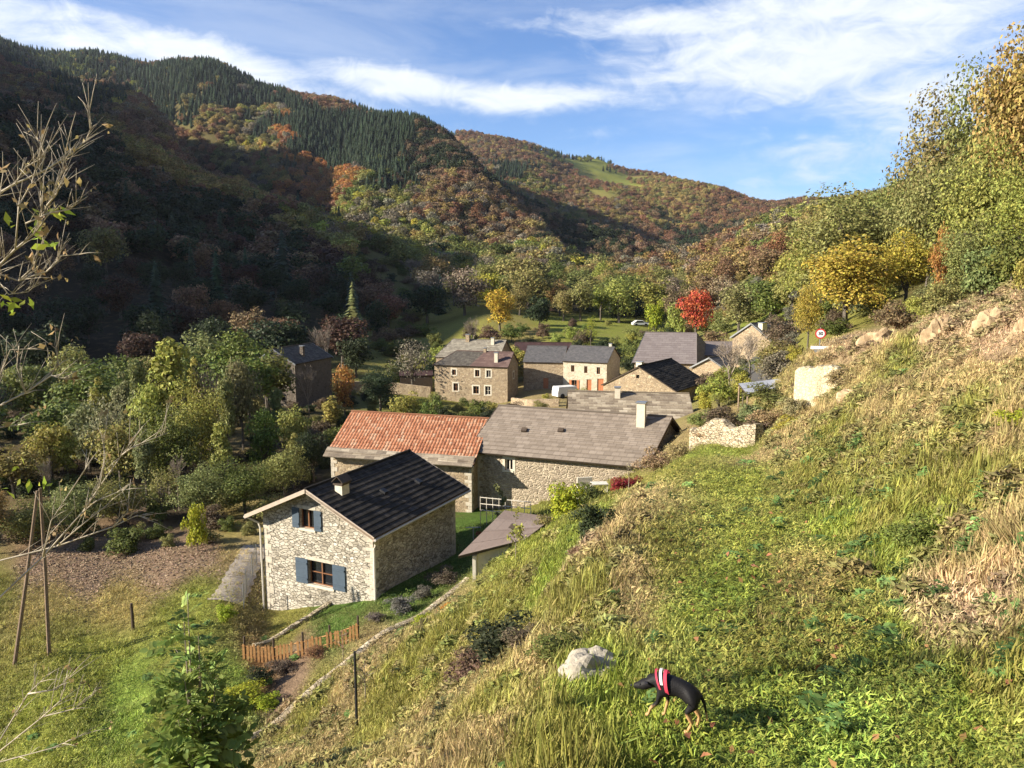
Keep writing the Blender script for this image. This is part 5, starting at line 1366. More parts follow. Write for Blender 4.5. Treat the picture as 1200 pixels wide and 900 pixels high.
def post(name, px, Y, h, r, mat, label, cat, lean=(0, 0), top=None):
    g_ = gp(px, Y); m_ = MB(); m_.tube([(0, 0, -.3), (lean[0] * .5 + .01, lean[1] * .5, h * .5), (lean[0], lean[1], h)], [r * 1.08, r, r * .9], 8)
    o = m_.build(name, mat, loc=g_); tag(o, label, cat); return o
pA, pB = at(13, 787, 30), at(57, 768, 30.6)
def pole_between(name, b, t, r, label):
    b = b.copy(); b.z = hz(b.x, b.y) - .3; m_ = MB(); m_.tube([(0, 0, 0), (t - b) * .5 + Vector((.03, 0, 0)), t - b], [r, r * .9, r * .75], 8)
    o = m_.build(name, M_POLE, loc=b); tag(o, label, 'pole')
M_POLE = bark_mat('grey_pole_wood', (.13, .09, .06), (.28, .20, .14))
pole_between('wooden_pole', at(15, 780, 30), at(44, 575, 31), .085, 'wooden pole leaning to the right at the left frame edge')
pole_between('wooden_pole', at(57, 765, 30.6), at(47, 572, 31.2), .08, 'nearly upright wooden pole crossing the leaning one')
post('fence_post', 156, 32.8, 1.25, .07, M_WOODD, 'short dark wooden post alone at the edge of the ploughed field', 'post')
post('garden_stake', 418, 18, 2.15, .035, M_BLACK, 'tall thin black stake standing on the steep grass slope', 'stake', (.01, 0))
# small wooden stake with a young fruit tree
def leafy_sapling(name, px, Y, h, label, tint, n=60, leaf=.07, seed=1, low=.4, wid=.35, cat='sapling'):
    g_ = gp(px, Y); rs = random.Random(seed); o = empty(name, g_); tag(o, label, cat)
    mb = MB(); mb.tube([(0, 0, -.1), (.02, 0, h * .5), (0, .02, h)], [.02, .014, .005], 6); C = []; N_ = []
    for i in range(9):
        z = h * rs.uniform(low, .95); a = rs.uniform(0, 6.28); e = Vector((math.cos(a) * wid * rs.uniform(.5, 1), math.sin(a) * wid * rs.uniform(.5, 1), z + .25 * h * rs.uniform(.3, 1)))
        s = Vector((0, 0, z)); mb.tube([s, s.lerp(e, .5) + Vector((0, 0, .02)), e], [.008, .006, .002], 4, False)
        for k in range(max(1, n // 9)): q = s.lerp(e, rs.uniform(.3, 1.05)); C.append(q + Vector((rs.gauss(0, .04), rs.gauss(0, .04), rs.gauss(0, .04)))); N_.append((rs.gauss(0, 1), rs.gauss(0, 1), rs.gauss(.4, 1)))
    mb.build('stem', M_TWIG, o); v, f = leaf_quads(np.array(C), np.array(N_), leaf, np.random.default_rng(seed), 1.7)
    l = np_mesh('foliage', v, f, M_LEAF, o); l['tint'] = list(tint); return o
leafy_sapling('fruit_sapling', 428, 19.3, 1.35, 'small staked sapling with a few leaves behind the black stake', TINT['olive'], 60, .08, 3, .55, .4)
leafy_sapling('fruit_sapling', 604, 25.5, 1.75, 'thin yellowish sapling in front of the small shed', TINT['yg'], 160, .09, 4, .35, .38)
leafy_sapling('fruit_sapling', 402, 27.0, 1.35, 'nearly bare sapling beside the right end of the picket fence', TINT['brown'], 24, .12, 5, .3, .3)
leafy_sapling('young_tree', 588, 42.5, 2.4, 'slim grey green young tree by the white metal railing', TINT['sage'], 260, .14, 6, .1, .45, 'tree')
leafy_sapling('young_tree', 736, 27.2, 1.3, 'very thin stake like sapling left of the terrace edge', TINT['pale'], 20, .05, 7, .6, .15)

# wire fence by the house corner
wf = empty('wire_fence', gp(296, 37)); tag(wf, 'fine wire mesh fence between the gravel path and the stone house corner', 'fence')
pts = [gp(286, 35.5), gp(289, 37.5), gp(296, 40), gp(301, 42)]
for q in pts: m_ = MB(); m_.tube([q - wf.location + Vector((0, 0, -.2)), q - wf.location + Vector((0, 0, 1.3))], .025, 6); m_.build('post', M_METAL, wf)
m_ = MB()
for zz in (.1, .35, .6, .85, 1.1, 1.25): m_.tube([q - wf.location + Vector((0, 0, zz)) for q in pts], .006, 3)
for i in range(3):
    for k in range(12): q = pts[i].lerp(pts[i + 1], k / 12) - wf.location; m_.tube([q + Vector((0, 0, .1)), q + Vector((0, 0, 1.25))], .005, 3)
m_.build('wire_mesh', M_METAL, wf)
# railing in the yard
a, b = gp(563, 45.5), gp(622, 44.5); rl = empty('metal_railing', a); tag(rl, 'white metal railing in the shaded yard before the long stone house', 'railing')
a.z = b.z = max(a.z, b.z) + .05
for zz in (.15, .55, .95): m_ = MB(); m_.tube([Vector((0, 0, zz)) + (a - rl.location), b - rl.location + Vector((0, 0, zz))], .025, 5); m_.build('rail', M_WHITE, rl)
for k in range(9): q = a.lerp(b, k / 8) - rl.location; m_ = MB(); m_.tube([q + Vector((0, 0, -.8)), q + Vector((0, 0, 1.0))], .022, 5); m_.build('upright', M_WHITE, rl)
# clothes line post
g_ = gp(555, 38); cl = empty('clothes_line_post', g_); tag(cl, 'T shaped pale metal clothes line post on the lawn', 'post')
m_ = MB(); m_.tube([(0, 0, -.2), (0, 0, 1.7)], .03, 6); m_.build('pole', M_METAL, cl)
m_ = MB(); m_.tube([(-.38, 0, 1.68), (.38, .05, 1.68)], .025, 6); m_.build('crossbar', M_METAL, cl)
# garden barbecue block and table by the wall
g_ = gp(686, 42); bq = empty('stone_barbecue', g_, .2); tag(bq, 'white garden barbecue block against the long stone house wall', 'barbecue')
m_ = MB(); m_.box((0, 0, .45), (.9, .6, .9)); m_.box((0, .22, 1.15), (.9, .12, .5)); m_.build('body', M_RENDER, bq, bevel=.02)
m_ = MB(); m_.box((0, -.31, .35), (.5, .04, .4)); m_.build('fire_opening', M_DARK, bq)
g_ = gp(702, 41.5); tb = empty('garden_table', g_, .1); tag(tb, 'small white garden table right of the barbecue block', 'table')
m_ = MB(); m_.box((0, 0, .86), (.9, .6, .04)); m_.build('tabletop', M_WHITE, tb)
for sx in (-.4, .4):
    for sy in (-.25, .25): m_ = MB(); m_.tube([(sx, sy, -.2), (sx, sy, .84)], .02, 5); m_.build('leg', M_WHITE, tb)

# round speed sign
M_SW = flat_mat('sign_white', (.75, .74, .72), .5, .4, 0, .05); M_SR = flat_mat('sign_red', (.42, .03, .03), .5, .4, 0, .05); M_SG = flat_mat('sign_grey_back', (.22, .23, .24), .5, .4, .3, .1)
g_ = at(960, 418, 43); g_.z = hz(g_.x, g_.y); sg = empty('speed_sign', g_, -.28); tag(sg, 'round red and white speed limit 30 sign on a pole above the cream wall', 'road sign')
zc = at(960, 391, 43).z - g_.z
m_ = MB(); m_.tube([(0, .04, -.3), (0, .04, zc + .35)], .035, 8); m_.build('pole', M_METAL, sg)
def disc(r, y0, y1, z0, n=36): 
    m_ = MB(); m_.prism([(r * math.cos(2 * math.pi * k / n), y0, z0 + r * math.sin(2 * math.pi * k / n)) for k in range(n)], [(r * math.cos(2 * math.pi * k / n), y1, z0 + r * math.sin(2 * math.pi * k / n)) for k in range(n)]); return m_
dk = disc(.285, .0, -.02, zc).build('sign_disc', M_SR, sg); disc(.21, -.021, -.026, zc).build('sign_face', M_SW, dk)
def text_mesh(s, size, mat, parent, loc, name='lettering'):
    c = bpy.data.curves.new('lettering', 'FONT'); c.body = s; c.size = size; c.align_x = 'CENTER'; c.align_y = 'CENTER'; c.extrude = .003; c.offset = .008
    t_ = bpy.data.objects.new('lettering', c); COL.objects.link(t_); bpy.context.view_layer.update()
    me = bpy.data.meshes.new_from_object(t_.evaluated_get(bpy.context.evaluated_depsgraph_get())); bpy.data.objects.remove(t_)
    me.materials.clear(); me.materials.append(mat); o = bpy.data.objects.new(name, me); COL.objects.link(o); o.parent = parent; o.location = loc; o.rotation_euler = (math.pi / 2, 0, 0); return o
text_mesh('30', .26, M_BLACK, dk, (0, -.031, zc))
zb_ = at(960, 407.5, 43).z - g_.z
m_ = MB(); m_.box((0, 0, zb_), (.95, .03, .17)); m_.build('name_board', M_SW, sg, bevel=.01)
m_ = MB(); m_.prism([(-.33, 0, zb_ - .1), (.33, 0, zb_ - .1), (.18, 0, zb_ - .36), (-.18, 0, zb_ - .36)], [(-.33, .02, zb_ - .1), (.33, .02, zb_ - .1), (.18, .02, zb_ - .36), (-.18, .02, zb_ - .36)]); m_.build('lower_plate', M_SG, sg)

# vehicles: body, windows, wheels
M_CARW = flat_mat('white_car_paint', (.68, .68, .66), .3, .5, 0, .04); M_TYRE = flat_mat('tyre_rubber', (.02, .02, .02), .9)
def vehicle(name, label, loc, rz, L, Wd, Hh, prof, cat):
    o = empty(name, loc, rz); tag(o, label, cat)
    m_ = MB(); m_.prism([(x * L, -Wd / 2, z * Hh) for x, z in prof], [(x * L, Wd / 2, z * Hh) for x, z in prof]); m_.build('body', M_CARW, o, bevel=.06)
    for sy in (-1, 1):
        m_ = MB(); y = sy * (Wd / 2 + .006)
        ws = [(x, z) for x, z in prof if z > .55]; cx_ = sum(x for x, z in ws) / len(ws)
        m_.prism([((cx_ + (x - cx_) * .86) * L, y, (.62 + (z - .62) * .82 if z > .6 else .60) * Hh) for x, z in ws], [((cx_ + (x - cx_) * .86) * L, y + sy * .01, (.62 + (z - .62) * .82 if z > .6 else .60) * Hh) for x, z in ws]); m_.build('side_window', M_GLASS, o)
        for wx in (-.30, .30):
            m_ = MB(); yy = sy * (Wd / 2 - .06); m_.prism([(wx * L + .33 * math.cos(t * math.pi / 8), yy - .1, .32 + .33 * math.sin(t * math.pi / 8)) for t in range(16)], [(wx * L + .33 * math.cos(t * math.pi / 8), yy + .1, .32 + .33 * math.sin(t * math.pi / 8)) for t in range(16)]); m_.build('wheel', M_TYRE, o)
VAN = [(-.5, .16), (.5, .16), (.5, .45), (.38, .55), (.28, .98), (-.46, 1.0), (-.5, .55)]
CAR = [(-.5, .2), (.5, .2), (.5, .5), (.28, .60), (.12, .98), (-.26, 1.0), (-.44, .62), (-.5, .58)]
p = gp(664, 106); p.z += .05; vehicle('parked_van', 'white van parked in the yard between the plain barn and the cream house', p, .5, 3.9, 1.6, 1.6, VAN, 'van')
p = gp(750, 197); p.z += .05; vehicle('parked_car', 'white car parked at the meadow edge left of the yellow green tree', p, .15, 4.2, 1.7, 1.42, CAR, 'car')
if 0: vehicle('parked_van', 'white van half hidden by trees at the back of the meadow', p, .0, 5.2, 1.9, 2.3, VAN, 'van')

# rocks
def rock(name, p, size, seed, mat, label, cat='rock', rough=.35, sub=4, rz=0.0):
    bm = bmesh.new(); bmesh.ops.create_icosphere(bm, subdivisions=sub, radius=1)
    off = Vector((seed * 3.1, seed * 1.7, seed * .9))
    for v in bm.verts:
        d = v.co.normalized(); k = 1 + rough * (mnoise.noise(d * 1.3 + off) * 1.0 + mnoise.noise(d * 3 + off) * .45 + mnoise.noise(d * 8 + off) * .16)
        c = mnoise.cell(d * 1.9 + off) * .12
        v.co = Vector((d.x * size[0], d.y * size[1], d.z * size[2])) * (k + c * rough)
    me = bpy.data.meshes.new(name); bm.to_mesh(me); bm.free(); me.materials.append(mat)
    o = bpy.data.objects.new(name, me); COL.objects.link(o); o.location = p; o.rotation_euler = (0, 0, rz); tag(o, label, cat); return o
def rock_mat(name, c1, c2, c3, sc=5):
    m, t, b, out = new_mat(name); tcn = t.new('ShaderNodeTexCoord'); n = t.noise(tcn.outputs['Object'], sc, 6, .7, .4); n2 = t.noise(tcn.outputs['Object'], sc * .5, 3, .6)
    col = t.ramp(n, [(.3, c1), (.5, c2), (.72, c3)]); col = t.mix(t.mapr(n2, .55, .66, 0, .85), col, tuple(v * .28 for v in c2)); t.put(b.inputs['Base Color'], col)
    b.inputs['Roughness'].default_value = .95; b.inputs['Specular IOR Level'].default_value = .1
    bp = t.new('ShaderNodeBump'); bp.inputs['Strength'].default_value = .8; bp.inputs['Distance'].default_value = .05; t.put(bp.inputs['Height'], n); t.l.new(bp.outputs[0], b.inputs['Normal']); return m
M_ROCK = rock_mat('pale_granite', (.17, .15, .12), (.36, .32, .255), (.48, .43, .35), 4); M_OUT = rock_mat('ochre_rock', (.22, .15, .09), (.40, .29, .17), (.50, .39, .25), 1.6)
g_ = gp(691, 6.95); rock('boulder', g_ + Vector((0, 0, .10)), (.27, .24, .20), 3, M_ROCK, 'pale angular boulder with a dark split lying by the dog', rz=.4)
g_ = gp(997, 28.5); rock('boulder', g_ + Vector((0, 0, .2)), (.45, .4, .4), 6, M_OUT, 'brown boulder on the bank right of the cream retaining wall')
for i, (px, Y, s, lb) in enumerate([(1035, 38, (1.1, .7, .9), 'ochre rock outcrop at the left end of the bank crest'), (1105, 29, (.65, .5, .95), 'ochre rock outcrop in the middle of the bank crest'), (1165, 23.5, (.55, .5, .85), 'tall ochre rock outcrop near the right frame edge'), (1198, 20.5, (.45, .45, .8), 'ochre rock face cut by the right frame edge'), (1068, 33, (.4, .4, .5), 'small ochre rock between two larger outcrops')]):
    g_ = gp(px, Y); rock('rock_outcrop', g_ + Vector((0, 0, -.35)), s, 10 + i, M_OUT, lb, 'rock', .55, 4, .3 * i)
# ------------------------------------------------------------------ shrubs placed one by one: (px, Y, height m, width m, kind, tint, name, label)
SHR = [
 (664,31.0,1.9,2.1,'bush0','lime','yellow_shrub','big lime yellow leaved shrub between the garden shed and the long house'),
 (690,33.0,1.2,1.9,'bush1','green','garden_shrub','green shrub touching the right side of the lime yellow shrub'),
 (640,34.0,1.1,1.5,'bush1','olive','garden_shrub','olive shrub left behind the lime yellow shrub'),
 (727,35.5,1.05,1.5,'bush0','crim','red_shrub','deep crimson shrub under the right end of the long grey roof'),
 (742,36.5,.9,1.1,'bush1','crim','red_shrub','smaller crimson shrub close to the corner of the grey roof'),
 (768,40.5,1.5,2.2,'bush1','dry','dry_bush','dry tan bush hiding the lower corner of the long grey roof'),
 (795,38.0,1.1,1.8,'bush0','dry','dry_bush','pale dry weeds at the dark gable of the long house'),
 (470,31.6,.75,1.5,'bush0','grey','lavender_bush','grey green lavender bush on the lawn'),
 (440,30.8,.5,.8,'bush1','grey','lavender_bush','small grey green tuft at the left end of the lavender bush'),
 (520,34.4,.95,1.6,'bush1','scrub','dry_bush','brownish bush left of the garden shed'),
 (496,33.0,.7,1.1,'bush0','grey','lavender_bush','grey bush between the lavender and the brownish bush'),
 (565,40.5,.8,.9,'bush1','crim','red_shrub','little red shrub behind the garden shed on the shaded lawn'),
 (695,14.6,.95,1.05,'bush0','dark','garden_plant','broad leaved dark green plant with brown leaves on the slope edge'),
 (682,14.2,.4,.5,'bush1','brown','garden_plant','small brown plant leaning against the broad leaved one'),
 (590,12.2,.85,1.5,'bush1','dark','dark_weed','dark green weed clump on the slope left of the boulder'),
 (557,13.4,.6,1.2,'bush0','scrub','dark_weed','brown dead weed clump beside the dark green one'),
 (618,10.3,.42,.95,'bush0','scrub','dark_weed','low brown weed clump just left of the boulder'),
 (655,8.1,.30,.75,'bush1','green','dark_weed','low green weed clump touching the left side of the boulder'),
 (835,39.2,.8,1.6,'bush1','dry','dry_bush','dry straw coloured weeds in front of the terrace end wall'),
 (888,37.0,1.0,1.7,'bush0','scrub','dry_bush','brown bush over the right end of the terrace end wall'),
 (945,38.2,.7,1.5,'bush1','scrub','dry_bush','brown weeds on the top edge of the cream wall'),
 (985,34.8,1.0,1.6,'bush0','dry','dry_bush','dry straw weeds over the right end of the cream wall'),
 (928,36.6,1.1,1.5,'bush0','dry','dry_bush','dry tan bush at the left edge of the cream wall'),
 (525,24.5,.35,.9,'bush0','flor','flower_bed','orange flowers in the grass of the steep slope'),
 (500,23.6,.4,1.0,'bush1','lime','leafy_weed','bright green leafy weeds just below the orange flowers'),
 (280,25.6,.7,2.0,'bush1','lime','garden_crop','bright lime green leafy crop in the kitchen garden'),
 (312,25.3,.5,1.2,'bush0','lime','garden_crop','smaller light green crop right of the larger leafy one'),
 (305,27.0,.8,1.1,'bush1','dark','garden_crop','dark leafy plants behind the light green crop'),
 (330,28.1,.55,1.4,'bush0','scrub','garden_crop','brown faded plants below the picket fence'),
 (370,28.6,.45,1.1,'bush1','rust','garden_crop','rust coloured faded plants under the right half of the picket fence'),
 (265,33.3,.9,1.1,'bush0','lime','garden_shrub','yellow green shrub at the end of the gravel path'),
 (378,37.0,.5,.7,'bush1','dark','wall_plant','small dark plant at the foot of the pale gable wall'),
 (1068,10.4,.6,.75,'bush1','green','broad_weed','vivid green weed tuft at the foot of the bank'),
 (1190,13.2,.45,.9,'bush0','lime','broad_weed','yellow leaved weed on the bank at the right edge'),
 (925,31.5,.9,1.4,'bush0','gold','yellow_weed','yellow weeds below the cream retaining wall'),
 (900,37.5,1.0,2.0,'bush1','dry','dry_bush','dry tan bush on top of the terrace end wall'),
 (845,41.0,1.3,2.4,'bush0','scrub','dry_bush','brown scrub behind the terrace end wall'),
 (820,44.0,1.2,2.2,'bush1','olive','garden_shrub','olive shrub behind the left end of the terrace end wall'),
 (560,96,2.6,3.4,'bush0','green','garden_shrub','green shrub before the right half of the large stone house'),
 (575,92,2.0,3.0,'bush1','dark','garden_shrub','dark shrub in the garden under the large stone house'),
 (545,90,1.8,3.0,'bush1','green','garden_shrub','mid green shrub below the left windows of the large stone house'),
 (520,88,2.4,2.6,'bush0','dark','garden_shrub','dark conical shrub at the corner of the large stone house'),
 (556,84,1.6,1.8,'bush0','crim','red_shrub','small red shrub behind the ridge of the terracotta roof'),
 (600,97,1.6,3.6,'bush1','scrub','garden_shrub','brown shrub right of the large stone house'),
 (632,92,1.8,3.2,'bush0','olive','garden_shrub','olive shrub above the ridge of the long grey roof'),
 (680,99,2.2,2.4,'bush1','yg','garden_shrub','yellow green shrub in front of the orange doors'),
 (640,100,1.5,1.6,'bush0','gold','garden_shrub','small yellow shrub beside the white van in the yard'),
 (700,100,1.2,2.5,'bush1','scrub','garden_shrub','low brown shrub before the right corner of the cream house'),
 (490,92,2.2,3.0,'bush1','yg','garden_shrub','yellow green shrub behind the terracotta roof ridge'),
 (470,90,2.6,3.0,'bush0','yg','garden_shrub','taller yellow green shrub left behind the terracotta roof')]
TINT.update(crim=(.22, .025, .03), dry=(.34, .26, .13), scrub=(.15, .11, .07), flor=(.62, .24, .02))
TINT['grey'] = (.19, .18, .13)
for (px, Y, h, w, kind, ti, nm, lb) in SHR:
    tree(kind, gp(px, Y), h, w, TINT[ti], nm, lb, 'shrub' if 'shrub' in nm or 'bush' in nm else 'plant')

# shrubs and hedges scattered in the village and round the meadow
def shrubs(P, seed, place, group, tints, hr, wr, kinds=('bush0', 'bush1'), nm='wild_shrub', clear=None):
    rng = random.Random(seed); z = H(P[:, 0], P[:, 1]); c = 0
    for i in range(len(P)):
        if any((P[i, 0] - t[0]) ** 2 + (P[i, 1] - t[1]) ** 2 < (t[2] * .6 + .5) ** 2 for t in TREES): continue
        if any(inside(P[i], f) for f in FOOT): continue
        ti = rng.choice(tints); h = rng.uniform(*hr)
        tree(rng.choice(kinds), Vector((P[i, 0], P[i, 1], z[i] - .1)), h, h * rng.uniform(*wr), TINT[ti], nm, '%s %s %s' % (WORDS.get(ti, {'scrub': 'brown', 'dry': 'dry tan', 'lime': 'lime green'}.get(ti, ti)), 'bush', place), 'bush', group); c += 1
    print('shrubs', place, c)
FOOT = []
for o in (h1, h2, barn, hA, hA2, hB1, hB2, hC, hD, hE, hE2, hF, hS, hG, hK, hR):
    w_ = [c for c in o.children if c.name.startswith('roof') and not c.name.startswith('roof_v')][0]
    xs_ = [v.co.x for v in w_.data.vertices]; ys_ = [v.co.y for v in w_.data.vertices]
    FOOT.append((o.location.x, o.location.y, o.rotation_euler.z, min(xs_) - .8, max(xs_) + .8 + (6 if o is hA else 0), min(ys_) - 1.4, max(ys_) + .8))
def inside(p, f):
    dx, dy = p[0] - f[0], p[1] - f[1]; c, s = math.cos(f[2]), math.sin(f[2]); a = dx * c + dy * s; b = -dx * s + dy * c
    return f[3] < a < f[4] and f[5] < b < f[6]
def inu(P, x0, x1): return inpx(P, x0, x1)
P = inu(scatter(122, 165, -11, 14, 5.2, .0, 51), 455, 800); shrubs(P, 51, 'between the village and the meadow', 'bushes between the village and the meadow', ['green', 'olive', 'scrub', 'yg', 'dark'], (1.8, 4.2), (1.0, 1.5))
P = inu(scatter(168, 262, -5, 13, 9.5, .0, 52), 560, 830); P = P[(P[:, 1] > 215) | (np.random.default_rng(2).random(len(P)) < .35)]; shrubs(P, 52, 'on the meadow terraces', 'bushes on the meadow terraces', ['green', 'olive', 'scrub', 'dark', 'brown'], (1.5, 4.0), (1.0, 1.6))
P = inu(scatter(46, 118, 13, 24, 4.4, .01, 53), 800, 945); P = P[(P[:, 0] < .40 * P[:, 1])]; shrubs(P, 53, 'between the road and the hipped roof', 'bushes right of the village', ['olive', 'scrub', 'green', 'yg', 'grey'], (1.2, 2.8), (1.0, 1.5))
P = inu(scatter(118, 200, 12, 24, 6.0, .01, 54), 790, 960); P = P[(np.abs(P[:, 1] - 128) > 9) | (P[:, 0] < 34)]; shrubs(P, 54, 'below the woods right of the red tree', 'bushes below the right hand woods', ['olive', 'scrub', 'green', 'brown'], (2, 4.5), (1.0, 1.5))
P = scatter(72, 108, -9, 3, 5.2, .0, 55); P = inu(P, 400, 600); P = P[P[:, 1] > 66]; shrubs(P, 55, 'in the gardens behind the red tiled barn', 'garden bushes behind the barn', ['green', 'yg', 'dark', 'olive'], (1.4, 2.6), (1.0, 1.4), nm='garden_shrub')
P = scatter(24, 60, 24, 36, 3.4, .015, 56); P = P[(P[:, 0] > .50 * P[:, 1] + 4.6)]; shrubs(P, 56, 'on the crest of the rocky bank', 'scrub on the crest of the rocky bank', ['olive', 'scrub', 'green', 'sage'], (1.0, 2.4), (1.1, 1.6))

# thick undergrowth under the grove: one mass
def undergrowth(name, label, P, tints, hr, wr, seed, protos):
    rng = random.Random(seed); z = H(P[:, 0], P[:, 1]); pts = []; sc = []; tn = []; ix = []; rot = []
    for i in range(len(P)):
        if any(inside(P[i], f) for f in FOOT): continue
        h = rng.uniform(*hr); w = h * rng.uniform(*wr) / 1.05; t = TINT[rng.choice(tints)]; j = rng.uniform(.75, 1.25)
        pts.append((P[i, 0], P[i, 1], z[i] - .12 * h)); sc.append((w, w, h)); tn.append((t[0] * j, t[1] * j, t[2] * j, 1)); ix.append(rng.randrange(len(protos))); rot.append(rng.uniform(0, 6.3))
    return instancer(name, label, pts, sc, tn, ix, rot, protos, 'undergrowth')
def instancer(name, label, pts, sc, tn, ix, rot, protos, cat, tilt=0):
    me = bpy.data.meshes.new(name); me.vertices.add(len(pts)); me.vertices.foreach_set('co', np.array(pts, dtype=np.float32).ravel())
    for an, ty, key, data in (('sc', 'FLOAT_VECTOR', 'vector', sc), ('tint', 'FLOAT_COLOR', 'color', tn), ('rot', 'FLOAT', 'value', rot)):
        a = me.attributes.new(an, ty, 'POINT'); a.data.foreach_set(key, np.array(data, dtype=np.float32).ravel())
    if tilt:
        for an in ('tilta', 'tiltb'): a = me.attributes.new(an, 'FLOAT', 'POINT'); a.data.foreach_set('value', np.random.default_rng(len(pts)).normal(0, tilt, len(pts)).astype(np.float32))
    a = me.attributes.new('ix', 'INT', 'POINT'); a.data.foreach_set('value', np.array(ix, dtype=np.int32)); me.update()
    o = bpy.data.objects.new(name, me); COL.objects.link(o); tag(o, label, cat, kind='stuff'); gn_instances(o, protos); print(name, len(pts)); return o
BUSHP = [c for o in COL.objects if o.get('label', '').startswith(('big lime yellow', 'green shrub touching')) for c in o.children if c.name.startswith('crown')]
P = scatter(47, 118, -37, -7, 2.3, .008, 61); P = P[(P[:, 0] < -15 - .06 * (P[:, 1] - 50)) & (P[:, 1] > 46.5)]
undergrowth('undergrowth', 'dense bramble and scrub filling the ground under the left grove', P, ['dark', 'green', 'olive', 'scrub'], (.8, 2.2), (1.0, 1.6), 61, BUSHP)
P = scatter(30, 120, 22, 37, 2.6, .02, 62); P = P[(P[:, 0] > 22) & (P[:, 0] > np.where(P[:, 1] > 52, .385 * P[:, 1] + 1, .46 * P[:, 1] + 2.5))]
undergrowth('undergrowth', 'scrub covering the ground between the oaks of the right slope', P, ['olive', 'green', 'scrub', 'yg', 'sage'], (1.2, 2.8), (1.0, 1.7), 62, BUSHP)
P = inu(scatter(60, 420, 2, 25, 3.6, .014, 63), 655, 1040); P = P[((P[:, 0] > .235 * P[:, 1] + 6) & (P[:, 1] > 135)) | (P[:, 1] > 255) | ((P[:, 0] > .355 * P[:, 1]) & (P[:, 1] > 60))]
undergrowth('undergrowth', 'scrub under the trees along the foot of the right hand hill', P, ['olive', 'green', 'scrub', 'ochre', 'grey'], (2.0, 4.5), (1.2, 1.8), 63, BUSHP)
P = inu(scatter(150, 420, -24, 3, 5.0, .01, 64), 370, 680); P = P[(P[:, 1] > 262) | (P[:, 0] < -14 - .03 * P[:, 1])]
undergrowth('undergrowth', 'scrub between the trees behind the village and under the left hill', P, ['olive', 'dark', 'scrub', 'brown', 'green'], (2.0, 4.5), (1.2, 1.8), 64, BUSHP)
# ------------------------------------------------------------------ grass
def tuft(name, n, rad, seed, px, Y, label, tint, lean=.5, wid=.006, hv=(.5, 1.0), heads=False, cat='grass tuft'):
    """a tuft of blades, unit height; stands in the scene as a tuft of its own"""
    rng = np.random.default_rng(seed); V = []; F = []
    for i in range(n):
        a, r = rng.uniform(0, 6.28), rad * math.sqrt(rng.uniform(0, 1)); b = np.array([math.cos(a) * r, math.sin(a) * r, -.04])
        d = rng.uniform(0, 6.28); h = rng.uniform(*hv); l = lean * .16 * h * rng.uniform(.2, 1); dv = np.array([math.cos(d), math.sin(d), 0]); sv = np.array([-dv[1], dv[0], 0]) * wid * rng.uniform(.7, 1.3)
        m = b + dv * l * .35 + np.array([0, 0, h * .6]); t = b + dv * l + np.array([0, 0, h])
        k = len(V); V += [b - sv, b + sv, m + sv * .8, m - sv * .8, t + sv * .15, t - sv * .15]; F += [(k, k + 1, k + 2, k + 3), (k + 3, k + 2, k + 4, k + 5)]
    o = np_mesh(name, np.array(V), np.array(F), M_GRASS); o.location = gp(px, Y); o['tint'] = list(tint); tag(o, label, cat); return o
M_GRASS = leaf_mat('grass_blades', .30, .35)
T = [tuft('grass_tuft', 46, .17, 1, 640, 5.6, 'short green grass tuft left of the dog near the frame bottom', (.12, .18, .03), .45, .0055),
     tuft('grass_tuft', 40, .19, 2, 900, 5.2, 'short green grass tuft in the dog shadow', (.12, .18, .03), .6, .006, (.35, 1.0)),
     tuft('grass_tuft', 34, .15, 3, 1000, 5.4, 'low green tuft right of the dog', (.14, .19, .04), .5, .007, (.3, 1.0))]
TD = [tuft('dry_grass_tuft', 40, .14, 4, 610, 9.5, 'dry straw coloured tuft on the terrace edge', (.35, .27, .13), .35, .004, (.4, 1)),
      tuft('dry_grass_tuft', 30, .18, 5, 560, 10.5, 'bent dry tuft on the slope edge above the dark weeds', (.33, .25, .12), .6, .004, (.3, 1))]
for o, s in zip(T + TD, (.08, .07, .06, .30, .25)): o.scale = (1, 1, s)
def grass(name, label, protos, r0, r1, seed, dens, hfun, keep, tintf, wsc=1.0):
    rng = np.random.default_rng(seed); n = int(dens)
    # even in the picture: uniform in angle, r^-0.2 falloff outward
    a = np.radians(rng.uniform(-37, 37, n)); u = rng.uniform(0, 1, n); e = .9
    r = (r0 ** e + u * (r1 ** e - r0 ** e)) ** (1 / e); x = r * np.sin(a); y = r * np.cos(a)
    k = keep(x, y) > rng.uniform(0, 1, n); x, y, r = x[k], y[k], r[k]
    z = H(x, y); u_, v_ = project(np.stack([x, y, z], 1)); k = (u_ > -60) & (u_ < 1260) & (v_ < 960); x, y, r, z = x[k], y[k], r[k], z[k]
    c = cover(x, y, .16); hh = hfun(x, y, c) * np.exp(rng.normal(0, .38, len(x))) * (1 + 1.1 * fbm(x * 2.2, y * 2.2, 77, 3)) ; wd = (r / 5) ** .40 * wsc
    ok = hh > .015; x, y, r, z, c, hh, wd = x[ok], y[ok], r[ok], z[ok], c[ok], hh[ok], wd[ok]
    t = tintf(c, rng, x, y)
    sc = np.stack([wd, wd, hh], 1)
    return instancer(name, label, np.stack([x, y, z], 1), sc, np.hstack([t, np.ones((len(t), 1))]), rng.integers(0, len(protos), len(x)), rng.uniform(0, 6.28, len(x)), protos, 'grass', .28)
def soilness(c): return np.clip(1 - np.abs(c - np.array(SOIL)).sum(1) / .12, 0, 1)
def earthness(c): return np.clip(1.25 - np.abs(c - np.array(EARTH)).sum(1) / .10, 0, 1)
def dryness(c): return np.clip((c[:, 0] / (c[:, 1] + 1e-6) - .85) / .5, 0, 1)
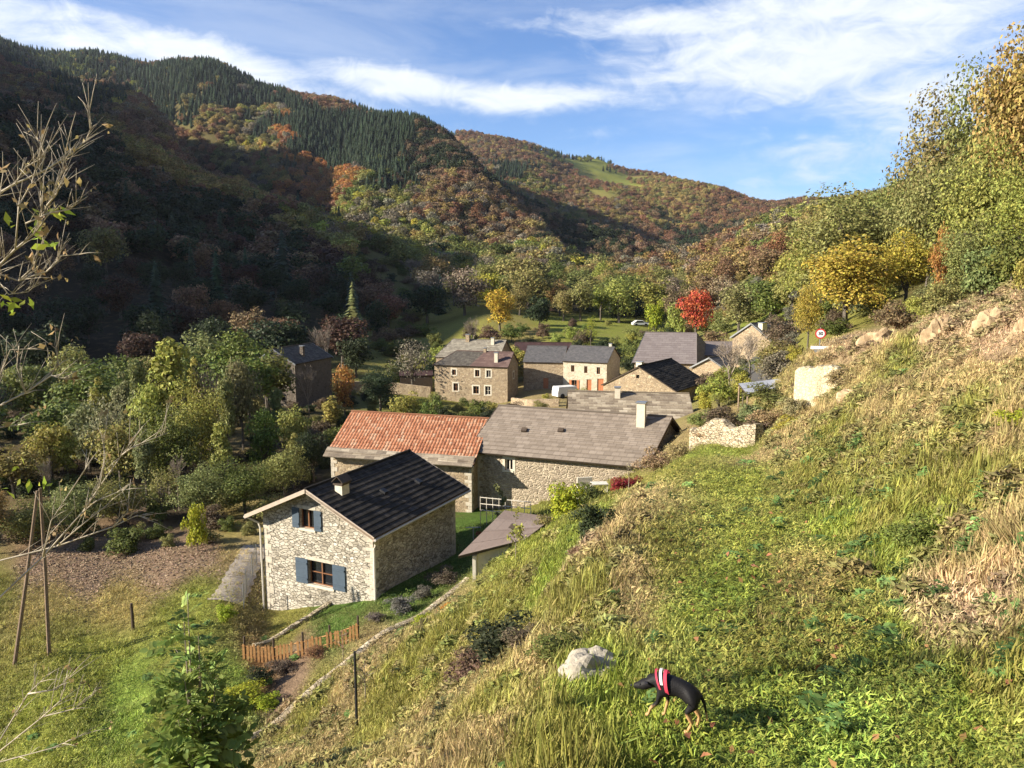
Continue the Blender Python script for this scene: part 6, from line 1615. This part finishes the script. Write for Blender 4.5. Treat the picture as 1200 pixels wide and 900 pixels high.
def hf(x, y, c):
    tm = terrace_mask(x, y); bm = bank_mask(x, y); lawn = ((y > 26) & (x < .4) & (x > -16) & (y < 52)).astype(float)
    left = np.clip((-6 - x) / 2, 0, 1)
    n = fbm(x * .8, y * .8, 91, 3) + .5
    base = .07 + .13 * n
    base = base * (1 - tm) + tm * (.016 + .020 * n); base = base * (1 - bm) + bm * (.10 + .26 * n * dryness(c) + .06 * n)
    base = base * (1 - lawn * .65); base = base * (1 - left * .35)
    return base * (1 - soilness(c)) * (1 - .75 * earthness(c))
def tg(c, rng, x, y):
    g = c * (1.4 + 1.3 * fbm(x * 1.1, y * 1.1, 99, 4))[:, None] * rng.uniform(.7, 1.35, (len(c), 1)); j = rng.uniform(0, 1, (len(c), 1)); pale = np.array([[.30, .25, .10]])
    return np.clip(g * (1 - .22 * (j > .8)) + pale * .22 * (j > .8), 0, .7)
def td(c, rng, x, y):
    g = np.array([[.36, .28, .14]]) * rng.uniform(.5, 1.25, (len(c), 1)); return g * .5 + c * .55
def allk(x, y): return np.where((y > 46) & (x < 2), 0, 1.0) * np.where(inhouse(x, y), 0, 1)
def inhouse(x, y): return np.array([any(inside((a, b), f) for f in HF) for a, b in zip(x, y)])
HF = [(f[0], f[1], f[2], f[3] + 1.0, f[4] - 1.0, f[5] + 1.6, f[6] - 1) for f in (FOOT[0], FOOT[1], FOOT[2])]
grass('grass', 'green meadow grass of the terrace, slope and lawn', T, 3.4, 52, 71, 40000, hf, allk, tg)
def dk(x, y):
    c = cover(x, y, .16); return np.clip(dryness(c) * .62 + .05, 0, 1) * np.clip(.5 + 1.6 * fbm(x * .7, y * .7, 97, 3), .12, 1) * (1 - soilness(c)) * (1 - .8 * earthness(c)) * (1 - .92 * terrace_mask(x, y)) * np.where((y > 44), 0, 1.0)
grass('dry_grass', 'dry straw coloured tall grass on the bank and slope edges', TD, 7.0, 48, 72, 22000, lambda x, y, c: (.09 + .17 * bank_mask(x, y) * (fbm(x * .6, y * .6, 95, 3) + .5)) * (1 - .5 * ((x < -6))), dk, td)
# meadow farther off
def hm(x, y, c): return .30 * (1 - soilness(c)) + 0 * x
P = None
def bushlets(n, seed):
    rng = np.random.default_rng(seed); a = np.radians(rng.uniform(-20, 37, n)); r = 5 + 40 * rng.uniform(0, 1, n) ** .8; x = r * np.sin(a); y = r * np.cos(a)
    bm = bank_mask(x, y); c = cover(x, y, .16); dr = dryness(c); tm = terrace_mask(x, y)
    k = (rng.uniform(0, 1, n) < np.clip(.8 * bm * (1 - .9 * earthness(c)) + .5 * dr * (1 - tm), 0, 1) * (fbm(x * .5, y * .5, 55, 3) > -.12)) & ~((x < -1) & (y > 26)) & (r > 6.5); x, y, r, c = x[k], y[k], r[k], c[k]; z = H(x, y)
    pal = np.array([TINT['olive'], TINT['scrub'], TINT['dry'], TINT['green'], TINT['dry'], (.20, .20, .075), (.17, .21, .07)]); t = pal[rng.integers(0, len(pal), len(x))] * .55 + c * .65; t = t * rng.uniform(.75, 1.3, (len(x), 1))
    h = rng.uniform(.10, .34, len(x)) * (r / 12) ** .35; w = h * rng.uniform(1.1, 2.2, len(x))
    instancer('scrub', 'low tangled scrub and dead weeds covering the bank and slope edge', np.stack([x, y, z - h * .2], 1), np.stack([w, w, h], 1), np.hstack([t, np.ones((len(t), 1))]), rng.integers(0, 2, len(x)), rng.uniform(0, 6.28, len(x)), SMALL, 'undergrowth')
# a light leafed plant whose foliage the scrub repeats
def small_bush(px, Y, seed, lb):
    rng = np.random.default_rng(seed); n = 420; d = sphere_dirs(rng, n); d[:, 2] = np.abs(d[:, 2]); P_ = d * (rng.uniform(.25, 1, (n, 1)) ** .6) * np.array([.5, .5, 1]); P_[:, :2] += .12 * np.sin(P_[:, [1, 0]] * 9 + seed)
    v, f = leaf_quads(P_, d + rng.normal(0, .8, (n, 3)), .11, rng, 2.6); o = np_mesh('scrub_plant', v, f, M_LEAF); o.location = gp(px, Y); o.scale = (.3, .3, .25); o['tint'] = [.17, .17, .06]; tag(o, lb, 'plant'); return o
SMALL = [small_bush(1130, 9.5, 1, 'small olive scrub plant low on the bank'), small_bush(1090, 14, 2, 'small scrub plant in the middle of the bank')]
bushlets(9000, 12)
# fallen leaves
def fallen(n, seed):
    rng = np.random.default_rng(seed); x = rng.uniform(-.5, 7, n * 3); y = 4.2 + 13 * rng.uniform(0, 1, n * 3) ** 1.4
    k = (x < 3.6 + .28 * y) & (x > -.6 + .12 * y); x, y = x[k][:n], y[k][:n]; z = H(x, y) + .05 + rng.uniform(0, .03, len(x))
    N_ = rng.normal(0, .5, (len(x), 3)) + np.array([0, 0, 1]); v, f = leaf_quads(np.stack([x, y, z], 1), N_, .052, rng, 1.5, .3)
    o = np_mesh('fallen_leaves', v, f, leaf_mat('dead_leaves', .15, .45, (.27, .135, .06))); tag(o, 'brown and tan fallen leaves strewn over the grass terrace', 'leaves', kind='stuff')
fallen(340, 5)
def clods(n, seed):
    rng = np.random.default_rng(seed); x = rng.uniform(-30, -11, n); y = rng.uniform(36, 47, n); c = cover(x, y, .16); k = soilness(c) > rng.uniform(.1, .8, n); x, y = x[k], y[k]; z = H(x, y)
    N_ = rng.normal(0, .35, (len(x), 3)) + np.array([-.1, 0, 1]); v, f = leaf_quads(np.stack([x, y, z + .02], 1), N_, .10, rng, 1.3, .25); o = np_mesh('soil_clods', v, f, leaf_mat('soil', 0, .12, (.27, .19, .125))); tag(o, 'turned clods of brown soil covering the ploughed field', 'soil', kind='stuff')
clods(11000, 8)
# leafy weeds at the foot of the bank and between grass
def weedk(x, y):
    foot = 2.8 + .263 * y; g = np.exp(-((x - foot - .5) / 1.1) ** 2); return np.clip(g * .55 + .05, 0, 1) * (fbm(x * .9, y * .9, 88, 3) > -.02)
wp = []
for i, (px, Y, lb) in enumerate([(1010, 12, 'blue green leafy weed at the foot of the bank'), (1180, 6.2, 'broad leaved green weed near the right bottom corner')]):
    rng = np.random.default_rng(30 + i); n = 110; d = sphere_dirs(rng, n); d[:, 2] = np.abs(d[:, 2]); C_ = d * rng.uniform(.3, 1, (n, 1)) * np.array([.11, .11, 1]) ; v, f = leaf_quads(C_, d + rng.normal(0, .5, (n, 3)) + np.array([0, 0, .8]), .04, rng, 2.0)
    o = np_mesh('leafy_weed', v, f, M_LEAF); o.location = gp(px, Y); o.scale = (1, 1, .25); o['tint'] = [.07, .13, .04]; tag(o, lb, 'weed'); wp.append(o)
grass('weeds', 'leafy green weeds along the foot of the bank', wp, 4, 36, 75, 7000, lambda x, y, c: .13 + .10 * bank_mask(x, y), weedk, lambda c, rng, x, y: np.array([[.12, .19, .055]]) * rng.uniform(.6, 1.6, (len(c), 1)))

grass('clover', 'small broad leaved plants mixed into the terrace grass', wp, 3.6, 26, 76, 20000, lambda x, y, c: .035 + .02 * (fbm(x, y, 60, 3) + .5), lambda x, y: terrace_mask(x, y) * .95 + .12, lambda c, rng, x, y: (c * .6 + np.array([[.085, .125, .03]])) * rng.uniform(.6, 1.5, (len(c), 1)), wsc=.26)
# ------------------------------------------------------------------ ash sapling in the left foreground
def pinnate(C, F_, base, dirv, ln, pairs, leaf, rng):
    """compound leaf: stalk direction and paired leaflets"""
    d = Vector(dirv).normalized(); side = d.cross(Vector((0, 0, 1)));
    if side.length < .1: side = Vector((1, 0, 0))
    side = (Matrix.Rotation(rng.uniform(-1.1, 1.1), 3, d) @ side.normalized()).normalized(); up = side.cross(d).normalized(); V = []; Q = []
    def leaflet(p, dv, l):
        w = l * .27; s = dv.cross(up).normalized(); n = len(C) 
        tip = p + dv * l + Vector((0, 0, -l * .15)); m1 = p + dv * l * .35; m2 = p + dv * l * .7 - Vector((0, 0, l * .05))
        C.extend([p, m1 + s * w, m2 + s * w * .8, tip, m2 - s * w * .8, m1 - s * w]); F_.append((n, n + 1, n + 2, n + 3)); F_.append((n, n + 3, n + 4, n + 5))
    for k in range(pairs):
        t = .25 + .75 * k / pairs; p = Vector(base) + d * ln * t + Vector((0, 0, -.25 * ln * t * t))
        for sg_ in (-1, 1): leaflet(p, (side * sg_ + d * .55 + up * rng.uniform(-.25, .15)).normalized(), leaf * rng.uniform(.8, 1.15))
    leaflet(Vector(base) + d * ln + Vector((0, 0, -.25 * ln)), d, leaf)
def ash(px, Y, h, seed, label, wid):
    rs = random.Random(seed); g_ = gp(px, Y); o = empty('ash_sapling', g_); tag(o, label, 'sapling'); mb = MB(); C = []; F_ = []
    stems = [(0, 0, 1.0), (-.13, .1, .93), (.18, -.1, .86), (.05, .25, .8), (-.3, 0, .62), (.34, .1, .66), (-.18, -.25, .55), (.2, .3, .5), (0, -.3, .7)]
    for (sx, sy, k) in stems:
        top = Vector((sx * wid * 1.6, sy * wid * 1.6, h * k)); m1 = Vector((sx * wid * .5, sy * wid * .5, h * k * .45)) + Vector((rs.uniform(-.05, .05), rs.uniform(-.05, .05), 0))
        mb.tube([(sx * .1, sy * .1, -.2), m1, top.lerp(m1, .4), top], [.022, .016, .010, .004], 6)
        nn = int(17 * k * h / 3)
        for i in range(nn):
            t = .22 + .78 * (i + rs.random()) / nn; b = m1.lerp(top, (t - .45) / .55) if t > .45 else Vector((0, 0, 0)).lerp(m1, t / .45)
            a = i * 2.4 + rs.uniform(-.4, .4); L_ = rs.uniform(.26, .42) * (1.25 - .5 * t)
            pinnate(C, F_, b, (math.cos(a), math.sin(a), rs.uniform(-.2, 1.3)), L_, rs.randrange(4, 7), L_ * .42, rs)
            if t < .8:
                e = b + Vector((math.cos(a), math.sin(a), .5)) * L_ * .9
                mb.tube([b, e], [.006, .003], 3, False)
                for q in range(2): pinnate(C, F_, e, (math.cos(a + q * 1.6 - .8), math.sin(a + q * 1.6 - .8), rs.uniform(-.3, 1.2)), L_, rs.randrange(4, 7), L_ * .42, rs)
    mb.build('stem', M_TWIG, o); l = np_mesh('foliage', np.array([tuple(c) for c in C]), np.array(F_), M_ASH, o); l['tint'] = [.22, .29, .075]
M_ASH = leaf_mat('ash_leaves', .34, .5)
zt = topz(238, 696, 10.5); gg = gp(238, 10.5)
ash(238, 10.5, zt - gg.z, 4, 'bushy young ash with many feathery leaves in the left foreground', .55)

# ------------------------------------------------------------------ bare tree reaching in from the left frame edge
bt_Y = 4.7
tr = at(-190, 500, bt_Y); g_ = Vector((tr.x, tr.y, hz(tr.x, tr.y)))
bt = empty('foreground_tree', g_); tag(bt, 'half bare tree whose pale twigs reach in from the left frame edge', 'tree')
topb = at(-150, 60, bt_Y) - g_
mb = MB(); mb.tube([Vector((0, 0, -.4)), Vector((.04, .05, topb.z * .35)), Vector((topb.x * .5, .02, topb.z * .7)), topb], [.085, .07, .045, .02], 10); mb.build('trunk', M_BARK, bt)
BR = [ [(-130,300),(-60,262),(18,215),(48,202),(84,180),(101,164),(107,149),(104,120)], [(18,215),(30,196),(48,186),(66,157)], [(48,202),(52,180),(42,158)], [(84,180),(80,165)],
 [(-130,400),(-60,350),(-10,320),(18,292),(40,274),(55,241),(73,200),(79,168)], [(30,262),(60,249),(80,246),(103,230)], [(18,292),(22,241),(37,215),(44,190),(50,157)], [(55,241),(66,228),(75,205),(79,196)], [(40,274),(50,262),(48,235),(47,214)], [(0,300),(-2,240),(4,200)],
 [(-130,370),(-50,335),(-10,318),(22,329),(55,318),(71,300),(97,298)], [(22,329),(40,312),(44,296)], [(55,318),(66,308),(72,290)], [(-10,318),(10,345),(33,342),(46,330)],
 [(-130,560),(-60,510),(-10,480),(30,460),(60,440),(68,427),(66,405)], [(60,440),(74,444),(87,445)], [(-60,510),(0,501),(27,497)], [(30,460),(20,430),(22,405)], [(-10,480),(0,440),(12,410),(43,408)],
 [(-130,800),(-60,750),(0,700),(50,653),(97,600),(117,570),(143,533),(167,500)], [(143,533),(157,523),(197,507)], [(97,600),(113,587),(147,573)], [(50,653),(60,610),(100,550),(104,535)], [(117,570),(122,545),(122,515)],
 [(-130,700),(-60,672),(0,657),(67,640),(133,617),(160,604),(185,610)], [(67,640),(100,612),(128,590)], [(133,617),(150,600),(150,590)],
 [(-130,960),(-60,920),(0,867),(33,813),(60,787)], [(-60,920),(0,893),(60,877),(107,857)], [(0,880),(50,840),(90,830),(112,812)], [(33,813),(66,808),(80,795)], [(50,840),(70,822),(78,800)] ]
rs = random.Random(77); mb = MB(); LC_ = []; LN_ = []
for bi, br in enumerate(BR):
    main = br[0][0] < -100; dy = rs.uniform(-.35, .35) if main else cur
    cur = dy; n = len(br); pts = []
    for i, (x, y) in enumerate(br): pts.append(at(x, y, bt_Y + dy + (0 if i == 0 and not main else rs.uniform(-.03, .03)) + .10 * i / n) - g_)
    if main: pts = [Vector((topb.x * min(1, max(0, (pts[0].z) / topb.z)) * .8, .02, max(.3, pts[0].z - .25)))] + pts
    r0 = .0095 if main else .0052; N = len(pts)
    mb.tube(pts, [max(.002, r0 * (1 - i / N) ** .8) for i in range(N)], 6)
    for i in range(1, N):
        for _q in range(5 if (not main or i > 2) else 0):
            a, b = pts[i - 1], pts[i]; s = a.lerp(b, rs.random()); d = (b - a).normalized(); e = s + (d * .7 + Vector((rs.uniform(-.6, .6), rs.uniform(-.5, .5), rs.uniform(-.2, .8)))).normalized() * rs.uniform(.05, .24)
            mb.tube([s, s.lerp(e, .5) + Vector((0, 0, .006)), e], [.0022, .0018, .0012], 4)
            if rs.random() < .22:
                for q in range(rs.randrange(1, 4)): LC_.append(e + Vector((rs.gauss(0, .02), rs.gauss(0, .02), rs.gauss(-.01, .02)))); LN_.append((rs.gauss(0, 1), rs.gauss(0, 1), rs.gauss(0, .6)))
mb.build('branches', M_TWIG2 if 'M_TWIG2' in globals() else M_TWIG, bt, smooth=True)
v, f = leaf_quads(np.array([tuple(c) for c in LC_]), np.array(LN_), .030, np.random.default_rng(3), 1.6, .25)
l = np_mesh('withered_leaves', v, f, M_LEAF, bt); l['tint'] = [.32, .24, .11]
gl = [];
for (x, y) in ((10, 262), (48, 276), (50, 288), (44, 250), (5, 352), (20, 362), (30, 360), (14, 355), (64, 250), (72, 252), (40, 268), (20, 545), (28, 570), (52, 567), (12, 575), (60, 285)):
    for q in range(3): gl.append(tuple(at(x + rs.uniform(-7, 7), y + rs.uniform(-6, 6), bt_Y + rs.uniform(-.1, .1)) - g_))
v, f = leaf_quads(np.array(gl), np.random.default_rng(4).normal(size=(len(gl), 3)), .042, np.random.default_rng(5), 1.9, .12)
l = np_mesh('green_leaves', v, f, M_LEAF, bt); l['tint'] = [.30, .36, .05]

# ------------------------------------------------------------------ the dog
def skin_mesh(name, verts, edges, mat, parent, sub=2):
    me = bpy.data.meshes.new(name); me.from_pydata([v[:3] for v in verts], edges, []); o = bpy.data.objects.new(name, me); COL.objects.link(o)
    sk = o.modifiers.new('skin', 'SKIN'); sd = me.skin_vertices[0].data if me.skin_vertices else None
    if sd is None:
        bpy.context.view_layer.objects.active = o; me.attributes
    for i, v in enumerate(verts): me.skin_vertices[0].data[i].radius = (v[3], v[4] if len(v) > 4 else v[3]); me.skin_vertices[0].data[i].use_root = (i == 0)
    ss = o.modifiers.new('sub', 'SUBSURF'); ss.levels = sub; ss.render_levels = sub
    bpy.context.view_layer.update(); dg = bpy.context.evaluated_depsgraph_get(); m2 = bpy.data.meshes.new_from_object(o.evaluated_get(dg)); bpy.data.objects.remove(o)
    m2.materials.clear(); m2.materials.append(mat); m2.polygons.foreach_set('use_smooth', [True] * len(m2.polygons))
    o = bpy.data.objects.new(name, m2); COL.objects.link(o); o.parent = parent; return o
md_, td_, bd_, _ = new_mat('black_and_tan_fur')
tcn = td_.new('ShaderNodeTexCoord'); sx_ = td_.new('ShaderNodeSeparateXYZ'); td_.l.new(tcn.outputs['Object'], sx_.inputs[0])
nz_ = td_.noise(tcn.outputs['Object'], 18, 3, .6); hgt_ = td_.math('ADD', sx_.outputs[2], td_.math('MULTIPLY', td_.math('SUBTRACT', nz_, .5), .05))
tan_ = td_.mapr(hgt_, .185, .215, 1, 0); bel = td_.math('MULTIPLY', td_.mapr(hgt_, .215, .20, 0, 1), td_.mapr(sx_.outputs[0], -.30, -.10, 0, .0))
c_ = td_.mix(tan_, (.012, .011, .012), (.46, .27, .12)); c_ = td_.mix(td_.math('MULTIPLY', td_.mapr(sx_.outputs[0], -.545, -.56, 0, 1), td_.mapr(hgt_, .18, .15, 0, 1)), c_, (.55, .45, .33))
td_.put(bd_.inputs['Base Color'], c_); bd_.inputs['Roughness'].default_value = .55; bd_.inputs['Specular IOR Level'].default_value = .2
bpn = td_.new('ShaderNodeBump'); bpn.inputs['Strength'].default_value = .4; bpn.inputs['Distance'].default_value = .01; td_.put(bpn.inputs['Height'], td_.noise(tcn.outputs['Object'], 90, 3, .7)); td_.l.new(bpn.outputs[0], bd_.inputs['Normal'])
pr = gp(812, 5.15); ph = gp(752, 5.35)
dog = empty('dog', (pr.x, pr.y, 0)); dog.rotation_euler = (0, 0, math.radians(-22)); dog.scale = (.70, .92, .86); tag(dog, 'small black and tan dog in a pink and white harness sniffing beside the boulder', 'dog')
cz_, sz_ = math.cos(math.radians(-22)), math.sin(math.radians(-22))
def gz(x, y): return hz(pr.x + x * cz_ - y * sz_, pr.y + x * sz_ + y * cz_)
z0 = gz(-.18, 0) ; dog.location.z = z0 + .03
tilt = (gz(-.38, 0) - gz(.0, 0)) / .38
V_ = [(0, 0, .335, .070, .080), (-.10, 0, .345, .066, .078), (-.20, 0, .345, .068, .088), (-.30, 0, .345, .074, .10), (-.37, 0, .34, .062, .082), (-.43, 0, .315, .046, .056), (-.485, 0, .27, .050, .050), (-.525, 0, .25, .054, .052), (-.575, 0, .225, .034, .034), (-.635, 0, .20, .022, .022)]
E_ = [(i, i + 1) for i in range(9)]
def leg(root, pts):
    n = len(V_); prev = root
    for k, q in enumerate(pts): V_.append(q); E_.append((prev, n + k)); prev = n + k
leg(0, [(.02, .06, .27, .046, .058), (-.03, .07, .20, .032, .036), (.05, .07, .115, .018, .02), (.03, .07, .03, .015), (-.005, .07, .012, .017, .012)])
leg(0, [(.01, -.06, .27, .046, .058), (-.06, -.07, .20, .032, .036), (.0, -.07, .115, .018, .02), (-.045, -.07, .03, .015), (-.08, -.07, .012, .017, .012)])
leg(3, [(-.31, .05, .25, .036, .042), (-.275, .055, .165, .022), (-.30, .055, .07, .016), (-.31, .055, .02, .015), (-.34, .055, .01, .017, .012)])
leg(3, [(-.34, -.05, .25, .036, .042), (-.36, -.055, .17, .022), (-.43, -.055, .10, .016), (-.455, -.055, .03, .015), (-.485, -.055, .02, .017, .012)])
leg(0, [(.065, 0, .35, .022), (.105, 0, .29, .015), (.125, 0, .21, .012), (.14, 0, .15, .010)])
V_ = [(v[0], v[1], v[2] + tilt * v[0] + (.02 if False else 0)) + tuple(v[3:]) for v in V_]
body = skin_mesh('body', V_, E_, md_, dog)
M_BLKF = flat_mat('black_ear_fur', (.014, .012, .013), .7)
for s in (-1, 1):
    m_ = MB(); e0 = Vector((-.49, s * .04, .30 - .49 * tilt)); m_.prism([e0 + Vector((-.02, 0, 0)), e0 + Vector((.02, 0, 0)), e0 + Vector((.035, s * .045, .012)), e0 + Vector((.0, s * .05, .0))], [e0 + Vector((-.018, 0, .012)), e0 + Vector((.02, 0, .012)), e0 + Vector((.03, s * .045, .02)), e0 + Vector((.0, s * .05, .01))])
    m_.build('ear', M_BLKF, dog, bevel=.004)
    m_ = MB(); b_ = bmesh.new(); bmesh.ops.create_uvsphere(b_, u_segments=10, v_segments=8, radius=.008); me = bpy.data.meshes.new('eye'); b_.to_mesh(me); b_.free(); me.materials.append(M_GLASS); e = bpy.data.objects.new('eye', me); COL.objects.link(e); e.parent = dog; e.location = (-.558, s * .037, .258 - .558 * tilt)
b_ = bmesh.new(); bmesh.ops.create_uvsphere(b_, u_segments=10, v_segments=8, radius=.011); me = bpy.data.meshes.new('nose'); b_.to_mesh(me); b_.free(); me.materials.append(M_BLACK); e = bpy.data.objects.new('nose', me); COL.objects.link(e); e.parent = dog; e.location = (-.655, 0, .196 - .655 * tilt)
M_PINK = flat_mat('pink_red_webbing', (.55, .05, .09), .7); M_HW = flat_mat('white_webbing', (.72, .68, .66), .7)
def band(x, rw, ry, rzz, zc_, mat, nm, par, wdt, a0=-180, a1=180, sl=0.0):
    m_ = MB(); n = 28; loops = []
    for k in range(n + 1):
        t = math.radians(a0 + (a1 - a0) * k / n); y = ry * math.sin(t); z = zc_ + rzz * math.cos(t); xx = x + sl * (z - zc_)
        loops.append([Vector((xx - wdt, y, z)), Vector((xx + wdt, y, z)), Vector((xx + wdt, y * 1.06, zc_ + (z - zc_) * 1.06)), Vector((xx - wdt, y * 1.06, zc_ + (z - zc_) * 1.06))])
    for a, b in zip(loops[:-1], loops[1:]):
        for q in range(4): m_.quad([a[q], a[(q + 1) % 4], b[(q + 1) % 4], b[q]])
    return m_.build(nm, mat, par, smooth=False)
hz0 = tilt * -.30
hb = band(-.275, 0, .080, .100, .343 + hz0, M_PINK, 'harness', dog, .017, -180, 180, -.25)
band(-.312, 0, .083, .105, .343 + hz0, M_HW, 'white_stripe', hb, .014, -80, 80, -.35)
band(-.345, 0, .078, .098, .34 + hz0, M_PINK, 'chest_strap', hb, .010, -180, 180, -.55)

# ------------------------------------------------------------------ thin valley haze round the whole scene
mb = MB(); mb.box((0, 0, 200), (8800, 8800, 900))
mh = bpy.data.materials.new('haze'); mh.use_nodes = True; th = NT(mh.node_tree); th.n.clear()
oh_ = th.new('ShaderNodeOutputMaterial'); pv = th.new('ShaderNodeVolumePrincipled'); pv.inputs['Color'].default_value = (.78, .86, 1, 1); pv.inputs['Density'].default_value = HAZE_DENSITY; pv.inputs['Anisotropy'].default_value = .3
th.l.new(pv.outputs[0], oh_.inputs['Volume'])
if HAZE_DENSITY: tag(mb.build('haze', mh), 'thin air haze filling the valley', 'haze', kind='stuff')
